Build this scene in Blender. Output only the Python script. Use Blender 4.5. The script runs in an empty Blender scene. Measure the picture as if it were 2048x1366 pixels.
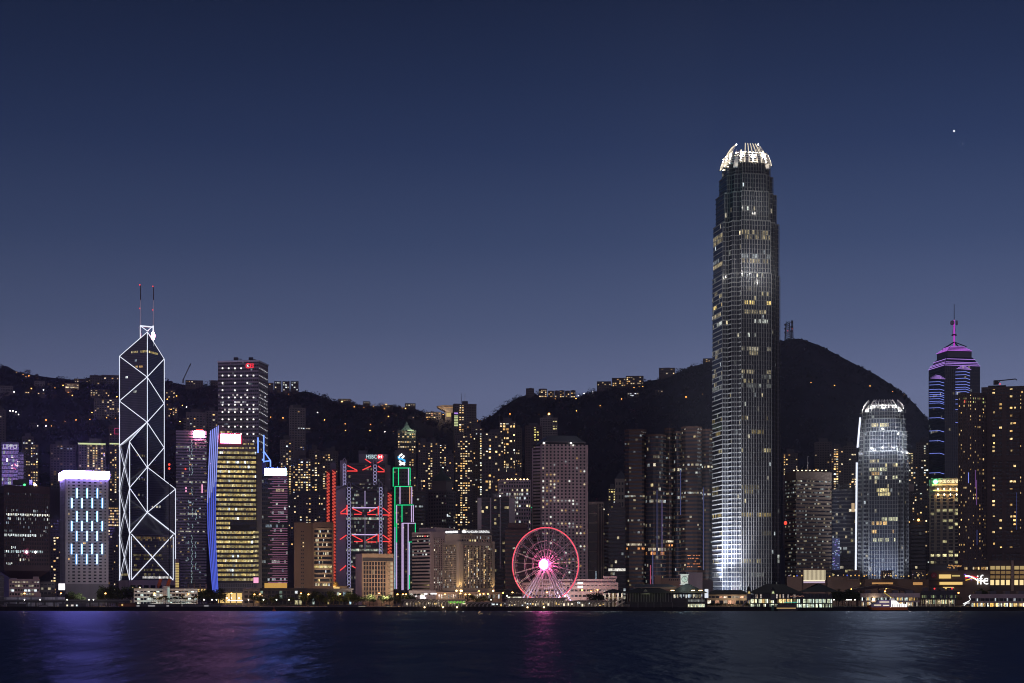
import bpy, math, random
from mathutils import Vector, Matrix
R = math.radians
rnd = random.Random(11)
sc = bpy.context.scene
col = sc.collection

# ------------------------------------------------------------------ camera
F, CX, HY, CZ = 3200.0, 1024.0, 1194.0, 10.0      # focal length and principal row in photo pixels, eye height in metres
cam_d = bpy.data.cameras.new('camera')
cam = bpy.data.objects.new('camera', cam_d); col.objects.link(cam)
cam.location = (0, 0, CZ); cam.rotation_euler = (R(90), 0, 0)
cam_d.sensor_width = 36; cam_d.lens = 36 * F / 2048
cam_d.shift_y = (HY - 683) / 2048
cam_d.clip_start = 1; cam_d.clip_end = 40000
sc.camera = cam

# ------------------------------------------------------------------ sky: last light behind the hills, city glow over the opposite shore
w = bpy.data.worlds.new('World'); sc.world = w; w.use_nodes = True
nt = w.node_tree; nt.nodes.clear()
def N(t, **k):
    n = nt.nodes.new(t)
    for a, b in k.items(): setattr(n, a, b)
    return n
out = N('ShaderNodeOutputWorld'); bg = N('ShaderNodeBackground'); tc = N('ShaderNodeTexCoord')
sep = N('ShaderNodeSeparateXYZ'); ramp = N('ShaderNodeValToRGB'); nt.links.new(tc.outputs['Generated'], sep.inputs[0])
nt.links.new(sep.outputs['Z'], ramp.inputs[0])
def lin(r, g, b):
    f = lambda c: ((c / 255 + .055) / 1.055) ** 2.4 if c > 10 else c / 255 / 12.92
    return (f(r), f(g), f(b), 1)
stops = [(0.0, (112, 118, 146)), (.125, (102, 111, 145)), (.165, (81, 93, 127)), (.215, (60, 74, 109)), (.27, (42, 56, 91)), (.31, (33, 46, 78)), (.35, (26, 37, 65)), (.50, (15, 23, 47)), (1.0, (12, 17, 38))]
cr = ramp.color_ramp
while len(cr.elements) < len(stops): cr.elements.new(.5)
for e, (p, c) in zip(cr.elements, stops): e.position = p; e.color = lin(*c)
# the west (to the right) keeps a little more light
mx = N('ShaderNodeMapRange'); nt.links.new(sep.outputs['X'], mx.inputs[0])
for i, v in ((1, -.32), (2, .25), (3, .78), (4, 1.08)): mx.inputs[i].default_value = v
vm = N('ShaderNodeVectorMath', operation='SCALE'); nt.links.new(ramp.outputs[0], vm.inputs[0]); nt.links.new(mx.outputs[0], vm.inputs['Scale'])
# glow of the city on the near shore, behind the camera
my = N('ShaderNodeMapRange', interpolation_type='SMOOTHSTEP'); nt.links.new(sep.outputs['Y'], my.inputs[0])
for i, v in ((1, .05), (2, -.75), (3, 0), (4, 1)): my.inputs[i].default_value = v
mz = N('ShaderNodeMapRange', interpolation_type='SMOOTHSTEP'); nt.links.new(sep.outputs['Z'], mz.inputs[0])
for i, v in ((1, .55), (2, .0), (3, 0), (4, 1)): mz.inputs[i].default_value = v
mm = N('ShaderNodeMath', operation='MULTIPLY'); nt.links.new(my.outputs[0], mm.inputs[0]); nt.links.new(mz.outputs[0], mm.inputs[1])
gl = N('ShaderNodeVectorMath', operation='SCALE'); gl.inputs[0].default_value = (.45, .335, .385); nt.links.new(mm.outputs[0], gl.inputs['Scale'])
ad = N('ShaderNodeVectorMath', operation='ADD'); nt.links.new(vm.outputs[0], ad.inputs[0]); nt.links.new(gl.outputs[0], ad.inputs[1])
nt.links.new(ad.outputs[0], bg.inputs[0]); bg.inputs[1].default_value = 1.0
nt.links.new(bg.outputs[0], out.inputs[0])
sc.view_settings.view_transform = 'Standard'; sc.view_settings.look = 'None'
sc.view_settings.exposure = 0; sc.view_settings.gamma = 1
sc.cycles.use_denoising = True; sc.cycles.pixel_filter_type = 'BLACKMAN_HARRIS'; sc.cycles.filter_width = 1.05
sc.cycles.max_bounces = 4; sc.cycles.diffuse_bounces = 1; sc.cycles.glossy_bounces = 2
sc.cycles.sample_clamp_indirect = 1.2

# ------------------------------------------------------------------ pixels to metres
def wx(px, Y): return (px - CX) / F * Y
def wz(py, Y): return CZ + (HY - py) / F * Y
def P(px, py, Y): return Vector((wx(px, Y), Y, wz(py, Y)))
GZ = 3.0                                            # level of the quay
def M(n, Y): return n * Y / F                       # n photo pixels in metres at depth Y

# ------------------------------------------------------------------ materials
MAT = {}
def _new(name):
    m = bpy.data.materials.new(name); m.use_nodes = True; MAT[name] = m
    return m, m.node_tree, m.node_tree.nodes['Principled BSDF']
def wall(name, c, rough=.7, var=.25, scale=.06, metal=0.0, spec=.3):
    m, t, b = _new(name)
    tcn = t.nodes.new('ShaderNodeTexCoord')
    nz = t.nodes.new('ShaderNodeTexNoise'); nz.inputs['Scale'].default_value = scale; nz.inputs['Detail'].default_value = 6
    mp = t.nodes.new('ShaderNodeMapping'); mp.inputs['Scale'].default_value = (1, 1, .35)
    t.links.new(tcn.outputs['Object'], mp.inputs[0]); t.links.new(mp.outputs[0], nz.inputs['Vector'])
    r = t.nodes.new('ShaderNodeValToRGB'); r.color_ramp.elements[0].position = .3; r.color_ramp.elements[1].position = .7
    r.color_ramp.elements[0].color = tuple(x * (1 - var) for x in c) + (1,); r.color_ramp.elements[1].color = tuple(min(1, x * (1 + var)) for x in c) + (1,)
    t.links.new(nz.outputs['Fac'], r.inputs[0]); t.links.new(r.outputs[0], b.inputs['Base Color'])
    b.inputs['Roughness'].default_value = rough; b.inputs['Metallic'].default_value = metal; b.inputs['Specular IOR Level'].default_value = spec
    return m
def emit(name, c, s, sample=False, base=(.02, .02, .02)):
    m, t, b = _new(name)
    b.inputs['Base Color'].default_value = base + (1,); b.inputs['Roughness'].default_value = .5
    b.inputs['Emission Color'].default_value = tuple(c) + (1,); b.inputs['Emission Strength'].default_value = s
    m.cycles.emission_sampling = 'FRONT_BACK' if sample else 'NONE'
    return m
def glassmat(name, c=(.010, .013, .022), rough=.15, spec=.28):
    """window glass: dark pane, lit rooms behind it come in through the face attribute 'glow'"""
    m, t, b = _new(name)
    b.inputs['Base Color'].default_value = c + (1,); b.inputs['Roughness'].default_value = rough; b.inputs['Specular IOR Level'].default_value = spec
    at = t.nodes.new('ShaderNodeAttribute'); at.attribute_name = 'glow'
    tcn = t.nodes.new('ShaderNodeTexCoord'); nz = t.nodes.new('ShaderNodeTexNoise'); nz.inputs['Scale'].default_value = .75; nz.inputs['Detail'].default_value = 2
    t.links.new(tcn.outputs['Object'], nz.inputs['Vector'])
    mr = t.nodes.new('ShaderNodeMapRange'); mr.inputs[1].default_value = .3; mr.inputs[2].default_value = .7; mr.inputs[3].default_value = .25; mr.inputs[4].default_value = 1.5
    t.links.new(nz.outputs['Fac'], mr.inputs[0])
    t.links.new(at.outputs['Color'], b.inputs['Emission Color']); t.links.new(mr.outputs[0], b.inputs['Emission Strength'])
    m.cycles.emission_sampling = 'NONE'
    return m
def curtain(name, glass, frame, pu=1.5, pv=2.0, lw=.14, rough=.12):
    """curtain wall glass with a fine mullion grid laid out in metres on the face (UV)"""
    m, t, b = _new(name)
    uv = t.nodes.new('ShaderNodeUVMap'); sp = t.nodes.new('ShaderNodeSeparateXYZ'); t.links.new(uv.outputs[0], sp.inputs[0])
    ms = []
    for ax, p in (('X', pu), ('Y', pv)):
        d = t.nodes.new('ShaderNodeMath'); d.operation = 'DIVIDE'; d.inputs[1].default_value = p; t.links.new(sp.outputs[ax], d.inputs[0])
        fr = t.nodes.new('ShaderNodeMath'); fr.operation = 'FRACT'; t.links.new(d.outputs[0], fr.inputs[0])
        l = t.nodes.new('ShaderNodeMath'); l.operation = 'LESS_THAN'; l.inputs[1].default_value = lw; t.links.new(fr.outputs[0], l.inputs[0]); ms.append(l)
    mxn = t.nodes.new('ShaderNodeMath'); mxn.operation = 'MAXIMUM'; t.links.new(ms[0].outputs[0], mxn.inputs[0]); t.links.new(ms[1].outputs[0], mxn.inputs[1])
    mc = t.nodes.new('ShaderNodeMix'); mc.data_type = 'RGBA'; mc.inputs['A'].default_value = glass + (1,); mc.inputs['B'].default_value = frame + (1,)
    t.links.new(mxn.outputs[0], mc.inputs['Factor']); t.links.new(mc.outputs['Result'], b.inputs['Base Color'])
    rr = t.nodes.new('ShaderNodeMapRange'); rr.inputs[3].default_value = rough; rr.inputs[4].default_value = .5; t.links.new(mxn.outputs[0], rr.inputs[0]); t.links.new(rr.outputs[0], b.inputs['Roughness'])
    return m
glass = glassmat('window_glass'); glass_blue = glassmat('blue_window_glass', (.012, .018, .045), .14)
wall('brown_granite', (.055, .031, .026), .8, spec=.1); wall('dark_brown', (.075, .05, .045)); wall('tan_concrete', (.36, .26, .18), .8); wall('pale_concrete', (.44, .41, .42), .8)
wall('grey_concrete', (.22, .21, .22), .8); wall('mid_grey', (.13, .125, .135), .7); wall('charcoal', (.05, .048, .055), .5); wall('black_metal', (.02, .02, .023), .5); wall('pink_stone', (.42, .33, .335), .8)
wall('aluminium', (.5, .51, .53), .4, .1, metal=.3); wall('white_paint', (.7, .69, .68), .6, .1); wall('dusk_wall', (.1, .09, .095), .8); wall('resi_wall', (.085, .072, .072), .8)
wall('resi_pale', (.15, .135, .135), .8); wall('plum_wall', (.06, .038, .045), .6); wall('dark_roof', (.025, .03, .035), .6); wall('slate_roof', (.09, .1, .115), .5); wall('green_roof', (.06, .09, .075), .6)
wall('asphalt', (.05, .05, .05), .9); wall('paving', (.16, .15, .14), .9); wall('seawall_stone', (.02, .018, .022), .9, scale=.4); wall('soil_and_forest', (.05, .048, .065), .95, .12, .02)
wall('bark', (.07, .05, .035), .9, scale=2); wall('orange_paint', (.55, .12, .03), .5); wall('bronze_dome', (.3, .2, .09), .5)
wall('steel_white', (.7, .7, .72), .4, .1); wall('fin_metal', (.085, .088, .095), .6, .1, spec=.08); wall('louvre', (.2, .18, .19), .6)
def leafmat(name, a, b_):
    m, t, b = _new(name)
    oi = t.nodes.new('ShaderNodeTexNoise'); oi.inputs['Scale'].default_value = .6
    tcn = t.nodes.new('ShaderNodeTexCoord'); t.links.new(tcn.outputs['Object'], oi.inputs['Vector'])
    r = t.nodes.new('ShaderNodeValToRGB'); r.color_ramp.elements[0].position = .35; r.color_ramp.elements[1].position = .65
    r.color_ramp.elements[0].color = a + (1,); r.color_ramp.elements[1].color = b_ + (1,)
    t.links.new(oi.outputs['Fac'], r.inputs[0]); t.links.new(r.outputs[0], b.inputs['Base Color']); b.inputs['Roughness'].default_value = .8; b.inputs['Specular IOR Level'].default_value = .1
leafmat('leaves', (.022, .034, .014), (.06, .08, .032)); leafmat('forest_leaves', (.05, .048, .066), (.062, .06, .078))
curtain('curtain_dark', (.012, .016, .035), (.06, .06, .085)); curtain('curtain_grey', (.02, .022, .03), (.12, .12, .13), 1.5, 3.6, .2)
curtain('curtain_fine', (.03, .03, .04), (.16, .15, .18), 1.1, 1.9, .18)
emit('led_white', (.82, .86, 1), 1.15); emit('reflection_dim', (.45, .7, .8), .55); emit('led_blue', (.10, .42, 1), 3.2); emit('led_core', (.55, .85, 1), 3.5)
emit('sign_blue_white', (.34, .25, 1), 80, True); emit('sign_white', (1, .32, .52), 75, True); emit('sign_pink', (1, .05, .16), 2.6); emit('sign_ice', (.17, .3, 1), 110, True)
emit('neon_red', (1, .06, .06), 1.25); emit('neon_orange', (1, .12, .07), .7); emit('neon_green', (.02, .9, .32), 1.0); emit('neon_lilac', (.75, .55, .95), .95); emit('neon_violet', (.35, .25, 1), 1.3)
emit('neon_blue', (.08, .2, 1), 2.0); emit('neon_magenta', (.9, .08, .9), 1.2); emit('strip_blue', (.1, .16, .95), .75); emit('text_white', (1, 1, 1), 1.6); emit('text_dim', (.75, .7, 1), .5); emit('text_red', (1, .03, .05), 1.6)
emit('lamp_orange', (1, .42, .08), 9); emit('lamp_warm', (1, .68, .3), 7); emit('lamp_white', (1, .97, .9), 9); emit('lamp_red', (1, .04, .04), 2); emit('lamp_green', (.1, 1, .3), 2); emit('star_white', (1, 1, 1), 6)
emit('lit_gold', (1, .66, .22), .9); emit('lit_warm_white', (1, .86, .6), 1.1); emit('lit_cool_white', (.85, .95, 1), 1.1); emit('lit_amber', (1, .5, .16), .5); emit('ring_red', (1, .085, .13), 1.5); emit('hub_pink', (1, .12, .34), 90, True); emit('lilac_light', (.6, .5, .8), .28)
emit('logo_blue', (.05, .45, 1), 1.3); emit('logo_green', (.1, .85, .35), 1.5); emit('purple_strip', (.55, .3, 1), .8); emit('ferry_white', (1, .95, .95), 1.4); emit('red_glow', (1, .07, .04), 1.5); emit('teal_strip', (.05, .6, .45), .7); emit('logo_yellow', (1, .6, .08), 1.0); emit('logo_violet', (.3, .12, 1), .9)
# colours used once or twice
emit('strip_pale', (.3, .36, 1), .95); emit('text_pink', (1, .4, .65), 1.1); emit('dot_white', (1, .97, .92), 1.6); emit('dot_dim', (.95, .95, 1), .6)
emit('pink_line', (.95, .34, .62), .3); emit('spar_blue', (.16, .3, 1), 1.9); emit('strip_blue_dim', (.1, .1, .6), .12); emit('lit_amber_dim', (1, .55, .12), .55)  # strip_blue_dim is the faint blue glow of a roof plant box
emit('lit_pane', (1, .75, .35), .9); wall('brown_warm', (.12, .078, .062), .8); wall('bronze_lit', (.45, .27, .08), .5); emit('rung_lilac', (.62, .58, 1), .5)
emit('text_ice', (.7, .95, 1), .9); emit('neon_lilac_dim', (.7, .55, 1), .5); wall('red_dark', (.2, .03, .03), .6); wall('panel_grey', (.27, .25, .28), .5)
emit('lit_stairwell', (1, .82, .5), .5); emit('lit_stair_dim', (1, .7, .36), .22); emit('tube_peach', (1, .45, .25), .8); emit('tube_ice', (.5, .75, 1), .9)
emit('disc_warm', (1, .82, .5), .6); emit('disc_white', (.95, 1, .9), .8); emit('disc_amber', (1, .6, .22), .3); emit('disc_dim', (.85, .9, .9), .22)
wall('navy_wall', (.025, .03, .05), .25); emit('magenta_strip', (.62, .18, .95), .9); emit('blue_line', (.25, .32, 1), 1.0); emit('magenta_glow', (.8, .05, .85), .7)
wall('magenta_dark', (.25, .05, .22)); wall('dish_grey', (.35, .3, .38)); wall('brown_dim', (.075, .055, .055), .7); emit('blue_dim', (.2, .25, .9), .14)
emit('violet_dim', (.6, .25, .9), .22); wall('tan_grey', (.3, .26, .22), .8); emit('cornice_gold', (1, .62, .2), 1.8); emit('lamp_gold', (1, .75, .4), 5)
emit('letters_gold', (1, .85, .5), 1.8); emit('emblem_green', (.05, 1, .3), 1.6); emit('emblem_white', (.85, 1, .9), 1.6); emit('strip_faint', (.1, .12, .5), .12)
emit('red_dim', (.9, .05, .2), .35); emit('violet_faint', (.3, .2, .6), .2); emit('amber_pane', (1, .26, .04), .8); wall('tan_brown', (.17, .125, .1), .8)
emit('pink_pane', (1, .12, .4), .8); emit('pink_pane_white', (1, .7, .85), 1.2); emit('text_lilac', (.82, .76, 1), .75); wall('violet_wall', (.1, .09, .16), .4)  # pink_pane and pink_pane_white are the painted pink reflection on the glass tower
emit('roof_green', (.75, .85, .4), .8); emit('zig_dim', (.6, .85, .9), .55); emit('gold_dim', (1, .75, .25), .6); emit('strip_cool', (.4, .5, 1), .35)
emit('screen_violet', (.35, .25, .9), .55); emit('screen_blue', (.3, .45, .9), .5); emit('screen_white', (.7, .8, 1), .6); emit('screen_dim', (.25, .28, .7), .12)
emit('lit_bay_amber', (1, .7, .4), .5)
wall('cabin_dark', (.16, .14, .18), .4); emit('crown_glow', (1, .86, .62), 1.2); emit('hub_magenta', (1, .06, .3), 3.0); emit('pink_edge', (1, .12, .35), 1.6); emit('board_white', (1, .95, 1), .22)
emit('board_warm', (1, .85, .6), .3); emit('ferry_white_dim', (1, .9, .85), .7); wall('orange_dim', (.24, .1, .06), .7); emit('stair_glow', (.75, 1, .9), .4)
emit('green_glow', (.3, 1, .1), .5); emit('clock_glow', (.75, 1, .85), .5); emit('board_bright', (.85, .9, 1), .9); emit('peach_thin', (1, .5, .35), .45)
emit('hull_gold', (1, .65, .25), .35); wall('teal_wall', (.1, .22, .19)); emit('sign_warm', (1, .9, .6), 8); wall('orange_hull', (.5, .12, .02), .5)
wall('lilac_paint', (.4, .34, .5), .5); emit('logo_yellow_dim', (1, .7, .1), .5); emit('hall_glow', (1, .86, .55), .62); emit('violet_shop', (.9, .7, 1), .5)
emit('lit_gold_dim', (1, .72, .3), .45); emit('gold_deep', (1, .6, .22), .2); emit('lit_gold_bright', (1, .75, .36), 1.1); emit('lamp_orange_dim', (1, .5, .1), 1.2)
wall('brown_warm2', (.12, .095, .082), .8); wall('red_sign_paint', (.3, .03, .05), .6); wall('pale_tan', (.4, .32, .25), .8)
def MM(k): return MAT[k] if isinstance(k, str) else k

# ------------------------------------------------------------------ mesh builder
class MB:
    def __init__(s): s.v = []; s.f = []; s.m = []; s.g = []; s.uv = []; s.has_g = False
    def face(s, pts, m=0, g=None, uv=None):
        b = len(s.v); s.v.extend([tuple(p) for p in pts]); s.f.append(tuple(range(b, b + len(pts)))); s.m.append(m); s.g.append(g); s.uv.append(uv)
        if g: s.has_g = True
    def hexa(s, a, m=0):
        """eight corners: bottom ring 0-3 counter-clockwise from above, top ring 4-7; shared vertices"""
        b = len(s.v); s.v.extend([tuple(p) for p in a])
        for q in ((3, 2, 1, 0), (4, 5, 6, 7), (0, 1, 5, 4), (1, 2, 6, 5), (2, 3, 7, 6), (3, 0, 4, 7)):
            s.f.append(tuple(b + i for i in q)); s.m.append(m); s.g.append(None); s.uv.append(None)
        return s
    def box(s, c, d, m=0, rz=0.0):
        cs, sn = math.cos(rz), math.sin(rz); x, y, z = d[0] / 2, d[1] / 2, d[2] / 2; pts = []
        for zz in (-z, z):
            for xx, yy in ((-x, -y), (x, -y), (x, y), (-x, y)): pts.append((c[0] + xx * cs - yy * sn, c[1] + xx * sn + yy * cs, c[2] + zz))
        return s.hexa(pts, m)
    def prism(s, poly, z0, z1, m=0, uv=False, poly2=None, mtop=None):
        n = len(poly); p2 = poly2 or poly; b = len(s.v); acc = 0
        s.v.extend([(p[0], p[1], z0) for p in poly]); s.v.extend([(p[0], p[1], z1) for p in p2])
        for i in range(n):
            j = (i + 1) % n; L = math.hypot(poly[j][0] - poly[i][0], poly[j][1] - poly[i][1])
            s.f.append((b + i, b + j, b + n + j, b + n + i)); s.m.append(m); s.g.append(None); s.uv.append([(0, 0), (L, 0), (L, z1 - z0), (0, z1 - z0)] if uv else None)
        s.f.append(tuple(b + n + i for i in range(n))); s.m.append(m if mtop is None else mtop); s.g.append(None); s.uv.append(None)
        s.f.append(tuple(b + i for i in reversed(range(n)))); s.m.append(m if mtop is None else mtop); s.g.append(None); s.uv.append(None)
        return s
    def bar(s, p, q, wd, m=0, ht=None):
        p, q = Vector(p), Vector(q); d = (q - p)
        if d.length < 1e-6: return s
        d.normalize(); up = Vector((0, 0, 1)) if abs(d.z) < .95 else Vector((0, 1, 0))
        r = d.cross(up).normalized(); u = r.cross(d).normalized(); a = r * wd / 2; c = u * (ht or wd) / 2
        return s.hexa([p - a - c, p + a - c, q + a - c, q - a - c, p - a + c, p + a + c, q + a + c, q - a + c], m)
    def tube(s, p, q, r, m=0, n=8, r2=None):
        p, q = Vector(p), Vector(q); d = (q - p).normalized(); up = Vector((0, 0, 1)) if abs(d.z) < .95 else Vector((0, 1, 0))
        a = d.cross(up).normalized(); c = a.cross(d).normalized(); r2 = r if r2 is None else r2; b = len(s.v)
        for o, rr in ((p, r), (q, r2)):
            for k in range(n):
                t = 2 * math.pi * k / n; s.v.append(tuple(o + a * math.cos(t) * rr + c * math.sin(t) * rr))
        for k in range(n):
            j = (k + 1) % n; s.f.append((b + k, b + j, b + n + j, b + n + k)); s.m.append(m); s.g.append(None); s.uv.append(None)
        for ring in (range(n), range(n, 2 * n)):
            s.f.append(tuple(b + k for k in ring)); s.m.append(m); s.g.append(None); s.uv.append(None)
        return s
    def path(s, pts, r, m=0, n=6, closed=False):
        """one continuous tube along a list of points"""
        pts = [Vector(p) for p in pts]; k = len(pts); b = len(s.v)
        for i, p in enumerate(pts):
            d = (pts[(i + 1) % k] - pts[i - 1]) if closed else (pts[min(i + 1, k - 1)] - pts[max(i - 1, 0)])
            d.normalize(); up = Vector((0, 0, 1)) if abs(d.z) < .95 else Vector((0, 1, 0))
            a = d.cross(up).normalized(); c = a.cross(d).normalized()
            if abs(d.z) >= .95 and d.z < 0: a, c = a, c
            for j in range(n):
                t = 2 * math.pi * j / n; s.v.append(tuple(p + a * math.cos(t) * r + c * math.sin(t) * r))
        for i in range(k if closed else k - 1):
            i2 = (i + 1) % k
            for j in range(n):
                j2 = (j + 1) % n; s.f.append((b + i * n + j, b + i * n + j2, b + i2 * n + j2, b + i2 * n + j)); s.m.append(m); s.g.append(None); s.uv.append(None)
        return s
    def ball(s, c, r, m=0, nu=12, nv=8, sz=1.0, z0=-1.0):
        b = len(s.v); a0 = math.asin(max(-1, z0))
        for i in range(nv + 1):
            a = a0 + (math.pi / 2 - a0) * i / nv
            for j in range(nu):
                t = 2 * math.pi * j / nu; s.v.append((c[0] + r * math.cos(a) * math.cos(t), c[1] + r * math.cos(a) * math.sin(t), c[2] + r * math.sin(a) * sz))
        for i in range(nv):
            for j in range(nu):
                k = (j + 1) % nu; s.f.append((b + i * nu + j, b + i * nu + k, b + (i + 1) * nu + k, b + (i + 1) * nu + j)); s.m.append(m); s.g.append(None); s.uv.append(None)
        return s
    def outline(s, pts, o, rt, up, th, m=0):
        """flat outline (list of x, y in metres) extruded by th towards rt x up, on the frame o, rt, up"""
        nrm = rt.cross(up).normalized(); n = len(pts); b = len(s.v)
        for k in (0, th):
            for x, y in pts: s.v.append(tuple(o + rt * x + up * y + nrm * k))
        s.f.append(tuple(b + n + i for i in range(n))); s.m.append(m); s.g.append(None); s.uv.append(None)
        for i in range(n):
            j = (i + 1) % n; s.f.append((b + i, b + j, b + n + j, b + n + i)); s.m.append(m); s.g.append(None); s.uv.append(None)
        return s
    def build(s, name, mats, parent=None, org=None, smooth=False):
        mats = mats if isinstance(mats, (list, tuple)) else [mats]
        if parent is not None:
            r = parent
            while r.parent: r = r.parent
            org = r.location.copy()
        org = Vector(org) if org is not None else Vector((0, 0, 0))
        if name.endswith('window_row'):            # neighbouring panes share their edge
            idx, nv, mp = {}, [], []
            for v in s.v:
                k = (round(v[0], 3), round(v[1], 3), round(v[2], 3))
                if k not in idx: idx[k] = len(nv); nv.append(v)
                mp.append(idx[k])
            s.v = nv; s.f = [tuple(mp[i] for i in f) for f in s.f]
        me = bpy.data.meshes.new(name)
        me.from_pydata([(v[0] - org.x, v[1] - org.y, v[2] - org.z) for v in s.v], [], s.f)
        for m in mats: me.materials.append(MM(m))
        me.polygons.foreach_set('material_index', s.m)
        if s.has_g:
            at = me.attributes.new('glow', 'FLOAT_COLOR', 'FACE'); fl = []
            for g in s.g: fl.extend((g[0], g[1], g[2], 1) if g else (0, 0, 0, 1))
            at.data.foreach_set('color', fl)
        if any(s.uv):
            ul = me.uv_layers.new(name='UVMap'); fl = []
            for f, u in zip(s.f, s.uv):
                for i in range(len(f)): fl.extend(u[i] if u else (0, 0))
            ul.data.foreach_set('uv', fl)
        if smooth: me.polygons.foreach_set('use_smooth', [True] * len(s.f))
        me.update()
        o = bpy.data.objects.new(name, me); col.objects.link(o)
        if parent is not None: o.parent = parent
        else: o.location = org
        return o

def tag(o, label, cat, group=None):
    o['label'] = label; o['category'] = cat
    if group: o['group'] = group
    return o
def thing(name, label, cat, loc, group=None):
    o = bpy.data.objects.new(name, None); col.objects.link(o); o.location = loc
    return tag(o, label, cat, group)
def struct(o, kind='structure'): o['kind'] = kind; return o
def dup(root, loc, label=None, group=None, rz=0.0, sz=1.0):
    r = root.copy(); col.objects.link(r); r.location = loc; r.rotation_euler = (0, 0, rz); r.scale = (sz, sz, sz)
    if label: r['label'] = label
    if group: r['group'] = group
    for ch in list(root.children):
        c = ch.copy(); col.objects.link(c); c.parent = r
        for g in ch.children:
            d = g.copy(); col.objects.link(d); d.parent = c
    return r
def lamp_light(name, loc, energy, color, parent=None, radius=.3, target=None, angle=60, blend=.6):
    ld = bpy.data.lights.new(name, 'SPOT' if target is not None else 'POINT'); ld.energy = energy; ld.color = color; ld.shadow_soft_size = radius
    o = bpy.data.objects.new(name, ld); col.objects.link(o)
    if parent is not None: o.parent = parent; loc = Vector(loc) - parent.location
    o.location = loc
    if target is not None:
        ld.spot_size = R(angle); ld.spot_blend = blend
        d = Vector(target) - (Vector(loc) + (parent.location if parent is not None else Vector()))
        o.rotation_euler = d.to_track_quat('-Z', 'Y').to_euler()
    return o
def lettering(s, o, rt, up, width, height, th, name, mat, parent):
    """raised letters fitted to width x height metres, lower left corner at o"""
    cu = bpy.data.curves.new('letters', 'FONT'); cu.body = s; cu.extrude = .5; cu.resolution_u = 3
    ob = bpy.data.objects.new('letters', cu); col.objects.link(ob)
    bpy.context.view_layer.update()
    me = bpy.data.meshes.new_from_object(ob.evaluated_get(bpy.context.evaluated_depsgraph_get()))
    bpy.data.objects.remove(ob); bpy.data.curves.remove(cu)
    xs = [v.co.x for v in me.vertices]; ys = [v.co.y for v in me.vertices]
    x0, x1, y0, y1 = min(xs), max(xs), min(ys), max(ys); nrm = rt.cross(up).normalized()
    r = parent
    while r.parent: r = r.parent
    for v in me.vertices:
        v.co = o - r.location + rt * ((v.co.x - x0) / (x1 - x0) * width) + up * ((v.co.y - y0) / (y1 - y0) * height) + nrm * ((v.co.z + .5) * th)
    me.name = name; me.materials.clear(); me.materials.append(MM(mat))
    ob = bpy.data.objects.new(name, me); col.objects.link(ob); ob.parent = parent
    return ob

# ------------------------------------------------------------------ footprints
def corner(pa, pb, pc, Y, da):
    """rectangle seen on its corner: left face pa-pb going back da metres, right face pb-pc"""
    a, c = (pa - CX) / F, (pc - CX) / F; B = Vector((wx(pb, Y), Y)); A = Vector((a * (Y + da), Y + da)); d = A - B
    yc = (B.x * d.x + d.y * B.y) / (c * d.x + d.y); C = Vector((c * yc, yc))
    return [A, B, C, A + C - B]
def corner_right(pa, pb, pc, Y, dc):
    """the same with the right face pb-pc going back dc metres"""
    a, c = (pa - CX) / F, (pc - CX) / F; B = Vector((wx(pb, Y), Y)); C = Vector((c * (Y + dc), Y + dc)); d = C - B
    ya = (B.x * d.x + d.y * B.y) / (a * d.x + d.y); A = Vector((a * ya, ya))
    return [A, B, C, A + C - B]
def rect(p0, p1, Y, depth):
    """rectangle whose front looks at the opposite shore"""
    mid = Vector((wx((p0 + p1) / 2, Y), Y)); u = mid.normalized(); r = Vector((u.y, -u.x))
    k = lambda p: ((p - CX) / F * mid.y - mid.x) / (r.x - (p - CX) / F * r.y)
    A, B = mid + r * k(p0), mid + r * k(p1)
    return [A, B, B + u * depth, A + u * depth]
def offset(poly, d):
    n = len(poly); res = []
    for i in range(n):
        p0, p1, p2 = Vector(poly[i - 1]), Vector(poly[i]), Vector(poly[(i + 1) % n])
        e1, e2 = (p1 - p0).normalized(), (p2 - p1).normalized(); n1, n2 = Vector((e1.y, -e1.x)), Vector((e2.y, -e2.x))
        k = 1 + n1.dot(n2)
        res.append(p1 + (n1 + n2) * (d / max(k, .3)))
    return res
def facing(p, q):
    e = Vector(q) - Vector(p); n = Vector((e.y, -e.x)).normalized(); m = (Vector(p) + Vector(q)) / 2
    return n.dot(-m.normalized())
def centre(poly): return sum((Vector(p) for p in poly), Vector((0, 0))) / len(poly)
def frame(poly, i):
    """origin, right and outward vectors of edge i"""
    p, q = Vector(poly[i]), Vector(poly[(i + 1) % len(poly)]); e = (q - p); L = e.length; e.normalize()
    return Vector((p.x, p.y, 0)), Vector((e.x, e.y, 0)), Vector((e.y, -e.x, 0)), L

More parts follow.
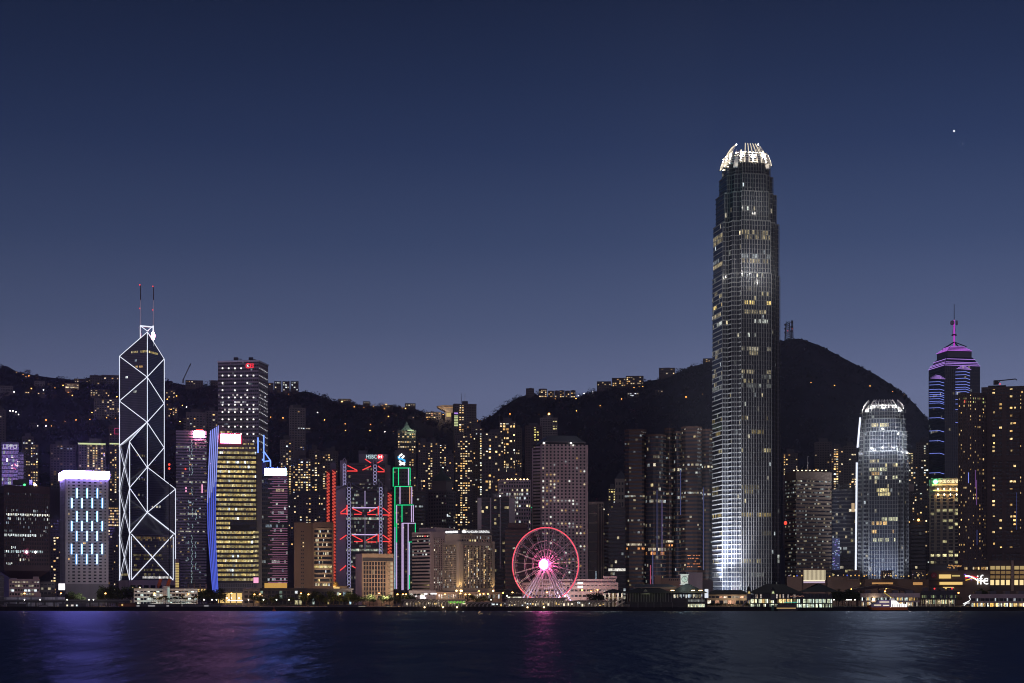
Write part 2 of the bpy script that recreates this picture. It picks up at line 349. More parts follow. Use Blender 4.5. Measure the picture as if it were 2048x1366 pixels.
# ------------------------------------------------------------------ lit rooms
WARM = [(1, .64, .26), (1, .72, .36), (1, .56, .18), (1, .8, .5)]
GOLD = [(1, .74, .25), (1, .8, .33), (1, .85, .45)]
OFFW = [(1, .9, .66), (.94, 1, .9), (1, .84, .5), (.85, .95, 1)]
COOL = [(.8, .93, 1), (.65, .82, 1), (.95, 1, .95)]
def glowcol(pal, b, sd=.5):
    c = rnd.choice(pal); k = b * math.exp(rnd.gauss(0, sd)); return (c[0] * k, c[1] * k, c[2] * k)
def resi(p=.22, b=1.0, pal=WARM, hot=.35):
    """flats: stacks of the same room, some stacks lit on most floors"""
    cols = {}
    def f(k, j, e, n, nw):
        h = cols.setdefault((e, j), rnd.random() < hot)
        return glowcol(pal if rnd.random() < .85 else OFFW, b, .55) if rnd.random() < (p * 1.9 if h else p * .4) else None
    return f
def office(pf=.25, pw=.6, b=.55, pal=OFFW, stray=.05):
    """offices: some floors lit nearly along their whole length, stray rooms elsewhere"""
    fl = {}
    def f(k, j, e, n, nw):
        if k not in fl:
            on = rnd.random() < pf; a = rnd.random(); fl[k] = (on, a, min(1, a + rnd.uniform(.25, .8)), b * math.exp(rnd.gauss(0, .45)), rnd.choice(pal))
        on, a, c, bb, cc = fl[k]; t = (j + .5) / nw
        if on and (a <= t <= c or c - 1 > t) and rnd.random() < pw:
            q = bb * math.exp(rnd.gauss(0, .4)); return (cc[0] * q, cc[1] * q, cc[2] * q)
        return glowcol(pal, b * .6, .7) if rnd.random() < stray else None
    return f
def nolight(*a): return None

def facade(root, poly, z0, z1, wallmat, fh=3.8, mod=3.0, gr=.5, pier=.0, lit=nolight, glassm=None, zvis=None, d=.4, part='window_row', edges=None, wm=None, close=True, zstart=None):
    """floors of glazing between floor bands (and piers) round a footprint: one wall mesh, one window row per floor"""
    core = offset(poly, -d); n = max(1, round((z1 - z0) / fh)); fh = (z1 - z0) / n
    mb = wm or MB(); mb.prism(core, z0, z1)
    L = len(poly); es = [i for i in range(L) if (edges is None or i in edges) and facing(poly[i], poly[(i + 1) % L]) > -.05]
    gz = offset(poly, -d + .08)
    for k in range(n):
        mb.prism(poly, z0 + k * fh, z0 + k * fh + fh * (1 - gr))
    if close: mb.prism(offset(poly, .12), z1 - .25 * fh, z1 + 1.2)
    for i in es:
        o, rt, nr, ln = frame(poly, i); nw = max(1, round(ln / mod)); wd = ln / nw
        if pier > 0:
            for j in range(nw + 1):
                c = o + rt * min(max(j * wd, wd * pier / 2), ln - wd * pier / 2) - nr * (d * .5 - .08); c.z = (z0 + z1) / 2
                mb.box(c, (wd * pier, d + .1, z1 - z0 - .3 * fh), 0, math.atan2(rt.y, rt.x))
    mb.build('wall', wallmat, root)
    for k in range(n):
        za, zb = z0 + k * fh + fh * (1 - gr), z0 + (k + 1) * fh
        if zvis is not None and zb < zvis: continue
        wr = MB()
        for i in es:
            o, rt, nr, ln = frame(poly, i); nw = max(1, round(ln / mod)); wd = ln / nw; q = -nr * (d - .08); m = wd * pier * .5
            for j in range(nw):
                a = o + rt * (j * wd + m) + q; b = o + rt * ((j + 1) * wd - m) + q
                g = lit(k, j, i, n, nw); zc, zd = za, zb - .02
                if g and pier > .25 and rnd.random() < .6:      # drawn blinds and half drawn curtains
                    if rnd.random() < .5: zc += (zd - zc) * rnd.uniform(.1, .45)
                    if rnd.random() < .5: a = a + (b - a) * rnd.uniform(.1, .4)
                wr.face([(a.x, a.y, zc), (b.x, b.y, zc), (b.x, b.y, zd), (a.x, a.y, zd)], 0, g or (0.0, 0.0, 0.0001))
        if wr.f: wr.build(part, glassm or glass, root)
    return n, fh
def plant(root, poly, z, seed, mat='charcoal', k=2, h=6):
    r = random.Random(seed); c = centre(poly); e = Vector(poly[1]) - Vector(poly[0]); f = Vector(poly[2]) - Vector(poly[1]) if len(poly) > 2 else e
    ang = math.atan2(f.y, f.x) if f.length > e.length else math.atan2(e.y, e.x); sz = min(e.length, f.length)
    big = max(e.length, f.length)
    for i in range(k):
        mb = MB(); hh = h * r.uniform(.6, 1.1); p = c + Vector((math.cos(ang), math.sin(ang))) * big * (r.uniform(-.12, .12) + (i - (k - 1) / 2) * .3)
        mb.box((p.x, p.y, z + hh / 2 + .02 * i), (big * .24, sz * .5, hh), 0, ang); mb.build('roof_plant', mat, root)
def mast(root, p, h, r=.35, mat='mid_grey', light=None):
    mb = MB(); mb.tube(p, (p[0], p[1], p[2] + h), r, 0, 6, r * .5); o = mb.build('mast', mat, root)
    if light: MB().ball((p[0], p[1], p[2] + h + .4), 1.1, 0, 8, 6).build('warning_light', light, o)
def tower(name, label, cat, poly, ytop, wallmat, group=None, z0=3.0, zvis_py=None, roof=2, roofh=6, Yref=None, roofmat='charcoal', **kw):
    c = centre(poly); Yr = Yref or min(p[1] for p in poly); z1 = wz(ytop, Yr)
    root = thing(name, label, cat, (c.x, c.y, z0), group)
    if zvis_py: kw['zvis'] = wz(zvis_py, Yr)
    facade(root, poly, z0, z1, wallmat, **kw)
    if roof: plant(root, poly, z1 + 1.0, len(label) * 7 + int(ytop), roofmat, roof, roofh)
    return root, z1
# ------------------------------------------------------------------ ground, water, hills
RP = [(-1500, 900), (-400, 700), (0, 737), (10, 730), (35, 744), (60, 749), (100, 755), (150, 760), (180, 757), (240, 760), (330, 762), (370, 770), (435, 774), (535, 783), (575, 784), (620, 784), (660, 799), (672, 805), (700, 808), (730, 810), (760, 813), (790, 814), (825, 816), (850, 826), (880, 829), (930, 838), (962, 842), (980, 834), (1000, 819), (1020, 804), (1040, 794), (1060, 788), (1075, 790), (1120, 797), (1155, 795), (1170, 788), (1200, 782), (1225, 773), (1260, 770), (1290, 763), (1320, 758), (1350, 747), (1385, 733), (1420, 724), (1440, 718), (1500, 699), (1562, 683), (1580, 678), (1600, 677), (1640, 691), (1700, 723), (1750, 748), (1800, 781), (1830, 808), (1855, 838), (1900, 873), (1960, 905), (2048, 930), (2500, 990), (3800, 1130)]
YR = [(-400, 2700), (900, 2700), (1000, 2900), (1420, 2950), (1520, 3300), (2500, 3300)]
Y0 = 1950.0
def interp(T, x):
    if x <= T[0][0]: return T[0][1]
    for (a, b), (c, d) in zip(T, T[1:]):
        if x <= c: return b + (d - b) * (x - a) / (c - a)
    return T[-1][1]
E0 = -6 / Y0
def hill_z(px, Y):
    yr = interp(YR, px); e = (HY - interp(RP, px)) / F; t = (Y - Y0) / (yr - Y0)
    if t <= 0: return 2.9
    if t <= 1: return CZ + (E0 + (e - E0) * t ** .75) * Y
    return (CZ + e * yr) * max(0, 1 - (Y - yr) / 1600)
def hill_Y(px, py):
    yr = interp(YR, px); er = (HY - interp(RP, px)) / F; e = (HY - py) / F
    t = max(0, min(1, (e - E0) / (er - E0))) ** (1 / .75)
    return Y0 + t * (yr - Y0)

mb = MB(); mb.face([(-4000, -300, 0), (4000, -300, 0), (4000, 1700, 0), (-4000, 1700, 0)])
m, t, b = _new('harbour_water')
t.nodes.remove(b); b = t.nodes.new('ShaderNodeBsdfGlossy'); b.inputs['Color'].default_value = (.14, .165, .225, 1)
df = t.nodes.new('ShaderNodeBsdfDiffuse'); df.inputs['Color'].default_value = (.006, .010, .018, 1); sh = t.nodes.new('ShaderNodeAddShader')
t.links.new(b.outputs[0], sh.inputs[0]); t.links.new(df.outputs[0], sh.inputs[1]); t.links.new(sh.outputs[0], t.nodes['Material Output'].inputs['Surface'])
tcn = t.nodes.new('ShaderNodeTexCoord'); bp = None
def wnoise(sx, sy, det):
    mp = t.nodes.new('ShaderNodeMapping'); mp.inputs['Scale'].default_value = (sx, sy, 1); t.links.new(tcn.outputs['Object'], mp.inputs[0])
    nz = t.nodes.new('ShaderNodeTexNoise'); nz.inputs['Scale'].default_value = 1; nz.inputs['Detail'].default_value = det; t.links.new(mp.outputs[0], nz.inputs['Vector']); return nz
for sx, sy, st, di in ((.10, .03, .8, 2.2), (.28, .085, .7, .8)):
    nz = wnoise(sx, sy, 4); bn = t.nodes.new('ShaderNodeBump'); bn.inputs['Strength'].default_value = st; bn.inputs['Distance'].default_value = di; t.links.new(nz.outputs['Fac'], bn.inputs['Height'])
    if bp: t.links.new(bp.outputs[0], bn.inputs['Normal'])
    bp = bn
t.links.new(bp.outputs[0], b.inputs['Normal']); t.links.new(bp.outputs[0], df.inputs['Normal'])
# ruffled and calmer streaks blurred by the tide
nz = wnoise(.006, .012, 6); mr = t.nodes.new('ShaderNodeMapRange'); mr.inputs[1].default_value = .35; mr.inputs[2].default_value = .65; mr.inputs[3].default_value = .30; mr.inputs[4].default_value = .42
t.links.new(nz.outputs['Fac'], mr.inputs[0]); t.links.new(mr.outputs[0], b.inputs['Roughness'])
struct(mb.build('water', m))
mb = MB(); mb.box((0, 1600, .5), (6000, 890, 5)); struct(mb.build('ground', 'paving', org=(0, 1600, 0)))
mb = MB(); mb.box((0, 1153.5, .85), (6000, 2, 4.5)); struct(mb.build('seawall', 'seawall_stone', org=(0, 1153, 0)))
mb = MB(); mb.box((0, 1300, 3.0), (6000, 24, .012)); struct(mb.build('road', 'asphalt', org=(0, 1300, 4)))

cols = [-1500 + 60 * i for i in range(20)] + [-300 + 7 * i for i in range(390)] + [2430 + 60 * i for i in range(22)]; rows = [0, .02, .05] + [.08 + .92 * i / 46 for i in range(47)] + [1.08, 1.3, 1.6]
mb = MB(); hr = random.Random(5)
for r_ in rows:
    for px in cols:
        yr = interp(YR, px); Y = Y0 + r_ * (yr - Y0)
        z = hill_z(px, Y) + (hr.uniform(-4, 4) if .05 < r_ < .97 else 0)
        mb.v.append((wx(px, Y), Y, z))
nc = len(cols)
for i in range(len(rows) - 1):
    for j in range(nc - 1):
        a = i * nc + j; mb.f.append((a, a + 1, a + nc + 1, a + nc)); mb.m.append(0); mb.g.append(None); mb.uv.append(None)
struct(mb.build('hills', 'soil_and_forest', org=(0, Y0, 4), smooth=True))

def leaf_clump(mb, c, rx, rz_, n, s, r):
    for _ in range(n):
        u, v, q = r.uniform(-1, 1), r.uniform(0, 6.283), r.random() ** .45
        k = math.sqrt(1 - u * u); p = Vector((c[0] + rx * q * k * math.cos(v), c[1] + rx * q * k * math.sin(v), c[2] + rz_ * q * u))
        a = Vector((r.gauss(0, 1), r.gauss(0, 1), r.gauss(0, 1))).normalized(); d = a.orthogonal().normalized(); e = a.cross(d); h = s * r.uniform(.6, 1.3)
        b = len(mb.v); mb.v.extend([tuple(p - d * h), tuple(p + e * h * .6), tuple(p + d * h), tuple(p - e * h * .6)])
        mb.f.append((b, b + 1, b + 2, b + 3)); mb.m.append(0); mb.g.append(None); mb.uv.append(None)
mb = MB(); fr = random.Random(3)
for i in range(1300):                      # the line of trees along the ridge
    px = fr.uniform(-60, 2060); yr = interp(YR, px); Y = yr - fr.uniform(0, 60); hh = fr.choice((4, 5, 6, 7, 10)) * fr.uniform(.7, 1.1)
    if 1480 < px < 1900: hh *= .6
    leaf_clump(mb, (wx(px, Y), Y, hill_z(px, Y) + hh * .3), hh * .9, hh * .7, 60, 1.2, fr)
for i in range(5200):                      # and over the slopes
    px = fr.uniform(-60, 2060); q = fr.uniform(.08, .98); Y = Y0 + q * (interp(YR, px) - Y0); hh = fr.uniform(5, 11)
    leaf_clump(mb, (wx(px, Y), Y, hill_z(px, Y) + hh * .4), hh, hh * .7, 12, 2.2, fr)
struct(mb.build('forest', 'forest_leaves', org=(0, Y0, 4)), 'stuff')

# ------------------------------------------------------------------ prism bank tower with lit bracing
def bank_tower():
    FL, FR_, BL, BR = None, None, None, None
    poly = corner(240, 260, 350, 1800, 48); BL, FL, FRt, BR = poly; C = centre(poly); z0 = 29.1; h = 51.8
    root = thing('bank_tower', 'triangular prism glass tower outlined by white lit cross bracing and two masts', 'skyscraper', (C.x, C.y, 4))
    def V(p, n): return Vector((p.x, p.y, z0 + h * n))
    prisms = [('glass_prism', FL, FRt, 1, 0), ('glass_prism', FRt, BR, 2, 0), ('glass_prism', BL, FL, 3, 0), ('glass_prism', BR, BL, 5, 0)]
    for nm, a, b, n, _ in prisms:
        mb = MB(); L = (b - a).length
        def wallf(p, q, np_, nq):
            l = (q - p).length; mb.face([V(p, 0), V(q, 0), V(q, nq), V(p, np_)], 0, None, [(0, 0), (l, 0), (l, h * nq), (0, h * np_)])
        wallf(a, b, n, n); wallf(b, C, n, n + .5); wallf(C, a, n + .5, n)
        mb.face([V(a, n), V(b, n), V(C, n + .5)], 0, None, [(0, 0), (L, 0), (L / 2, 40)])
        mb.build(nm, 'curtain_fine' if n == 1 else 'curtain_dark', root)
    # lit tubes
    Cc = C
    def strip(p, q, r=.42, m='led_white', nm='light_tube'):
        MB().tube(p, q, r, 0, 6).build(nm, m, root)
    def out_(p, k=.7): d = (p - Cc); return p + d.normalized() * k
    fl, fr_, bl, br = out_(FL), out_(FRt), out_(BL), out_(BR); cc = Cc + (FL + FRt - 2 * Cc).normalized() * .4
    strip(V(fl, 0), V(fl, 3)); strip(V(fr_, 0), V(fr_, 2)); strip(V(bl, 0), V(bl, 5)); strip(V(br, 2), V(br, 5)); strip(V(cc, 1.5), V(cc, 5.5))
    fi = FL + (FRt - FL).normalized() * 1.8 + Vector((0, -.8)); fj = FRt + (FL - FRt).normalized() * 1.8 + Vector((0, -.8))
    strip(V(fi, 0), V(fj, 1), .55); strip(V(fj, 0), V(fi, 1), .55)
    strip(V(fi, 0.02), V(fi, .95), .35); strip(V(fj, .02), V(fj, .95), .35)
    nl = (BL - FL); nl = Vector((nl.y, -nl.x)).normalized() * (-.5 if Vector((nl.y, -nl.x)).dot(Cc - FL) > 0 else .5)
    for n in range(3): strip(V(bl + nl, n), V(FL + nl, n + 1), .32); strip(V(FL + nl, n), V(bl + nl, n + 1), .32)
    def zig(p, n0, n1, side):
        o = Vector((0, -.8)); q = p + o; c = Cc + o
        for n in range(n0, n1):
            strip(V(q, n + 1), V(c, n + .5) if n + .5 > 0 else V(c, 0)); strip(V(c, n + .5), V(q, n))
    zig(bl, 3, 5, 0); zig(br, 2, 5, 0); zig(fl, 1, 3, 0); zig(fr_, 1, 2, 0)
    for p, n in ((bl, 5), (br, 5)): strip(V(p, n), V(cc, n + .5))
    for p, n in ((bl, 3), (fl, 3)): strip(V(p, n) + Vector((0, -.6, .4)), V(cc, n + .5) + Vector((0, -.6, .4)))
    for p in (fr_, br): strip(V(p, 2) + Vector((0, -.6, .4)), V(cc, 2.5) + Vector((0, -.6, .4)))
    for p in (fl, fr_): strip(V(p, 1) + Vector((0, -.6, .4)), V(cc, 1.5) + Vector((0, -.6, .4)))
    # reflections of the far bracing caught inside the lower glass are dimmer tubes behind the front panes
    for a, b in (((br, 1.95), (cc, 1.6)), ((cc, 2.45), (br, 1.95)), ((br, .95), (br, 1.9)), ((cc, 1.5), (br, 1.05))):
        strip(V(a[0], a[1]) + Vector((0, -.2, 0)), V(b[0], b[1]) + Vector((0, -.2, 0)), .3, 'reflection_dim')
    # lit floors
    def row(p, q, n, t0, t1, pal, b, pr):
        mb = MB(); nr = Vector(((q - p).y, -(q - p).x, 0)).normalized() * .25; z = z0 + h * n; k = int((q - p).length / 1.5)
        for j in range(k):
            t = j / k
            if t0 <= t < t1 and rnd.random() < pr:
                a = V(p, n) + (V(q, n) - V(p, n)) * (t + .1 / k) + nr; c = V(p, n) + (V(q, n) - V(p, n)) * (t + .9 / k) + nr
                mb.face([a, c, c + Vector((0, 0, 2.4)), a + Vector((0, 0, 2.4))], 0, glowcol(pal, b, .4))
        if mb.f: mb.build('window_row', glass, root)
    row(BL, C, 5.05, .38, 1, GOLD, .45, .95); row(C, BR, 5.05, 0, .62, GOLD, .4, .9)
    row(BL, C, 4.86, .38, .72, COOL, .3, .5); row(BL, C, 4.72, .5, .8, WARM, .4, .7); row(BL, C, 4.5, .2, .28, OFFW, .8, 1); row(BL, C, 4.17, .45, .62, OFFW, .4, .7)
    row(FL, C, 2.72, .35, .8, GOLD, .2, .7); row(FL, C, 2.2, .3, .9, OFFW, .22, .4); row(FL, C, 1.85, .4, .8, OFFW, .4, .5); row(C, FRt, 1.6, .15, .5, OFFW, .4, .5)
    for n, b, p in ((.9, .14, .8), (.86, .1, .5), (.72, .2, .25), (.52, .09, .8), (.44, .07, .7), (.3, .12, .3), (.2, .12, .8), (.1, .15, .3)): row(FL, FRt, n, .06, .94 if n > .6 else .72, GOLD if n < .6 else WARM, b, p)
    row(FL, FRt, .035, .25, .9, [(1, .97, .95)], .7, .9); row(BL, FL, .1, .1, .8, GOLD, .25, .8)
    # crown with masts
    w_ = h * .16; ml = P(281, 655, 1850); mr = P(307, 657, 1850)
    zt = wz(652, 1850); zb = wz(686, 1850)
    mb = MB()
    for a in (ml, mr): mb.bar((a.x, a.y, zb - 10), (a.x, a.y, zt), 1.6)
    mb.bar((ml.x, ml.y, zt - 1), (mr.x, mr.y, zt - 1), 1.6); mb.build('crown_frame', 'mid_grey', root)
    o_ = Vector((0, -1.3, 0))
    strip(Vector((ml.x, ml.y, zt)) + o_, Vector((mr.x, mr.y, zt - 1.5)) + o_, .8); strip(Vector((ml.x, ml.y, zb - 2)) + o_, Vector((ml.x, ml.y, zt)) + o_, .45); strip(Vector((mr.x, mr.y, zb - 4)) + o_, Vector((mr.x, mr.y, zt)) + o_, .8)
    ap = V(cc, 5.52)
    strip(Vector((ml.x, ml.y, zt)) + o_, ap, .45); strip(Vector((mr.x, mr.y, zt)) + o_, ap, .45)
    MB().ball((mr.x, mr.y - 2, wz(672, 1850)), 2.2, 0, 10, 6, 2.2).build('floodlight', 'sign_white', root)
    for a, tp, mid in ((ml, 570, 617), (mr, 573, 620)):
        mb = MB(); z2 = wz(tp, 1850); zm = wz(600, 1850)
        mb.tube((a.x, a.y, zt), (a.x, a.y, zm), .95, 0, 8, .6); o = mb.build('mast', 'aluminium', root)
        MB().tube((a.x, a.y, zm), (a.x, a.y, z2), .6, 0, 8, .4).build('mast_top', 'dark_brown', o)
        MB().tube((a.x, a.y - .9, zt), (a.x, a.y - .9, zm), .25, 0, 6).build('light_tube', 'lilac_light', o)
        for zz in (z2, wz(mid, 1850)): MB().ball((a.x - .6, a.y - .8, zz), .7, 0, 8, 6).build('warning_light', 'lamp_red', o)
    # stone base
    mb = MB(); base = offset(poly, 1.2); mb.prism(base, GZ, 29.0); mb.build('stone_base', 'pink_stone', root)
    o, rt, nr, ln = frame(base, 1)
    for j in range(7):
        c = o + rt * (ln * (j + .6) / 7.2); MB().box((c.x + nr.x * .1, c.y + nr.y * .1, 20.5), (5.2, .5, 5.6), 0, math.atan2(rt.y, rt.x)).build('window', 'window_glass', root)
    for j in (0, 1, 5): c = o + rt * (ln * (j + .6) / 7.2) + nr * .7; MB().ball((c.x, c.y, 20.5), .8, 0, 8, 6).build('lamp', 'lamp_warm', root)
bank_tower()

# ------------------------------------------------------------------ tallest tower with the finned crown
def notched(cx, cy, h, a, phi):
    L = [(-h, -h + 2 * a), (-h + a * .8, -h + 2 * a), (-h + a, -h + a), (-h + 2 * a, -h + a * .8), (-h + 2 * a, -h)]; pts = []
    for k in range(4):
        c_, s_ = round(math.cos(k * math.pi / 2)), round(math.sin(k * math.pi / 2))
        for x, y in L: pts.append((x * c_ - y * s_, x * s_ + y * c_))
    c_, s_ = math.cos(phi), math.sin(phi)
    return [Vector((cx + x * c_ - y * s_, cy + x * s_ + y * c_)) for x, y in pts]
def fin_tower(name, label, cat, px, Yc, h, a, phi, tiers, fh, lit, crown, finstep=1.6, vis=None, fin='fin_metal', ribs=.5, fins_facing=.6):
    cx = wx(px, Yc); root = thing(name, label, cat, (cx, Yc, 4)); z = GZ; wr_k = 0
    for zt, s in tiers:
        poly = notched(cx, Yc, h * s, a * s, phi); core = offset(poly, -.45); n = max(1, round((zt - z) / fh)); f = (zt - z) / n
        mb = MB(); mb.prism(core, z, zt, 1); L = len(poly)
        es = [i for i in range(L) if facing(poly[i], poly[(i + 1) % L]) > -.05]
        mb.prism(offset(poly, .03), zt - .5, zt + .6, 0)
        for i in es:
            o, rt, nr, ln = frame(poly, i); main = ln > 12 * s and facing(poly[i], poly[(i + 1) % L]) > .85 and fins_facing; rh = .22 if main else ribs if z > 60 or not fins_facing else ribs * 1.7
            for k in range(n): c = o + rt * ln / 2 - nr * .2; mb.box((c.x, c.y, z + k * f - .3 + rh / 2), (ln - .02, .5, rh), 0, math.atan2(rt.y, rt.x))
            if ln < 2 or (fins_facing and facing(poly[i], poly[(i + 1) % L]) < fins_facing): continue
            nf = max(2, round(ln / (2.5 if fins_facing else finstep)))
            for j in range(nf + 1):
                c = o + rt * (ln * j / nf) + nr * .3; mb.box((c.x, c.y, (z + zt) / 2), (.5 if ln > 12 * s else .28, .9, zt - z), 0, math.atan2(rt.y, rt.x))
        mb.build('facade', [fin, 'charcoal'], root)
        gz = offset(poly, -.37)
        for k in range(n):
            wr = MB()
            for i in es:
                o, rt, nr, ln = frame(gz, i); nf = max(1, round(ln / finstep))
                for j in range(nf):
                    p, q = o + rt * (ln * j / nf), o + rt * (ln * (j + 1) / nf)
                    wr.face([(p.x, p.y, z + k * f + .4), (q.x, q.y, z + k * f + .4), (q.x, q.y, z + (k + 1) * f - .4), (p.x, p.y, z + (k + 1) * f - .4)], 0, lit(wr_k, j, i, nf, z + k * f) or (0, 0, .0001))
            wr.build('window_row', glass, root); wr_k += 1
        z = zt
    crown(root, cx, Yc, z, h, a, phi)
    return root
Yi = 1500.0
def zi(py, s=1.0): return wz(py, Yi - 28 * s)
_fl = {}
def ifc_lit(k, j, e, nf, z):
    py = HY - (z - CZ) / (Yi - 28) * F
    if k not in _fl:
        band = py > 440; dense = 690 < py < 800
        q = rnd.random() < (.5 if dense else .2 if band else .07)
        a0 = rnd.random(); _fl[k] = (q, a0, a0 + rnd.uniform(.25, .9), rnd.choice(GOLD + OFFW), .22 * math.exp(rnd.gauss(0, .5)))
        if 520 < py < 527 or 465 < py < 480: _fl[k] = (True, 0, 1.2, (1, .82, .45), .26)
    q, a0, a1, c, b = _fl[k]; t = (j + .5) / nf
    if q and nf > 8 and (a0 < t < a1 or t < a1 - 1) and rnd.random() < .75: s = b * math.exp(rnd.gauss(0, .4)); return tuple(x * s for x in c)
    return glowcol(OFFW, .25, .8) if rnd.random() < .02 else None
def crown2(root, cx, Y, z, h, a, phi):
    zt = zi(287, .41); s0 = .70
    def ring(s, zz): return [Vector((p.x, p.y, zz)) for p in notched(cx, Y, h * s, a * s, phi)]
    prof = [(0, .70), (.2, .675), (.4, .63), (.6, .57), (.75, .52), (.88, .465), (1, .41)]
    H = zt - z
    base = notched(cx, Y, h * .56, a * .56, phi); MB().prism(base, z, z + H * .42).build('crown_core', 'aluminium', root)
    mb = MB()
    for k in range(5): mb.prism(notched(cx, Y, h * (.695 - .006 * k), a * .6, phi), z + .6 + 2.2 * k, z + 1.3 + 2.2 * k)
    mb.build('crown_grille', 'steel_white', root)
    ct, st = math.cos(phi), math.sin(phi)
    for k in range(4):
        ang = phi + k * math.pi / 2; r = Vector((math.cos(ang), math.sin(ang), 0)); nr = Vector((r.y, -r.x, 0))
        for j in range(7):
            t = -1 + 2 * j / 6; top = 1.0 if 0 < j < 6 else .7
            pts = []
            for u, s in prof:
                if u > top + .01: break
                p = Vector((cx, Y, 0)) + nr * h * s * (1.0) + r * t * (h * s - 1.55 * a * s); p.z = z + H * u; pts.append(p)
            mb = MB()
            for i_, (p, q) in enumerate(zip(pts, pts[1:])): mb.bar(p, q + (q - p) * .03, 1.3 - .17 * i_, 0, 2.2 - .2 * i_)
            fo = mb.build('fin', 'steel_white', root)
            if nr.y < .5: MB().path([p + nr * (1.15 - .1 * i_) for i_, p in enumerate(pts)], .3, 0, 5).build('light_tube', 'crown_glow', fo)  # glowing tube added along each fin to brighten it up to the tip
        for sgn in (-1, 1):           # corner blades
            pts = []
            for u, s in prof[:6]:
                p = Vector((cx, Y, 0)) + nr * h * (s - .13) + r * sgn * (h * s - .9 * a * s); p.z = z - 4 + H * u * .92; pts.append(p)
            mb = MB()
            for p, q in zip(pts, pts[1:]): mb.bar(p, q + (q - p) * .03, 3.0, 0, 2.2)
            mb.build('corner_blade', 'steel_white', root)
    for k in range(4):
        ang = phi + k * math.pi / 2; r = Vector((math.cos(ang), math.sin(ang), 0)); nr = Vector((r.y, -r.x, 0))
        for t in (-.75, 0, .75):
            c = Vector((cx, Y, z - .3)) + nr * (h * .70 + 2.0) + r * t * h * .6
            MB().box(c, (1.6, .8, .6), 0, ang).build('floodlight', 'black_metal', root)
            lamp_light('crown_light', c + Vector((0, 0, 1.0)), 1500, (1, .85, .6), root, .6)
            if nr.y < .5: lamp_light('crown_spot', c + nr * 3 + Vector((0, 0, 1.0)), 1.3e5, (1, .85, .6), root, .6, (cx + nr.x * h * .45 + r.x * t * h * .45, Y + nr.y * h * .45 + r.y * t * h * .45, z + H * .85), 50, 1)
    for t in (-.5, .5):
        lamp_light('crown_light', (cx + t * h * .5, Y - 4, z + H * .5), 7000, (1, .85, .6), root, 1)
    for sgn in (-1, 1): MB().ball((cx + sgn * h * .36, Y - h * .35, zt - .5), .7, 0, 8, 6).build('warning_light', 'lamp_white', root)
T2 = fin_tower('skyscraper', 'tallest tower, dark and slim, with a blazing white crown of curved fins', 'skyscraper', 1491.5, Yi, 28.2, 6.8, R(11.5), [(zi(545), 1.0), (zi(440), .975), (zi(382, .9), .9), (zi(347, .8), .8), (zi(325, .7), .715)], 4.25, ifc_lit, crown2)
# floodlights at its foot wash the shore side of the shaft
for px, Yl, tx, tY, tz, e, an in ((1424, 1475, 1432, 1500, 90, 4.6e6, 52), (1438, 1462, 1444, 1480, 90, 5.4e6, 52), (1458, 1455, 1462, 1474, 90, 3e6, 52), (1430, 1450, 1440, 1490, 24, 6e5, 100), (1456, 1442, 1460, 1476, 24, 4e5, 110), (1478, 1450, 1482, 1472, 90, 6e5, 52), (1505, 1446, 1505, 1474, 110, 1.6e5, 70), (1428, 1462, 1437, 1490, 270, 5.5e6, 30), (1450, 1446, 1458, 1475, 240, 3.6e6, 30)):
    s = P(px, 1170, Yl); s.z = 9; lamp_light('tower_floodlight', s, e, (.97, .98, 1), T2, .6, (wx(tx, tY), tY, tz), an, 1)
for px, py, e in ((1515, 392, 2e4), (1437, 372, 1e4), (1432, 541, 3e4), (1498, 528, 2e4), (1514, 528, 2e4), (1530, 528, 1.6e4), (1549, 545, 1.8e4), (1547, 399, 1.2e4)):
    s = P(px, py, 1452); lamp_light('ledge_light', s, e, (1, .95, .85) if px != 1437 else (.3, 1, .9), T2, .4)

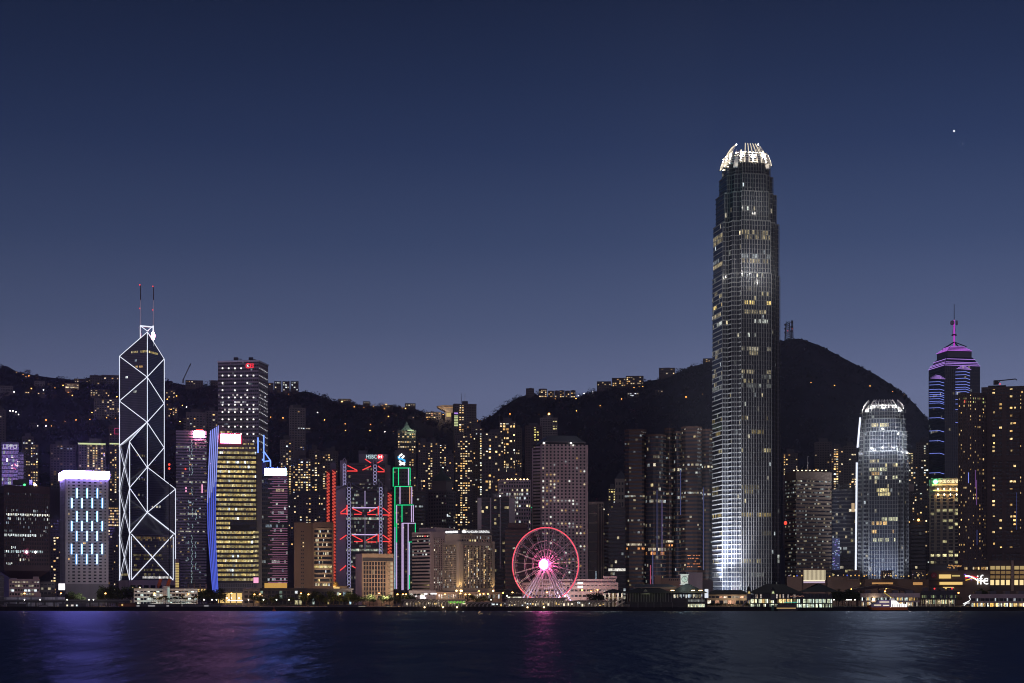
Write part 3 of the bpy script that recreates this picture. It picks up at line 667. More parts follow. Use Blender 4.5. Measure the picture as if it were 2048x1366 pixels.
# ------------------------------------------------------------------ its smaller sister
Yj = 1600.0
def zj(py): return wz(py, Yj - 24)
_fm = {}
def sis_lit(k, j, e, nf, z):
    py = HY - (z - CZ) / (Yj - 24) * F
    if k not in _fm:
        q = rnd.random() < (.5 if 925 < py < 1060 else .22); a0 = rnd.random()
        _fm[k] = (q, a0, a0 + rnd.uniform(.3, .8), rnd.choice([(1, .85, .4), (.95, .95, .6), (1, .62, .22)]), .6 * math.exp(rnd.gauss(0, .4)))
    q, a0, a1, c, b = _fm[k]; t = (j + .5) / nf
    if q and nf > 3 and (a0 < t < a1 or t < a1 - 1) and rnd.random() < .8: s = b * math.exp(rnd.gauss(0, .35)); return tuple(x * s for x in c)
    return glowcol(OFFW, .3, .7) if rnd.random() < .035 else None
def crown1(root, cx, Y, z, h, a, phi):
    zt = zj(797); H = zt - z; prof = [(0, .80), (.3, .77), (.6, .70), (.85, .62), (1, .56)]
    MB().prism(notched(cx, Y, h * .6, a * .6, phi), z, z + H * .55).build('crown_core', 'aluminium', root)
    for k in range(4):
        ang = phi + k * math.pi / 2; r = Vector((math.cos(ang), math.sin(ang), 0)); nr = Vector((r.y, -r.x, 0))
        for j in range(8):
            t = -1 + 2 * j / 7; pts = []
            for u, s in prof:
                p = Vector((cx, Y, 0)) + nr * h * s + r * t * (h * s - 1.7 * a * s); p.z = z + H * u; pts.append(p)
            mb = MB()
            for p, q in zip(pts, pts[1:]): mb.bar(p, q + (q - p) * .03, .6, 0, 1.4)
            mb.build('fin', 'steel_white', root)
        mb = MB()
        for u, s in prof[1::2]: c = Vector((cx, Y, z + H * u)) + nr * (h * s - .2); mb.bar(c - r * (h * s - 1.8 * a * s), c + r * (h * s - 1.8 * a * s), .6)
        mb.build('fin_rail', 'steel_white', root)
        for sgn in (-1, 1):
            pts = [Vector((cx, Y, z - 3 + H * u * .95)) + nr * h * (s - .12) + r * sgn * (h * s - .9 * a * s) for u, s in prof[:4]]; mb = MB()
            for p, q in zip(pts, pts[1:]): mb.bar(p, q + (q - p) * .03, 2.4, 0, 1.6)
            mb.build('corner_blade', 'steel_white', root)
        for t in (-.7, 0, .7):
            c = Vector((cx, Y, z - 1)) + nr * (h * .80 + 2) + r * t * h * .7; MB().box(c, (1.6, .8, .6), 0, ang).build('floodlight', 'black_metal', root)
            lamp_light('crown_light', c + Vector((0, 0, 1)), 4500, (1, .95, .86), root, .5)
T1 = fin_tower('finned_tower', 'floodlit silver tower with a small crown of white fins beside the brown banded block', 'skyscraper', 1766, Yj, 24.6, 5.4, R(-12), [(zj(926), 1.0), (zj(902), .975), (zj(862), .93), (zj(836), .86), (zj(815), .805)], 4.1, sis_lit, crown1, 1.7, ribs=1.0, fins_facing=.01)
for px, e in ((1745, 1.9e5), (1765, 2.7e5), (1785, 2.3e5), (1728, 8e4), (1803, 6e4), (1714, 2e5)):
    s = P(px, 1160, 1554); s.z = 12; lamp_light('tower_floodlight', s, e, (.82, .88, 1), T1, .6, (wx(px, 1578), 1578, 75), 84, 1)
for px, py, e in ((1724, 897, 4e3), (1748, 897, 3e3), (1803, 897, 3e3), (1816, 900, 4e3), (1766, 891, 6e3), (1766, 852, 5e3), (1745, 891, 3e3), (1788, 891, 3e3), (1728, 862, 4e3), (1738, 862, 2.5e3), (1797, 862, 2.5e3), (1808, 862, 3e3)):
    lamp_light('ledge_light', P(px, py, 1567), e * 4, (.9, .95, 1), T1, .3)
mb = MB(); mb.tube(P(1711.5, 1140, 1577), P(1713.5, 925, 1577), .9, 0, 8); mb.build('edge_light', 'led_white', T1)
mb = MB(); mb.tube(P(1715, 895, 1577), P(1720.5, 835, 1577), .9, 0, 8); mb.build('edge_light', 'led_white', T1)
# ------------------------------------------------------------------ things on a face of a building
def on(poly, i, px, py, out=.3):
    """the point of face i (pushed outwards) that the sight line of a photo pixel meets"""
    o, rt, nr, ln = frame(poly, i); o = o + nr * out; k = (px - CX) / F
    t = (k * o.y - o.x) / (rt.x - k * rt.y); p = o + rt * t; p.z = wz(py, p.y); return p
def panel(root, poly, i, x0, x1, y0, y1, name, mat, out=.3, th=.4, parent=None):
    a, b = on(poly, i, x0, y1, out), on(poly, i, x1, y1, out); zt = on(poly, i, x0, y0, out).z
    c = (a + b) / 2; mb = MB(); rt = (b - a); rt.z = 0
    mb.box((c.x, c.y, (a.z + zt) / 2), (rt.length, th, zt - a.z), 0, math.atan2(rt.y, rt.x)); return mb.build(name, mat, parent or root)
def letters_on(root, poly, i, s, x0, x1, y0, y1, mat, out=.5, th=.4, name='sign_letters', parent=None):
    a, b = on(poly, i, x0, y1, out), on(poly, i, x1, y1, out); zt = on(poly, i, x0, y0, out).z; rt = (b - a); rt.z = 0; ln = rt.length
    return lettering(s, a, rt / ln, Vector((0, 0, 1)), ln, zt - a.z, th, name, mat, parent or root)
def grid(root, poly, i, x0, x1, y0, y1, nc, nr, pier, slab, mat, lit=nolight, depth=.7, name='window_row', fname='window_frame', glassm=None, out=.0, pv=1.1):
    """a framed grid of windows on face i between photo columns x0..x1 and rows y0..y1"""
    a, b = on(poly, i, x0, y1, .12 + out), on(poly, i, x1, y1, .12 + out); zb = a.z; zt = on(poly, i, x0, y0, .12 + out).z
    rt = b - a; rt.z = 0; ln = rt.length; rt.normalize(); n_ = Vector((rt.y, -rt.x, 0)); ang = math.atan2(rt.y, rt.x); wd = ln / nc; fh = (zt - zb) / nr
    mb = MB()
    for j in range(nc + 1):
        c = a + rt * wd * j + n_ * depth * .5 * pv; mb.box((c.x, c.y, (zb + zt) / 2), (wd * pier, depth * pv, zt - zb), 0, ang)
    for k in range(nr + 1):
        c = a + rt * ln / 2 + n_ * depth * .5; mb.box((c.x, c.y, zb + fh * k), (ln + wd * pier * .9, depth, fh * slab), 0, ang)
    mb.build(fname, mat, root)
    for k in range(nr):
        wr = MB()
        for j in range(nc):
            p, q = a + rt * wd * (j + pier / 2), a + rt * wd * (j + 1 - pier / 2); z0, z1 = zb + fh * (k + slab / 2), zb + fh * (k + 1 - slab / 2)
            wr.face([(p.x, p.y, z0), (q.x, q.y, z0), (q.x, q.y, z1), (p.x, p.y, z1)], 0, lit(nr - 1 - k, j, i, nr, nc) or (0, 0, .0001))
        wr.build(name, glassm or glass, root)
def base_of(poly): c = centre(poly); return (c.x, c.y, 4)

# ------------------------------------------------------------------ headquarters with the star, on a narrow foot
def star_block():
    p = corner(-2, 8, 100, 1330, 14); root = thing('office_block', 'dark fin fronted block with a star at its head, flaring above a narrow foot', 'office block', base_of(p))
    inn = offset(p, -8)
    mb = MB(); mb.prism(inn, GZ, wz(1157, 1330)); mb.prism(inn, wz(1157, 1330), wz(1141, 1330), poly2=p); mb.prism(p, wz(1141, 1330), wz(1133, 1330)); mb.prism(offset(p, .3), wz(985, 1330), wz(970, 1330), poly2=offset(p, -.8)); mb.build('stone_body', 'plum_wall', root)
    def lit(k, j, e, n, nw):
        if e != 1: return glowcol(COOL, .3) if rnd.random() < .03 else None
        row = n - 1 - k; t = j / nw
        if row == 5: return glowcol([(.9, 1, 1), (1, 1, .85)], 1.1, .2) if t > .01 else None
        if row == 10 and t < .68: return glowcol([(.9, 1, 1)], 1.1, .2)
        if row == 14 and t < .84: return glowcol([(.75, .95, 1)], .55, .5)
        if row == 13 and .12 < t < .25 or row == 17 and .02 < t < .15: return glowcol(OFFW, .9)
        if row == 16: return glowcol(OFFW, .45) if .2 < t < .6 and rnd.random() < .6 else None
        if row in (4, 6, 7, 8, 9): return glowcol(COOL, .22, .8) if rnd.random() < .28 else None
        return glowcol(COOL, .2, .7) if rnd.random() < .04 else None
    facade(root, p, wz(1133, 1330), wz(985, 1330), 'plum_wall', fh=3.4, mod=1.42, gr=.62, pier=.38, lit=lit, close=False)
    c = on(p, 1, 54, 980, .9); o, rt, nr, ln = frame(p, 1)
    pts = [((2.0 if k % 2 == 0 else .8) * math.sin(math.pi * k / 5), (2.0 if k % 2 == 0 else .8) * math.cos(math.pi * k / 5)) for k in range(10)]
    mb = MB(); mb.outline(list(reversed(pts)), c, rt, Vector((0, 0, 1)), .4); mb.build('star_emblem', 'dark_brown', root)
    mb = MB(); mb.box(P(45, 965, 1345), (14, 8, 4)); mb.build('roof_plant', 'charcoal', root)
    for px, m in ((49, 'lamp_green'), (70, 'lamp_white')):
        q = on(p, 1, px, 971, -1); MB().ball((q.x, q.y, wz(971, q.y) + .6), 1.1, 0, 8, 6, .8).build('roof_lamp', m, root)
    q = on(p, 1, 53, 1104, .5); MB().ball(q, .9, 0, 8, 6).build('lamp', 'sign_white', root); q = on(p, 1, 71, 1104.5, .5); MB().ball(q, .8, 0, 8, 6).build('lamp', 'lamp_white', root)
star_block()

# ------------------------------------------------------------------ hotel with light bars
def bar_hotel():
    Y = 1370; p = corner(120, 131, 217, Y, 32); root = thing('hotel', 'pale square hotel with blue light bars on its front and a glowing white crown', 'hotel', base_of(p))
    def lit(k, j, e, n, nw): return glowcol(WARM, .8) if e == 1 and rnd.random() < .03 else None
    mb = MB(); mb.prism(offset(p, -.02), GZ, wz(1168, Y)); mb.build('podium_wall', 'grey_concrete', root)
    facade(root, p, wz(1168, Y), wz(956, Y), 'pale_concrete', fh=2.77, mod=4.42, gr=.44, pier=.5, lit=lit)
    mb = MB(); mb.prism(offset(p, .9), wz(955, Y), wz(941, Y)); mb.build('light_crown', 'sign_blue_white', root)
    for y0, y1, xs in ((977, 996, (154, 174.3, 194.6)), (996.5, 1016, (143.8, 164, 184.4, 204.6)), (1023, 1043, (153.8, 174, 194.2)), (1042.5, 1062, (143.5, 163.8, 184, 204.4)), (1062.5, 1082, (153.4, 173.8, 194)), (1088, 1108, (143.2, 163.5, 183.7, 204)), (1108.5, 1128, (153, 173.4, 193.8))):
        for x in xs:
            a, b = on(p, 1, x, y1, .6), on(p, 1, x, y0, .6); h = MB().tube(a, b, .55, 0, 8).build('light_bar', 'led_blue', root)
            nr = frame(p, 1)[2] * .35; MB().tube(a + nr, b + nr, .38, 0, 8).build('light_core', 'led_core', h)
bar_hotel()
q = corner(117, 117.5, 130, 1325, 2); bb = thing('billboard', 'small bright white billboard at the foot of the pale hotel', 'billboard', base_of(q))
MB().prism(q, wz(1180, 1325), wz(1167, 1325)).build('lit_panel', 'ferry_white', bb); MB().box((wx(123.5, 1326), 1326.5, 7), (.6, .6, 8)).build('post', 'black_metal', bb)

# ------------------------------------------------------------------ gold windowed office with the blue fin
def gold_office():
    Y = 1380; p = rect(432, 513, Y, 34); root = thing('office_tower', 'gold windowed office tower with a curved blue lit fin and a pink edged sign', 'office tower', base_of(p))
    rows = {}
    def lit(k, j, e, n, nw):
        if k not in rows: rows[k] = rnd.uniform(.22, .6)
        t = j / nw
        if n - 1 - k in (15, 16) and t > .33: return None
        b = rows[k] * (1.0 if t < .75 or k < n * .4 else .8)
        return glowcol([(1, .78, .28), (1, .84, .4), (1, .72, .24)], b, .35) if rnd.random() < .93 else glowcol(OFFW, .9)
    facade(root, p, wz(1166, Y), wz(903, Y), 'charcoal', fh=4.02, mod=1.5, gr=.52, pier=.06, lit=lit, close=False)
    mb = MB(); mb.prism(offset(p, -.1), wz(1184, Y), wz(1166, Y), uv=True); mb.prism(offset(p, -6), GZ, wz(1184, Y)); mb.build('glass_base', 'curtain_grey', root)
    mb = MB(); a, b = on(p, 0, 436, 1206, -3), on(p, 0, 489, 1206, -3); mb.box((*((a + b) / 2).xy, (a.z + wz(1186, Y)) / 2), ((b - a).length, 1, wz(1186, Y) - a.z), 0, math.atan2((b - a).y, (b - a).x)); mb.build('lit_lobby', 'lit_gold', root)
    for x in (439, 450, 461, 473, 485): q = on(p, 0, x, 1206, .4); MB().tube((q.x, q.y, GZ), (q.x, q.y, wz(1184, Y)), .5, 0, 8).build('column', 'tan_concrete', root)
    for x in (454, 462, 478): q = on(p, 0, x, 1196, -.5); MB().ball(q, .7, 0, 8, 6).build('lamp', 'lamp_warm', root)
    mb = MB(); mb.box((*on(p, 0, 472, 1201, 5).xy, wz(1201, Y)), (14, 5, .9)); mb.build('canopy', 'ferry_white', root)
    panel(root, p, 0, 461, 500, 1050, 1062, 'louvre_screen', 'black_metal', .2, .5)
    # raking glass screen over the roof
    o, rt, nr, ln = frame(p, 0)
    def L(px, py): q = on(p, 0, px, py, 0); return ((q - o).dot(rt), q.z)
    pts = [L(*v) for v in ((433, 903), (513, 903), (513, 890), (505, 885), (470, 868), (442, 851), (435, 855))]
    mb = MB(); mb.outline(pts, o - nr * 1.2, rt, Vector((0, 0, 1)), 1.0); mb.build('roof_screen', 'curtain_grey', root)
    for y, x0, x1, bb in ((896, 436, 512, .7), (888, 484, 508, .45), (864, 440, 464, .5)):
        mb = MB()
        for j in range(int((x1 - x0) / 2.4)):
            if rnd.random() < .8: a = on(p, 0, x0 + j * 2.4, y + 1.4, .15); b = on(p, 0, x0 + j * 2.4 + 1.7, y - 1.4, .15); mb.face([a, (b.x, b.y, a.z), b, (a.x, a.y, b.z)], 0, glowcol(GOLD, bb, .4))
        mb.build('window_row', glass, root)
    fr = panel(root, p, 0, 440, 482.5, 867, 887, 'sign_frame', 'sign_pink', .6, .8); panel(root, p, 0, 441.2, 481.3, 868.2, 885.6, 'sign_face', 'sign_white', 1.0, .5, fr)
    # blue fin
    q = rect(413, 438, Y - 6, 10); o2, r2, n2, l2 = frame(q, 0)
    def L2(px, py): v = on(q, 0, px, py, 0); return ((v - o2).dot(r2), v.z)
    left = [(425, 1186), (420, 1130), (415, 1070), (413.5, 1010), (416, 940), (420, 862)]; right = [(438, 850), (436, 900), (433.5, 960), (431.5, 1020), (433, 1100), (437, 1186)]
    mb = MB(); mb.outline([L2(*v) for v in left[::-1]][::-1] and [L2(*v) for v in [left[0], *right[::-1], *left[:0:-1]]], o2 - n2 * 4, r2, Vector((0, 0, 1)), 4); fin = mb.build('blue_fin', 'curtain_fine', root)
    for s in range(5):
        t = .08 + .84 * s / 4; pts = []
        for (lx, ly), (rx, ry) in zip(left, right[::-1]): v = on(q, 0, lx + (rx - lx) * t, ly + (ry - ly) * t, .25); pts.append(v)
        MB().path(pts[::-1][:3][::-1], .42, 0, 6).build('light_strip', 'strip_pale', fin); MB().path(pts[:4], .42, 0, 6).build('light_strip', 'strip_blue', fin)
    # grey stair column
    g = rect(513.2, 524, Y + 4, 20); MB().prism(g, GZ, wz(905, Y)).build('stair_column', 'mid_grey', root); g2 = rect(506.5, 517, Y - 1.2, 4)
    facade(root, g2, wz(1166, Y), wz(1062, Y), 'charcoal', fh=4.02, mod=1.5, gr=.5, lit=lambda *a: glowcol(GOLD, .4, .4), close=False)
    panel(root, rect(506, 518, Y - 3, 3), 0, 507, 517, 1155, 1166, 'pink_panel', 'text_pink', .2, .4)
gold_office()

# ------------------------------------------------------------------ square tower dotted with star lights
def dotted_tower():
    Y = 1850; p = corner_right(436, 517, 536, Y, 34); root = thing('skyscraper', 'square steel grey tower dotted with rows of white lights and a red round logo', 'skyscraper', base_of(p))
    def lit(k, j, e, n, nw):
        r = n - 1 - k
        if r in (9, 11, 13): return glowcol([(.9, .92, 1), (1, .9, .9)], .4, .6) if rnd.random() < .42 else None
        if r in (24, 29, 43): return glowcol(WARM, .3, .6) if rnd.random() < .3 else None
        return glowcol(COOL, .15, .6) if rnd.random() < .04 else None
    facade(root, p, GZ, wz(722, Y), 'louvre', fh=4.2, mod=2.4, gr=.5, pier=.07, lit=lit, zvis=wz(905, Y))
    for k in range(11):
        y = 736.5 + 14.6 * k
        for j in range(6):
            if k in (2, 3) and j % 2: continue
            if k == 0 and j > 3: continue
            q = on(p, 0, 445 + 12.4 * j, y, .5); MB().ball(q, .95, 0, 8, 6).build('facade_lamp', 'dot_white', root)
        for j in range(6): q = on(p, 1, 519.5 + 2.9 * j, y + 2.4 * j * .7 , .5); MB().ball(q, .6, 0, 6, 4).build('facade_lamp', 'dot_dim', root)
    mb = MB(); mb.prism(offset(p, .8), wz(723, Y), wz(720.5, Y)); mb.build('roof_edge', 'aluminium', root)
    c = on(p, 0, 496.2, 731.5, .8); o, rt, nr, ln = frame(p, 0); up = Vector((0, 0, 1))
    pts = [c + rt * math.cos(t) * 2.6 + up * math.sin(t) * 2.6 for t in [2 * math.pi * k / 24 for k in range(24)]]
    MB().path(pts, .38, 0, 6, True).build('logo_ring', 'text_red', root); letters_on(root, p, 0, 'K', 494.3, 498, 729.5, 733.6, 'text_white'); letters_on(root, p, 0, 'H', 501, 505, 729.2, 733.8, 'text_red')
    MB().path([c + rt * a + up * b for a, b in ((2.7, 2.0), (6.4, 2.0), (6.4, -2.0), (2.7, -2.0))], .35, 0, 6).build('logo_frame', 'text_red', root)
    for x0, xb, d in ((472, 484, 1), (502, 512, -1)):
        a = P(x0, 720, Y + 12); cr = MB(); cr.box((a.x, a.y, a.z + 1.5), (5, 3, 3)); cr.bar(P(x0, 717.5, Y + 12), P(xb, 717.5 + (2.5 if d < 0 else 1), Y + 9), .8); cr.build('roof_crane', 'black_metal', root)
dotted_tower()

# ------------------------------------------------------------------ dark glass office with pink light lines
def pink_lines():
    Y = 1420; p = rect(523, 576, Y, 30); root = thing('office_tower', 'dark glass office with short pink light lines and an icy blue rooftop sign', 'office tower', base_of(p))
    facade(root, p, GZ, wz(951, Y), 'charcoal', fh=3.9, mod=1.8, gr=.62, pier=.08, lit=office(.3, .5, .3, OFFW + COOL, .09))
    y, k = 954.0, 0
    while y < 1166:
        if not 1046 < y < 1054: a, b = on(p, 0, (545, 536, 545, 540)[k % 4], y, .5), on(p, 0, 575, y, .5); MB().bar(a, b, .5, 0, .42).build('light_line', 'pink_line', root)
        y += (4.2, 5.2)[k % 2]; k += 1
    s = panel(root, p, 0, 528.5, 573, 935.5, 951.5, 'sign', 'black_metal', 1.0, 1.6); panel(root, p, 0, 529.5, 572, 936.5, 950.5, 'sign_face', 'sign_ice', 2.0, .4, s)
    for a, b in (((516, 875), (516, 932)), ((527.5, 870), (527.5, 936)), ((528, 903), (541, 921.5)), ((541, 921.5), (527.5, 923)), ((516, 909), (526, 921)), ((541, 921.5), (541, 934))): MB().tube(P(*a, Y + 18), P(*b, Y + 18), .55, 0, 6).build('roof_spar', 'spar_blue', root)
    a = P(521, 950, Y + 16); MB().box((a.x, a.y, wz(945, Y)), (9, 8, 20)).build('roof_plant', 'strip_blue_dim', root)  # plant box has a faint blue glow put into its colour
    lob = panel(root, p, 0, 529, 574, 1166, 1178, 'lit_lobby', 'lit_amber_dim', .4, .4)
pink_lines()

# ------------------------------------------------------------------ brown block with curved balcony bands
def band_block():
    Y = 1380; p = rect(588, 667, Y, 34); root = thing('office_block', 'brown stone block with curved tan balcony bands and one column of small windows', 'office block', base_of(p))
    mb = MB(); mb.prism(p, GZ, wz(1045, Y)); mb.prism(rect(628, 666, Y - 3, 3), wz(1056, Y), wz(1044, Y)); mb.prism(rect(625, 628.5, Y - 4, 4), GZ, wz(1046, Y)); mb.prism(rect(664, 667.2, Y - 4, 4), GZ, wz(1046, Y)); mb.build('wall', 'brown_warm', root)
    for k in range(16):
        y = 1062 + 7.4 * k
        for x in (603, 606.5): panel(root, p, 0, x - 1, x + 1.4, y, y + 2.4, 'window', 'lit_pane' if (k, x) in ((3, 606.5), (4, 606.5)) else 'window_glass', .1, .3)
    for k in range(13):
        y = 1058 + 8.9 * k
        if y > 1172: break
        mb = MB(); pts = []
        for t in range(9): x = 628.5 + 35.5 * t / 8; q = on(p, 0, x, y, 2.2 + 3.0 * (1 - (2 * t / 8 - 1) ** 4)); pts.append(q)
        mb = MB()
        for a, b in zip(pts, pts[1:]): mb.hexa([(a.x, a.y, a.z - .7), (b.x, b.y, b.z - .7), (b.x, b.y + 8, b.z - .7), (a.x, a.y + 8, a.z - .7), (a.x, a.y, a.z + .7), (b.x, b.y, b.z + .7), (b.x, b.y + 8, b.z + .7), (a.x, a.y + 8, a.z + .7)])
        mb.build('balcony_band', 'tan_concrete', root)
        wr = MB()
        for j in range(16):
            x = 629 + 34.5 * j / 16; a, b = on(p, 0, x, y + 7, 1.0), on(p, 0, x + 2.0, y + 2, 1.0)
            g = glowcol(GOLD, .8, .2) if k == 8 else (glowcol(GOLD + OFFW, .6, .5) if rnd.random() < (.35 if k in (3, 5, 12) else .13) else None)
            wr.face([a, (b.x, b.y, a.z), b, (a.x, a.y, b.z)], 0, g or (0, 0, .0001))
        wr.build('window_row', glass, root)
band_block()
d = thing('domed_hall', 'low stone hall with a small golden lit dome between the towers', 'public building', P(671, 1185, 1440).xy.to_3d() + Vector((0, 0, 4)))
c = P(671, 1172, 1440); MB().box((c.x, c.y, c.z / 2 + 2), (22, 16, c.z - 4)).build('wall', 'tan_concrete', d); MB().ball((c.x - .5, c.y, c.z), 3.4, 0, 16, 8, 1.25, 0).build('dome', 'bronze_lit', d); MB().tube((c.x - .5, c.y, c.z + 4), (c.x - .5, c.y, c.z + 7), .25, 0, 6).build('finial', 'bronze_dome', d)
mb = MB(); mb.box((c.x, c.y - 8.2, c.z - 2.2), (9, .3, 2.2)); mb.build('lit_window', 'lit_gold', d)
lamp_light('dome_light', (c.x - 2, c.y - 9, c.z + 1), 2500, (1, .7, .3), d)

# ------------------------------------------------------------------ bank with hanging trusses
def truss_bank():
    Y = 1650; root = thing('bank_headquarters', 'bank hung from red lit trusses between ladder masts, lettered sign on its roof', 'bank building', P(730, 1185, Y + 20).xy.to_3d() + Vector((0, 0, 4)))
    back = rect(690, 770, Y + 26, 24); front = rect(692, 768, Y, 24)
    facade(root, back, GZ, wz(928, Y + 26), 'charcoal', fh=4, mod=1.9, gr=.62, pier=.06, lit=office(.2, .3, .16, OFFW, .08), zvis=wz(985, Y))
    rowl = {}
    def lit(k, j, e, n, nw):
        y = HY - (4 + k * 4 - CZ) / Y * F
        if abs(y - 1043) < 4.5 or abs(y - 1103) < 4.5: return glowcol([(.8, 1, .8), (1, 1, .8)], .28, .5)
        return glowcol([(.75, .95, .85), (1, .95, .7)], .16, .7) if rnd.random() < .22 else None
    facade(root, front, GZ, wz(972, Y), 'charcoal', fh=4, mod=1.7, gr=.6, pier=.07, lit=lit)
    # service towers
    for x0, x1, yt, m, dy in ((672, 692, 972, 'panel_grey', -2), (680, 694, 921, 'panel_grey', 24), (768.5, 775, 975, 'panel_grey', 6), (768, 781, 930, 'mid_grey', 30), (661, 672, 925, 'mid_grey', 32)):
        q = rect(x0, x1, Y + dy, 22); mb = MB(); mb.prism(q, GZ, wz(yt, Y + dy)); z = 10
        while z < wz(yt, Y + dy) - 3: mb.prism(offset(q, .12), z, z + 3.4); z += 3.9
        mb.build('service_tower', m, root)
    # red glazed stair towers
    for x0, x1, yt, yb, dy in ((652.5, 660.5, 941, 1180, 20), (663.5, 672.5, 938, 1180, 16), (774.5, 784.5, 983, 1110, 4)):
        q = rect(x0, x1, Y + dy, 9); o = MB().prism(q, GZ, wz(yt, Y + dy)).build('stair_tower', 'red_dark', root); mb = MB(); y = yt + 3
        while y < yb:
            a, b = on(q, 0, x0 + 1, y, .3), on(q, 0, x1 - 1, y + 5.0, .3); mb.bar(a, b, .7); a, b = on(q, 0, x0 + 1, y + 5.6, .35), on(q, 0, x1 - 1, y + 5.6, .35); mb.bar(a, b, 1.0); y += 6.6
        mb.build('lit_stair', 'neon_orange', o)
    # ladder masts
    for x, yt, yb, dy in ((698, 964, 1182, -6), (761.5, 964, 1110, -6), (689, 917, 975, 20), (750, 919, 976, 20)):
        d_ = Y + dy; mb = MB()
        for s in (-3.4, 3.4): mb.tube(P(x + s, yb, d_), P(x + s, yt + 4, d_), .5, 0, 8)
        mb.bar(P(x - 3.4, yt + 4, d_), P(x, yt - 1, d_), .8); mb.bar(P(x + 3.4, yt + 4, d_), P(x, yt - 1, d_), .8); m = mb.build('mast', 'panel_grey', root); y = yt + 14
        while y < yb - 3:
            c = P(x, y, d_ - .6); MB().path([c + Vector((1.55 * math.cos(t), 0, 1.75 * math.sin(t))) for t in [2 * math.pi * k / 12 for k in range(12)]], .33, 0, 5, True).build('rung', 'rung_lilac', m); y += 6.7
    # trusses
    def neon(a, b, m='neon_red', dy=-7, r=.55): MB().tube(P(*a, Y + dy), P(*b, Y + dy), r, 0, 6).build('truss_light', m, root)
    for a, b in (((681, 1025), (692.5, 1016)), ((681, 1027.5), (694, 1027.5)), ((705, 1017), (724, 1026)), ((708, 1028.5), (723, 1028.5)), ((735, 1026), (752, 1017)), ((735, 1029), (752, 1029)), ((765.5, 1016), (780, 1027)), ((765.5, 1030), (779, 1030)),
                 ((680, 1079), (693, 1070)), ((704, 1070), (725, 1081)), ((708, 1083), (725, 1083)), ((732, 1081), (752, 1071)), ((735, 1084), (752, 1084)), ((765.5, 1070), (781, 1081)), ((765.5, 1083), (780, 1083)),
                 ((680, 1141), (692, 1131)), ((704, 1132), (711, 1136)), ((694, 1010), (694, 1030)), ((756.5, 1012), (756.5, 1030)), ((756.5, 1068), (756.5, 1084))): neon(a, b)
    for a, b in (((695, 931), (714, 940.5)), ((694, 942), (715, 942)), ((725, 940), (742, 932)), ((730, 918), (742, 926)), ((755, 926), (766, 919.5)), ((756, 932), (769, 941)), ((755, 943.5), (769, 943.5))): neon(a, b, dy=18)
    neon((704, 1015.5), (756, 1015.5), 'neon_lilac', -5, .6); neon((704, 1069), (755, 1069.5), 'neon_lilac', -5, .6); neon((730, 982), (730, 1013), 'neon_lilac_dim', -6, .4); neon((730, 1030), (730, 1100), 'lilac_light', -6, .3)
    mb = MB()
    for a, b in (((701, 966), (730, 981)), ((759, 966), (730, 981)), ((698, 968), (672, 980)), ((762, 968), (782, 978)), ((701, 966), (759, 966)), ((704, 980), (757, 980))): mb.bar(P(*a, Y - 5), P(*b, Y - 5), 1.1)
    mb.build('suspension_truss', 'mid_grey', root)
    s = rect(718, 775, Y + 34, 14); MB().prism(s, wz(935, Y), wz(908, Y + 34)).build('roof_plant', 'mid_grey', root); MB().prism(rect(717, 735, Y + 40, 10), wz(920, Y), wz(901, Y + 40)).build('roof_plant', 'charcoal', root)
    letters_on(root, s, 0, 'HSBC', 732.5, 753.5, 909.5, 917, 'text_ice', .6)
    h = panel(root, s, 0, 756.5, 764.5, 909.3, 918, 'sign_hexagon', 'ferry_white', .6, .5)
    for sx in (-1, 1):
        o, rt, nr, ln = frame(s, 0); c = on(s, 0, 760.5, 913.6, 1.0); w_ = M(6.6, Y + 34); hh = M(4.6, Y + 34)
        pts = [(0, 0), (w_ * .9 * sx, hh), (w_ * sx, 0), (w_ * .9 * sx, -hh)]; pts = [(w_ * sx, 0), (w_ * .55 * sx, hh), (w_ * .55 * sx, -hh)]
        if sx < 0: pts = pts[::-1]
        MB().outline(pts[::-1], c, rt, Vector((0, 0, 1)), .4).build('sign_wing', 'text_red', h)
    c = on(s, 0, 760.5, 913.6, 1.2); o, rt, nr, ln = frame(s, 0); hh = M(4.4, Y + 34)
    for sy in (-1, 1):
        pts = [(-hh * .95, sy * hh), (hh * .95, sy * hh), (0, 0)]; pts = pts if sy < 0 else pts[::-1]
        MB().outline(pts, c, rt, Vector((0, 0, 1)), .3).build('sign_wedge', 'text_red', h)
truss_bank()

# ------------------------------------------------------------------ tan slab block on the waterfront
def slab_block():
    Y = 1290; p = corner(711, 724, 787, Y, 24); root = thing('office_block', 'tan concrete slab block with a window grid and a lit stair at one edge', 'office block', base_of(p))
    z1 = wz(1107, Y); MB().prism(offset(p, -.02), GZ, z1).build('wall', 'tan_concrete', root)
    panel(root, p, 1, 725, 786, 1115, 1122.5, 'dark_band', 'charcoal', .02, .3)
    grid(root, p, 1, 726, 771.5, 1123, 1199, 8, 9, .24, .16, 'tan_concrete', lambda k, j, e, n, nw: glowcol(WARM, .25) if rnd.random() < .05 else None)
    for k in range(9):
        y = 1124 + 8.45 * k; panel(root, p, 1, 781, 785.5, y + 1, y + 6.4, 'stair_window', 'lit_stairwell', .1, .3)
        a, b = on(p, 1, 773, y + 1, .5), on(p, 1, 780, y + 6.5, .5); mb = MB(); mb.bar(a, b, .5, 0, .9); mb.bar(on(p, 1, 772.5, y + 7.4, .5), on(p, 1, 786, y + 7.4, .5), .5, 0, .7); mb.build('stair_flight', 'tan_concrete', root)
        panel(root, p, 1, 773, 780, y + .6, y + 3, 'stair_window', 'lit_stair_dim', .1, .3)
slab_block()

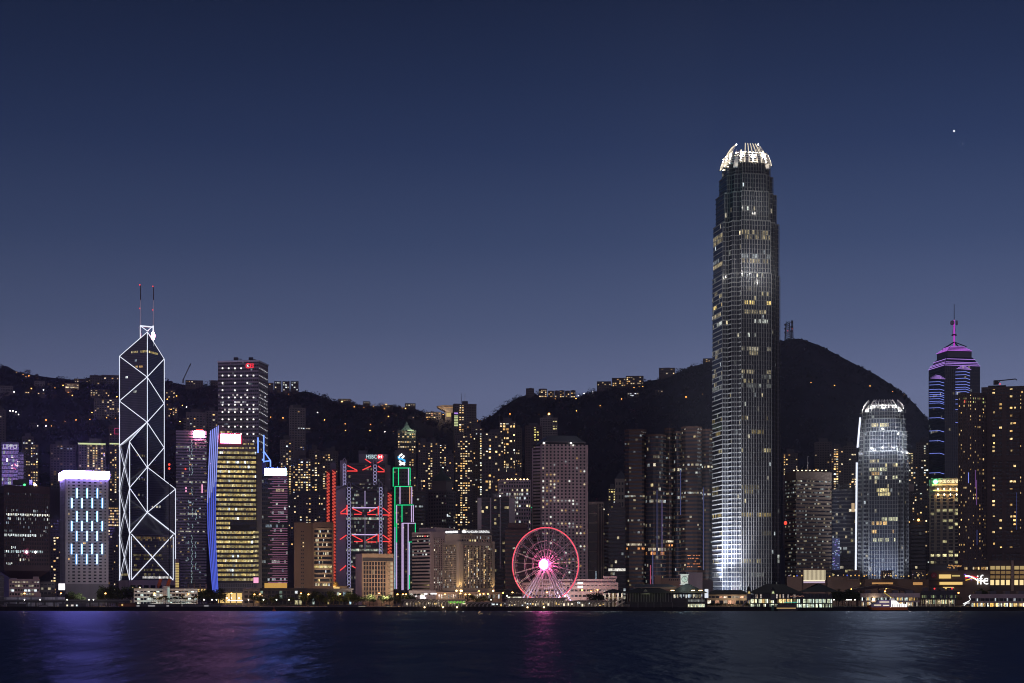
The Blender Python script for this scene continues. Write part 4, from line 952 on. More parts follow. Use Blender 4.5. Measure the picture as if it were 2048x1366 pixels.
def added_wash(px, Y, z, tx, tY, tz, e, c=(1, .76, .56), an=80): lamp_light('added_wash_light', (wx(px, Y), Y, z), e, c, None, .8, (wx(tx, tY), tY, tz), an, 1)  # unseen spots added in front of the facades to brighten them
for px, e in ((715, 3.0e4), (742, 5.0e4), (772, 5.0e4)): added_wash(px, 1238, 11, px, 1291, 26, e, an=110)
for px, e in ((606, 2.2e4), (646, 1.0e5)): added_wash(px, 1300, 12, px, 1380, 32, e, an=100)
for px, e in ((842, 5e4), (876, 2e4), (905, 1.2e4), (955, 1.4e4)): added_wash(px, 1320, 12, px, 1385, 30, e, (1, .74, .6), 100)
for px, e in ((174, 6e4), (310, 4e4), (1130, 7e4), (1215, 2.5e4), (1620, 9e4)): added_wash(px, 1255 if px != 310 else 1290, 12, px, 1400 if px < 1600 else 1560, 40, e, (.9, .8, .85) if px < 1000 else (1, .75, .7), 90)

# ------------------------------------------------------------------ stepped tower edged in green light
def green_steps():
    Y = 1700; root = thing('stepped_tower', 'slim stepped tower edged in green and white light tubes under a twisted logo', 'bank building', P(806, 1185, Y).xy.to_3d() + Vector((0, 0, 4)))
    tiers = [(786, 820.5, 936), (789.5, 824, 973), (793, 827, 1010), (803.5, 831, 1046.5)]
    for k, (a, b, yt) in enumerate(tiers):
        p = rect(a, b, Y - 5 * k, 20); ybot = tiers[k + 1][2] if k < 3 else 1180
        facade(root, p, GZ, wz(yt, Y - 5 * k), 'dusk_wall', fh=3.9, mod=3.2, gr=.42, pier=.3, lit=lambda kk, j, e, n, nw, k=k: glowcol(GOLD, .3, .6) if rnd.random() < (.07 if k < 2 else .16 if 19 < kk < 26 else .05) else None, zvis=wz(1180, Y), close=True)
        def tube(x0, y0, x1, y1, m): MB().tube(on(p, 0, x0, y0, .7), on(p, 0, x1, y1, .7), .42, 0, 6).build('light_tube', m, root)
        top = ['neon_green', 'neon_green', 'neon_green', 'neon_lilac'][k]; tube(a, yt, b, yt, top)
        for x, m in {0: [(a + .4, 'neon_green'), (797, 'neon_green'), (817, 'neon_lilac'), (b - .3, 'neon_green')], 1: [(a + .3, 'neon_green'), (800, 'neon_lilac'), (819.5, 'tube_peach'), (b - .4, 'neon_lilac')],
                     2: [(a + .3, 'neon_lilac'), (804, 'neon_green'), (823, 'neon_lilac'), (b - .3, 'neon_lilac')], 3: [(a + .5, 'neon_lilac'), (806.2, 'neon_lilac'), (816.3, 'neon_lilac'), (b - .3, 'neon_green')]}[k]:
            y1 = ybot
            if k == 3 and x > 828: y1 = 1076
            if k == 2 and x > 826: y1 = 1080
            tube(x, yt, x, y1, m)
            if k == 2 and x < 794: tube(x, 1046, x, 1085, 'neon_green'); tube(x, 1085, x, 1178, 'neon_lilac')
            if k == 1 and x < 790: tube(x, 1010, x, 1054, 'neon_green'); tube(x, 1054, x, 1178, 'tube_ice')
    p = rect(803.5, 831, Y - 15, 20); MB().tube(on(p, 0, 819, 1084, 1), on(p, 0, 819, 1150, 1), .42, 0, 6).build('light_tube', 'tube_ice', root); MB().tube(on(p, 0, 818.6, 1150, 1), on(p, 0, 818.6, 1178, 1), .42, 0, 6).build('light_tube', 'neon_green', root); MB().tube(on(p, 0, 816, 1084, 1), on(p, 0, 824, 1084, 1), .4, 0, 6).build('light_tube', 'neon_green', root)
    q = rect(790, 819, Y + 5, 14); MB().prism(q, wz(937, Y), wz(899, Y)).build('sign_block', 'charcoal', root)
    # interlaced ribbon mark
    def rib(pts, m, out):
        mb = MB(); mb.path([on(q, 0, x, y, out) for x, y in pts], .95, 0, 8); mb.build('logo_ribbon', m, root)
    rib([(804.5, 908), (799.5, 911.5), (797.6, 915), (800, 917.5)], 'text_white', .8); rib([(799.5, 917), (804, 918.5), (809.5, 921), (809.5, 924.5)], 'logo_blue', 1.2); rib([(808, 911), (806.5, 914), (803.5, 916)], 'text_white', .8)
    rib([(809.8, 924), (806, 927), (799, 929.5)], 'text_white', .8); rib([(798.5, 921.5), (801, 924.5), (806, 927), (809.5, 930)], 'text_white', 1.2); rib([(796.8, 913), (797.3, 916.5), (799.6, 918.5)], 'logo_blue', .9)
green_steps()

# ------------------------------------------------------------------ hotel lit by warm floodlights, and its pale neighbour
def warm_hotel():
    Y = 1380; p = corner(886, 919.5, 989, Y, 16); root = thing('hotel', 'tan hotel with white roof lettering and warm floodlights up its corners', 'hotel', base_of(p))
    z1 = wz(1084, Y); wallm = 'tan_grey'
    MB().prism(offset(p, -.02), GZ, z1).build('wall', wallm, root)
    def lit(k, j, e, n, nw):
        if j in (3, 9, 14) and e == 1 and 1 < k < 18 and rnd.random() < .75: return glowcol(WARM, 1.0, .4)
        return glowcol(WARM + OFFW, .45, .7) if rnd.random() < .16 else None
    grid(root, p, 1, 926.5, 983, 1090, 1176, 20, 20, .14, .26, wallm, lit)
    grid(root, p, 0, 887.5, 913.5, 1090, 1176, 10, 20, .16, .3, wallm, lambda k, j, e, n, nw: glowcol(COOL + WARM, .35, .6) if rnd.random() < .2 else None)
    for i, x0, x1 in ((0, 914, 919.3), (1, 919.7, 925.8), (1, 984, 989)): panel(root, p, i, x0, x1, 1083, 1181, 'corner_pier', wallm, .5, 1.2)
    up = corner(890, 919.5, 984, Y + 1.5, 14); MB().prism(up, z1 - .5, wz(1067.5, Y)).build('attic', wallm, root)
    grid(root, up, 1, 922, 982, 1070.5, 1077, 18, 1, .5, .3, wallm, lambda *a: glowcol(COOL, .4) if rnd.random() < .3 else None, .5); grid(root, up, 1, 922, 982, 1077.5, 1083, 12, 1, .4, .3, wallm, lambda k, j, e, n, nw: glowcol(GOLD, .9) if j in (3, 4, 5) else None, .5)
    sg = rect(921, 984, Y + 3, 1.2); MB().prism(sg, wz(1067.4, Y), wz(1058.5, Y)).build('sign_board', 'charcoal', root); letters_on(root, sg, 0, 'MANDARIN ORIENTAL', 933.2, 979.5, 1061.2, 1065.8, 'text_white')
    o, rt, nr, ln = frame(sg, 0); c = on(sg, 0, 928, 1065.8, .4)
    mb = MB(); pts = [(-1.75, .9)] + [(1.9 * math.cos(t) * 1.0, .5 + 2.0 * math.sin(t)) for t in [math.pi * (1 - k / 12) for k in range(13)]] + [(1.0, .0), (-1.0, .0)]; mb.outline(pts[::-1], c, rt, Vector((0, 0, 1)), .3); mb.build('sign_fan', 'text_white', root)
    sl = corner(890.5, 920.6, 921.2, Y + 1, 14); MB().prism(offset(sl, -.05), wz(1067.4, Y), wz(1059, Y)).build('sign_board', 'charcoal', root); letters_on(root, sl, 0, '文華東方酒店', 895.5, 916, 1062, 1066.6, 'text_white', .4); MB().ball(on(sl, 0, 893, 1064.2, .5), 1.0, 0, 10, 6).build('sign_fan', 'text_white', root)
    for px, i in ((913, 0), (921.5, 1), (923.5, 1), (986.5, 1)):
        q = on(p, i, px, 1180, 3.0); q.z = wz(1181.5, Y); MB().ball(q, .8, 0, 8, 6).build('floodlight', 'lamp_warm', root)
        t = on(p, i, px, 1140, .6); lamp_light('facade_light', q + Vector((0, 0, .8)), 9000, (1, .66, .26), root, .3, t, 75, .9)
    pod = rect(872, 1004, Y - 14, 12); MB().prism(pod, GZ, wz(1184, Y - 14)).build('podium', 'tan_concrete', root)
    grid(root, pod, 0, 876, 1000, 1188, 1198, 26, 1, .4, .2, 'tan_concrete', lambda *a: glowcol(OFFW, .2, .8) if rnd.random() < .5 else None)
warm_hotel()
def pale_office():
    Y = 1420; p = corner(824, 860, 893, Y, 18); root = thing('office_block', 'pale banded office block with a windowless penthouse, next to the floodlit hotel', 'office block', base_of(p))
    facade(root, p, wz(1182, Y), wz(1066, Y), 'pink_stone', fh=3.05, mod=2.2, gr=.5, lit=lambda k, j, e, n, nw: glowcol(OFFW, .35, .6) if rnd.random() < (.35 if k in (10, 11, 14) else .03) else None, edges=[0], d=.5, wm=None)
    MB().prism(offset(p, -.05), GZ, wz(1182, Y)).build('podium', 'pink_stone', root)
    grid(root, p, 1, 866.5, 888, 1076, 1180, 6, 24, .42, .4, 'pink_stone', lambda *a: glowcol(OFFW, .5, .6) if rnd.random() < .12 else None, .5, out=.3); panel(root, p, 1, 860.2, 866, 1066, 1182, 'pier', 'pink_stone', .4, .9)
    q = corner(838, 872, 908, Y + 8, 14); mb = MB(); mb.prism(q, wz(1067, Y), wz(1054, Y)); o, rt, nr, ln = frame(q, 1)
    mb.build('penthouse', 'pink_stone', root)
    for k in range(5): pt = on(p, 0, 835 + 5 * k, 1072.5, .6); MB().ball(pt, .5, 0, 6, 4).build('lamp', 'lit_warm_white' if k != 3 else 'lamp_red', root)
pale_office()

# ------------------------------------------------------------------ tower of round windows
def round_windows():
    Y = 1480; p = corner(1064, 1083.5, 1176, Y, 42); root = thing('office_tower', 'pale tower pierced by a grid of round windows under a trapezoid roof', 'office tower', base_of(p))
    z1 = wz(888, Y); MB().prism(p, GZ, z1).build('wall', 'pink_stone', root)
    lo = offset(p, -3); MB().prism(lo, z1, wz(884, Y), mtop=None).build('roof_gap', 'black_metal', root)
    MB().prism(offset(p, -1.5), wz(884, Y), wz(882.2, Y)).build('roof_edge', 'mid_grey', root); c = centre(p); top = [c + (Vector(v) - c) * .58 for v in p]
    MB().prism(offset(p, -2.2), wz(882.2, Y), wz(868.5, Y), poly2=top).build('roof', 'slate_roof', root)
    o, rt, nr, ln = frame(p, 1); ang = math.atan2(rt.y, rt.x)
    lit_rows = {13: (0, 1, 3), 14: (0, 1, 2), 16: (0, 3), 17: (0, 1, 2, 3, 4, 5, 6, 7, 8), 18: (1, 8, 9), 20: (5, 6, 8, 9), 24: (0, 1, 2, 4, 5, 6, 7, 8), 25: (7, 8, 9, 10), 27: (0, 1, 5, 9, 10, 11), 9: (1, 3), 12: (3,), 7: (0, 9), 8: (10, 11), 31: (10, 11), 32: (8, 11), 35: (7, 8, 9), 36: (3, 4, 5, 6, 7, 9), 37: (9, 10), 30: (2,), 33: (6, 9), 5: (6,), 11: (0, 2, 3, 4, 7)}
    mats = ['disc_warm', 'disc_white', 'disc_amber', 'disc_dim']; rest = MB(); cnt = 0
    up = Vector((0, 0, 1)); rad = M(2.0, Y)
    for r in range(42):
        y = 890.5 + 6.52 * r
        for j in range(12):
            q = on(p, 1, 1086.5 + 7.48 * j, y, .12); islit = j in lit_rows.get(r, ()) or rnd.random() < .03
            pts = [(rad * math.cos(t), rad * math.sin(t)) for t in [2 * math.pi * k / 14 for k in range(14)]]
            if islit and cnt < 92: MB().outline(pts, q, rt, up, .05).build('round_window', rnd.choice(mats), root); cnt += 1
            else: rest.outline(pts, q, rt, up, .05)
    struct(rest.build('dark_round_windows', 'window_glass', root), 'stuff'); o2, r2, n2, l2 = frame(p, 0)
    for r in range(42):
        y = 891.5 + 6.52 * r; a, b = on(p, 0, 1066.5, y, .1), on(p, 0, 1080.5, y - .5, .1); MB().bar(a, b, .3, 0, 1.3).build('side_window', 'window_glass', root)
    for x in (1088, 1142): MB().ball(on(p, 1, x, 886.4, .3), .9, 0, 8, 6, .6).build('roof_lamp', 'lamp_white', root)
round_windows()
# ------------------------------------------------------------------ round and tall landmarks further right
def crown_spire():
    Y = 2000; p = corner(1857.5, 1889.5, 1960, Y, 44); root = thing('skyscraper', 'blue lit tower with a stepped purple pyramid top and a tall antenna', 'skyscraper', base_of(p)); z1 = wz(731, Y)
    facade(root, p, GZ, z1, 'navy_wall', fh=4.1, mod=2.6, gr=.72, pier=.05, lit=lambda k, j, e, n, nw: glowcol(OFFW, .25, .6) if rnd.random() < (.3 if n - k in (9, 20, 36, 57) else .015) else None, glassm=glass_blue, close=False, zvis=wz(960, Y))
    c = centre(p)
    def sc_(k): return [c + (Vector(v) - c) * k for v in p]
    z = [z1, wz(712, Y), wz(700, Y), wz(688, Y)]
    MB().prism(p, z1, z[1], poly2=sc_(.72)).build('lower_roof', 'navy_wall', root); MB().prism(sc_(.68), z[1], z[2]).build('lantern', 'curtain_dark', root); MB().prism(sc_(.70), z[2], z[3], poly2=sc_(.34)).build('upper_roof', 'navy_wall', root)
    def ring(k, zz, m, r=.5):
        q = sc_(k); 
        for i in (0, 1):
            a, b = q[i], q[i + 1]; n_ = Vector(((b - a).y, -(b - a).x)).normalized() * .8; MB().tube((a.x + n_.x, a.y + n_.y, zz), (b.x + n_.x, b.y + n_.y, zz), r, 0, 6).build('light_line', m, root)
    for k, f in ((1.0, 0), (.95, .2), (.9, .36), (.8, .72)): ring(k, z1 + (z[1] - z1) * f + .6, 'purple_strip', .38)
    for f in (.05, .3, .55, .8): ring(.70 - .36 * f, z[2] + (z[3] - z[2]) * f + .6, 'magenta_strip', .36)
    # chevron stacks of blue lines on both faces
    def stack(i, x0, x1, ys, tip, dy):
        for y, k in [(tip + 2 * q, q) for q in range(1, 5)]:
            xc = (x0 + x1) / 2 + .08 * (x1 - x0); w_ = (x1 - x0) / 2 * (.12 + .22 * k); MB().tube(on(p, i, xc - w_, y, .8), on(p, i, xc + w_, y + dy, .8), .3, 0, 6).build('light_line', 'purple_strip', root)
        for y in ys: m = 'blue_line'; xm = x0 + (x1 - x0) * .7; MB().tube(on(p, i, x0, y, .8), on(p, i, xm, y - dy * .4, .8), .3, 0, 6).build('light_line', m, root); MB().tube(on(p, i, xm, y - dy * .4, .8), on(p, i, x1, y + dy, .8), .3, 0, 6).build('light_line', m, root)
    stack(1, 1911, 1940, (744, 750, 757, 764, 769.5, 775, 779, 784, 788), 729, 2); stack(0, 1859, 1888, (764, 770, 779, 785, 789.5, 793, 798, 803, 806.5, 816, 836, 862, 882, 907, 946), 748, 1.8)
    for y in (799, 808, 819, 845): MB().tube(on(p, 1, 1911, y, .8), on(p, 1, 1916, y, .8), .3, 0, 6).build('light_line', 'blue_line', root)
    # antenna
    b = Vector((c.x, c.y, 0)); Yc = c.y; zz = lambda y: wz(y, Yc)
    mb = MB()
    for a in range(4): t = math.pi / 4 + a * math.pi / 2; mb.bar((c.x + 17 * math.cos(t), c.y + 17 * math.sin(t), z[3] - 1), (c.x, c.y, zz(684)), 1.1)
    an = mb.build('antenna_legs', 'black_metal', root)
    MB().tube((c.x, c.y, zz(692)), (c.x, c.y, zz(640)), .95, 0, 8, .7).build('antenna_shaft', 'magenta_glow', an); MB().tube((c.x, c.y, zz(640)), (c.x, c.y, zz(608)), .5, 0, 8, .35).build('antenna_tip', 'black_metal', an)
    MB().tube((c.x, c.y, zz(671)), (c.x, c.y, zz(668.5)), 3.6, 0, 12, 2.6).build('antenna_ring', 'magenta_dark', an)
    for s in (-1, 1): MB().tube((c.x + s * 2.0, c.y - 1, zz(646)), (c.x + s * 3.6, c.y - 1.8, zz(646)), 3.0, 0, 14, 3.0).build('dish', 'dish_grey', an)
    for s in (-1, 1): MB().tube((c.x + s * 2.6, c.y, zz(669)), (c.x + s * .9, c.y, zz(652)), .2, 0, 5).build('stay', 'magenta_dark', an)
crown_spire()

def rounded_front(px0, px1, Y, depth, bulge, n=8):
    a, b = Vector((wx(px0, Y), Y)), Vector((wx(px1, Y), Y)); u = ((a + b) / 2).normalized(); pts = []
    for k in range(n + 1):
        t = k / n; q = a + (b - a) * t - u * bulge * (1 - (2 * t - 1) ** 2); pts.append(q)
    return pts + [b + u * depth, a + u * depth]
def right_residence():
    Y = 1500; root = thing('hotel', 'broad curved brown hotel tower with scattered amber windows, cut by the picture edge', 'hotel', P(1990, 1185, Y + 20).xy.to_3d() + Vector((0, 0, 4)))
    root['label'] = 'broad curved brown hotel tower with scattered amber windows and a roof crane behind it'
    seed = {}
    def lit(k, j, e, n, nw):
        if n - 1 - k in (1, 2) : return glowcol([(1, .75, .4), (1, .6, .25), (.8, .9, .3)], .5, .5) if rnd.random() < .7 else None
        return glowcol([(1, .6, .2), (1, .68, .3)], .8, .45) if rnd.random() < .16 else None
    p = rounded_front(1916, 1972, Y, 30, 5, 6); facade(root, p, GZ, wz(789, Y), 'brown_dim', fh=3.35, mod=2.2, gr=.5, pier=.42, lit=lit, zvis=wz(1120, Y))
    q = rect(1963, 2075, Y - 3, 36)
    def lit2(k, j, e, n, nw):
        if n - 1 - k == 7 and j > 10: return glowcol([(1, .85, .55)], .6, .4) if rnd.random() < .7 else None
        return glowcol([(1, .6, .2), (1, .7, .3)], 1.0, .4) if j % 3 != 1 and rnd.random() < .22 else None
    facade(root, q, GZ, wz(776, Y), 'brown_dim', fh=3.6, mod=3.1, gr=.5, pier=.3, lit=lit2, zvis=wz(1125, Y))
    for x0, x1 in ((1973, 1983), (2004, 2013), (2042, 2060)): panel(root, q, 0, x0, x1, 790, 1120, 'pier', 'brown_dim', .6, 1.6)
    for y in (914, 1096): panel(root, q, 0, 1963, 2070, y, y + 10, 'belt', 'brown_dim', .9, 1.4); 
    MB().prism(rect(1974, 2080, Y + 8, 20), wz(776, Y), wz(770, Y)).build('attic', 'brown_dim', root)
    MB().prism(rect(1976, 2012, Y + 6, 18), wz(771, Y), wz(769, Y)).build('roof_plant', 'charcoal', root)
    for x, y0, y1, m in ((1953, 960, 1010, 'neon_violet'), (1951, 940, 975, 'neon_magenta'), (1937, 945, 966, 'blue_line'), (1954, 1060, 1090, 'blue_dim'), (2033, 985, 1060, 'blue_dim'), (1929.5, 800, 806, 'neon_red')): panel(root, p if x < 1970 else q, 2 if x < 1945 else (4 if x < 1970 else 0), x - .5, x + .6, y0, y1, 'light_strip', 'violet_dim' if m.startswith('neon_v') or m.startswith('neon_m') else m, .5, .3)
    cr = thing('roof_crane', 'black roof crane with a long jib over the broad curved hotel tower', 'crane', (*P(1992, 769, Y + 12).xy, wz(769, Y + 12)))
    mb = MB(); a = P(1992, 765, Y + 12); mb.box((a.x, a.y, a.z), (4, 3, 4)); mb.build('cabin', 'black_metal', cr); mb = MB(); mb.bar(P(1992, 762, Y + 12), P(2031, 758, Y + 12), .9); mb.bar(P(1996, 768, Y + 12), P(2000, 761, Y + 12), .6); mb.build('jib', 'black_metal', cr); mb = MB(); mb.bar(P(2031, 758, Y + 12), P(2034, 760.5, Y + 12), .7); mb.build('jib_head', 'black_metal', cr)
    MB().ball(P(2000, 768, Y + 8), .6, 0, 6, 4).build('warning_light', 'lamp_red', cr)
right_residence()

def gold_letters():
    Y = 1700; p = rect(1858, 1924, Y, 26); root = thing('bank_tower', 'pale ribbed office tower topped by glowing gold letters and a green round emblem', 'bank building', base_of(p))
    z1 = wz(958, Y)
    MB().prism(offset(p, -.05), GZ, z1).build('wall', 'grey_concrete', root)
    lt = {4: .6, 5: .4, 8: .3, 13: .25, 17: .95}
    grid(root, p, 0, 1860, 1920, 990, 1128, 5, 20, .26, .3, 'tan_grey', lambda k, j, e, n, nw: glowcol([(1, .9, .45)], .9 if k == 17 else .4, .3) if rnd.random() < lt.get(k, .04) else None, .8)
    for x in (1868, 1880.5, 1893, 1905.5, 1917): panel(root, p, 0, x, x + 2, 975, 1128, 'rib', 'tan_grey', .9, 1.2)
    # lit cornice steps with lamps
    for y, x0 in ((972, 1863), (983, 1866)):
        panel(root, p, 0, x0, 1923, y - 1.2, y + 1.2, 'cornice', 'tan_grey', 1.0, 2.4)
        mb = MB(); a, b = on(p, 0, x0 + .5, y - 2.1, 1.4), on(p, 0, 1922, y - 2.1, 1.4); mb.bar(a, b, .9, 0, .9); mb.build('cornice_light', 'cornice_gold', root)
        for k in range(4):
            q = on(p, 0, 1876 + 12.4 * k, y + 6, 1.6); MB().ball(q, .75, 0, 8, 6, 1.5).build('lamp', 'lamp_gold', root); lamp_light('lamp_glow', q + Vector((0, -1, -1)), 900, (1, .6, .2), root)
    lamp_light('cornice_glow', on(p, 0, 1880, 967, 6), 1300, (1, .62, .22), root); lamp_light('cornice_glow', on(p, 0, 1906, 967, 6), 1300, (1, .62, .22), root)
    panel(root, p, 0, 1862.5, 1924, 957, 969, 'sign_board', 'tan_grey', .7, 1.0); letters_on(root, p, 0, '中国农业银行', 1877, 1927, 959.5, 966.5, 'letters_gold', 1.3)
    c = on(p, 0, 1871, 963.5, 1.6); o, rt, nr, ln = frame(p, 0); up = Vector((0, 0, 1)); circ = lambda r: [(r * math.cos(t), r * math.sin(t)) for t in [2 * math.pi * k / 20 for k in range(20)]]
    e = MB(); e.outline(circ(2.9), c, rt, up, .4); e = e.build('emblem', 'emblem_green', root); MB().outline(circ(2.2), c + nr * .5, rt, up, .3).build('emblem_face', 'emblem_white', e)
    lamp_light('emblem_glow', c + nr * 4, 2500, (.1, 1, .35), root); mb = MB(); mb.prism(rect(1861, 1864, Y - 1, 2), wz(975, Y), wz(960, Y)); mb.build('end_post', 'tan_grey', root)
gold_letters()

# ------------------------------------------------------------------ banded brown towers by the harbour
def banded(name, label, parts, Y, wallmat, fh, lit, cat='office tower', extras=None, gr=.5, mod=2.0):
    root = thing(name, label, cat, P((parts[0][0] + parts[-1][1]) / 2, 1185, Y + 15).xy.to_3d() + Vector((0, 0, 4)))
    for x0, x1, yt, dy, kind in parts:
        p = rounded_front(x0, x1, Y + dy, 28, 8, 8) if kind == 'round' else offset(rect(x0, x1, Y + dy, 28), 0)
        if kind == 'chamfer':
            A, B, C_, D = p; e = (B - A).normalized(); f = (C_ - B).normalized(); k = 4.5; p = [A + e * k, B - e * k, B + f * k, C_, D, A + f * k]
        facade(root, p, GZ, wz(yt, Y + dy), wallmat if kind != 'glass' else 'navy_wall', fh=fh, mod=mod, gr=gr if kind != 'round' else .72, lit=lit, zvis=wz(1180, Y), glassm=None)
    if extras: extras(root)
    return root
def ex_lit(k, j, e, n, nw):
    r = n - 1 - k
    if r in (16, 22, 41): return glowcol(OFFW, .24, .5) if rnd.random() < .5 else None
    if r in (28,) and j < 8: return glowcol([(1, .85, .6)], .5) if rnd.random() < .7 else None
    if r == 29: return glowcol([(1, .4, .12)], .5) if rnd.random() < .4 else None
    return glowcol(OFFW + [(1, .8, .4)], .12, .8) if rnd.random() < .1 else None
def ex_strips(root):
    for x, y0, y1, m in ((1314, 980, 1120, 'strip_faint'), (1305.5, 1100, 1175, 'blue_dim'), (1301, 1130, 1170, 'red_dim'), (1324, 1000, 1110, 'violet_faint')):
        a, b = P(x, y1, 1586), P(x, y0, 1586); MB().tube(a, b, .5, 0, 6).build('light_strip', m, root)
banded('banded_tower', 'dark brown banded twin tower with a rounded glass bay, left of its near twin', [(1249, 1293, 861, 0, 'chamfer'), (1291, 1332, 872, -2, 'round'), (1329, 1349, 858, 8, 'chamfer')], 1600, 'brown_granite', 4.0, ex_lit, extras=ex_strips)
def ex2(root):
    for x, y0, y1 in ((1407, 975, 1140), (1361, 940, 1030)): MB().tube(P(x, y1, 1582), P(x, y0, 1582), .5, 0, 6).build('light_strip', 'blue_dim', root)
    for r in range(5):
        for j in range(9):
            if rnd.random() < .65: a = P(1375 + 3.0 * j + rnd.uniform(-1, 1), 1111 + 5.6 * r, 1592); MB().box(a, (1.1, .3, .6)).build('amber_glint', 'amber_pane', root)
def ex2_lit(k, j, e, n, nw):
    r = n - 1 - k
    if r in (9, 16): return glowcol(OFFW, .4, .5) if rnd.random() < .55 else None
    return glowcol(OFFW + [(1, .8, .4)], .12, .8) if rnd.random() < .08 else None
banded('banded_tower', 'dark brown banded twin tower standing against the tallest tower', [(1345, 1364, 866, 6, 'round'), (1362, 1404, 855, 0, 'chamfer'), (1402, 1428, 860, 2, 'chamfer')], 1600, 'brown_granite', 4.0, ex2_lit, extras=ex2)
def hb(root):
    p = rect(1568, 1580, 1556, 3); 
    MB().ball(P(1571, 1046, 1554), 1.6, 0, 8, 6, 1.2).build('red_sign', 'red_glow', root)
    for k in range(9): MB().ball(P(1588 + 8 * k, 941, 1575), .5, 0, 6, 4).build('roof_lamp', 'lamp_warm', root)
    m = P(1615.5, 942, 1580); mast(root, m, wz(913, 1580) - m.z, .4, 'aluminium')
def hb_lit(k, j, e, n, nw):
    r = n - 1 - k
    if r == 0: return None
    return glowcol(OFFW + [(.8, .95, .9)], .15, .7) if rnd.random() < (.5 if r in (1, 2, 4, 5) else .25) else None
def brown_block():
    Y = 1560; p = corner(1570, 1592, 1663, Y, 20); root = thing('office_block', 'tan and brown banded office block between the tallest tower and its smaller sister', 'office block', base_of(p))
    facade(root, p, GZ, wz(945, Y), 'tan_brown', fh=3.62, mod=1.7, gr=.42, lit=hb_lit, zvis=wz(1150, Y)); MB().prism(offset(p, .2), wz(958, Y), wz(943, Y)).build('top_band', 'tan_brown', root); hb(root)
brown_block()

# ------------------------------------------------------------------ the other towers, one row each
G1 = 'apartment towers on the slope below the hills'; G2 = 'office towers behind the waterfront row'
def T(*a, **k): return tower(*a, **k)[0]
def label_sign(root, poly, i, s, x0, x1, y0, y1, m): return letters_on(root, poly, i, s, x0, x1, y0, y1, m, .6)
# left of the prism tower
p = rect(-18, 12, 2000, 24); T('apartment_tower', 'unlit grey apartment tower beyond the violet glass tower at the frame edge', 'apartment tower', p, 821, 'resi_wall', G1, zvis_py=970, fh=3.2, mod=4, gr=.5, pier=.45, lit=resi(.06, .6))
p = rect(3, 38, 1650, 22); r_ = T('glass_tower', 'violet glass tower with a lettered top, just behind the star block', 'office tower', p, 886, 'violet_wall', G2, fh=3.9, mod=1.6, gr=.8, pier=.06, lit=lambda k, j, e, n, nw: (.13 * (1 + .5 * rnd.random()), .105, .28 * (1 + .4 * rnd.random())) if rnd.random() < .9 else glowcol(COOL, .5), roof=0, zvis_py=972)  # violet reflection in the glass is painted as pane glow, not lit rooms
letters_on(r_, p, 0, 'LIPPO', 6.5, 34, 889, 897.5, 'text_lilac', .6)
q = rect(36, 47, 1652, 18); facade(r_, q, GZ, wz(907, 1652), 'violet_wall', fh=3.9, mod=1.6, gr=.75, lit=lambda *a: (.1, .07, .2), zvis=wz(972, 1652))  # side wing panes carry the same painted violet reflection
for k in range(16): a = on(p, 0, 24 + rnd.random() * 13, 924 + rnd.gauss(5, 6), .5); MB().box(a, (rnd.uniform(.6, 2.4), .3, 1.0)).build('pink_reflection', rnd.choice(['pink_pane', 'pink_pane_white']), r_)  # pink reflection on the glass, painted as small glowing boxes
p = rect(44, 68, 1980, 20); r_ = T('apartment_tower', 'apartment tower with a bright top storey between star block and pale hotel', 'apartment tower', p, 874, 'resi_wall', G1, fh=3.3, mod=3.6, gr=.5, pier=.35, lit=lambda k, j, e, n, nw: glowcol(WARM if n - 1 - k > 3 else OFFW, 1.0) if rnd.random() < (.6 if n - 1 - k in (1, 2, 9, 10, 14) else .1) else None, zvis_py=972)
p = rect(42, 52, 1976, 10); facade(r_, p, GZ, wz(903, 1976), 'resi_pale', lit=nolight, zvis=wz(970, 1976)); p = rect(60, 77, 1974, 12); facade(r_, p, GZ, wz(890, 1974), 'resi_wall', fh=3.3, mod=3.6, pier=.4, lit=resi(.3, .9), zvis=wz(972, 1974))
p = rect(100, 152, 2060, 22); T('apartment_block', 'dim bluish apartment block above the gap beside the pale hotel', 'apartment block', p, 890, 'resi_wall', G1, fh=3.3, mod=4.2, gr=.5, pier=.4, lit=lambda k, j, e, n, nw: glowcol(COOL if n - 1 - k == 1 else WARM, .45, .5) if rnd.random() < (.6 if n - 1 - k == 1 else .12) else None, zvis_py=975)
p = rect(157, 212, 2000, 24); r_ = T('apartment_tower', 'apartment tower with a green lit roof edge behind the glowing hotel crown', 'apartment tower', p, 889, 'resi_pale', G1, fh=3.2, mod=3.4, gr=.55, pier=.4, lit=lambda k, j, e, n, nw: glowcol(WARM, .95, .4) if rnd.random() < (.85 if j in (3, 5, 6, 8) else .16) else None, zvis_py=945)
MB().prism(rect(178, 203, 2006, 14), wz(888, 2000), wz(876, 2000)).build('roof_plant', 'mid_grey', r_); panel(r_, p, 0, 156, 211, 885.5, 888.5, 'roof_light', 'roof_green', .8, .8)
p = rect(219, 243, 2010, 22); r_ = T('apartment_tower', 'narrow apartment tower with stacked lit rooms close behind the prism tower', 'apartment tower', p, 889, 'resi_wall', G1, fh=3.1, mod=3, gr=.55, pier=.4, lit=lambda k, j, e, n, nw: glowcol(WARM, .9, .4) if rnd.random() < (.8 if j == 2 else .2) else None, zvis_py=1020); panel(r_, p, 0, 219, 243, 886, 888.5, 'roof_light', 'roof_green', .8, .8)
p = rect(218, 241, 2080, 18); r_ = T('apartment_tower', 'apartment tower with a red lit frame at its top, left of the prism tower', 'apartment tower', p, 852, 'resi_wall', G1, fh=3.3, mod=4, pier=.4, lit=resi(.25, .9), zvis_py=890)
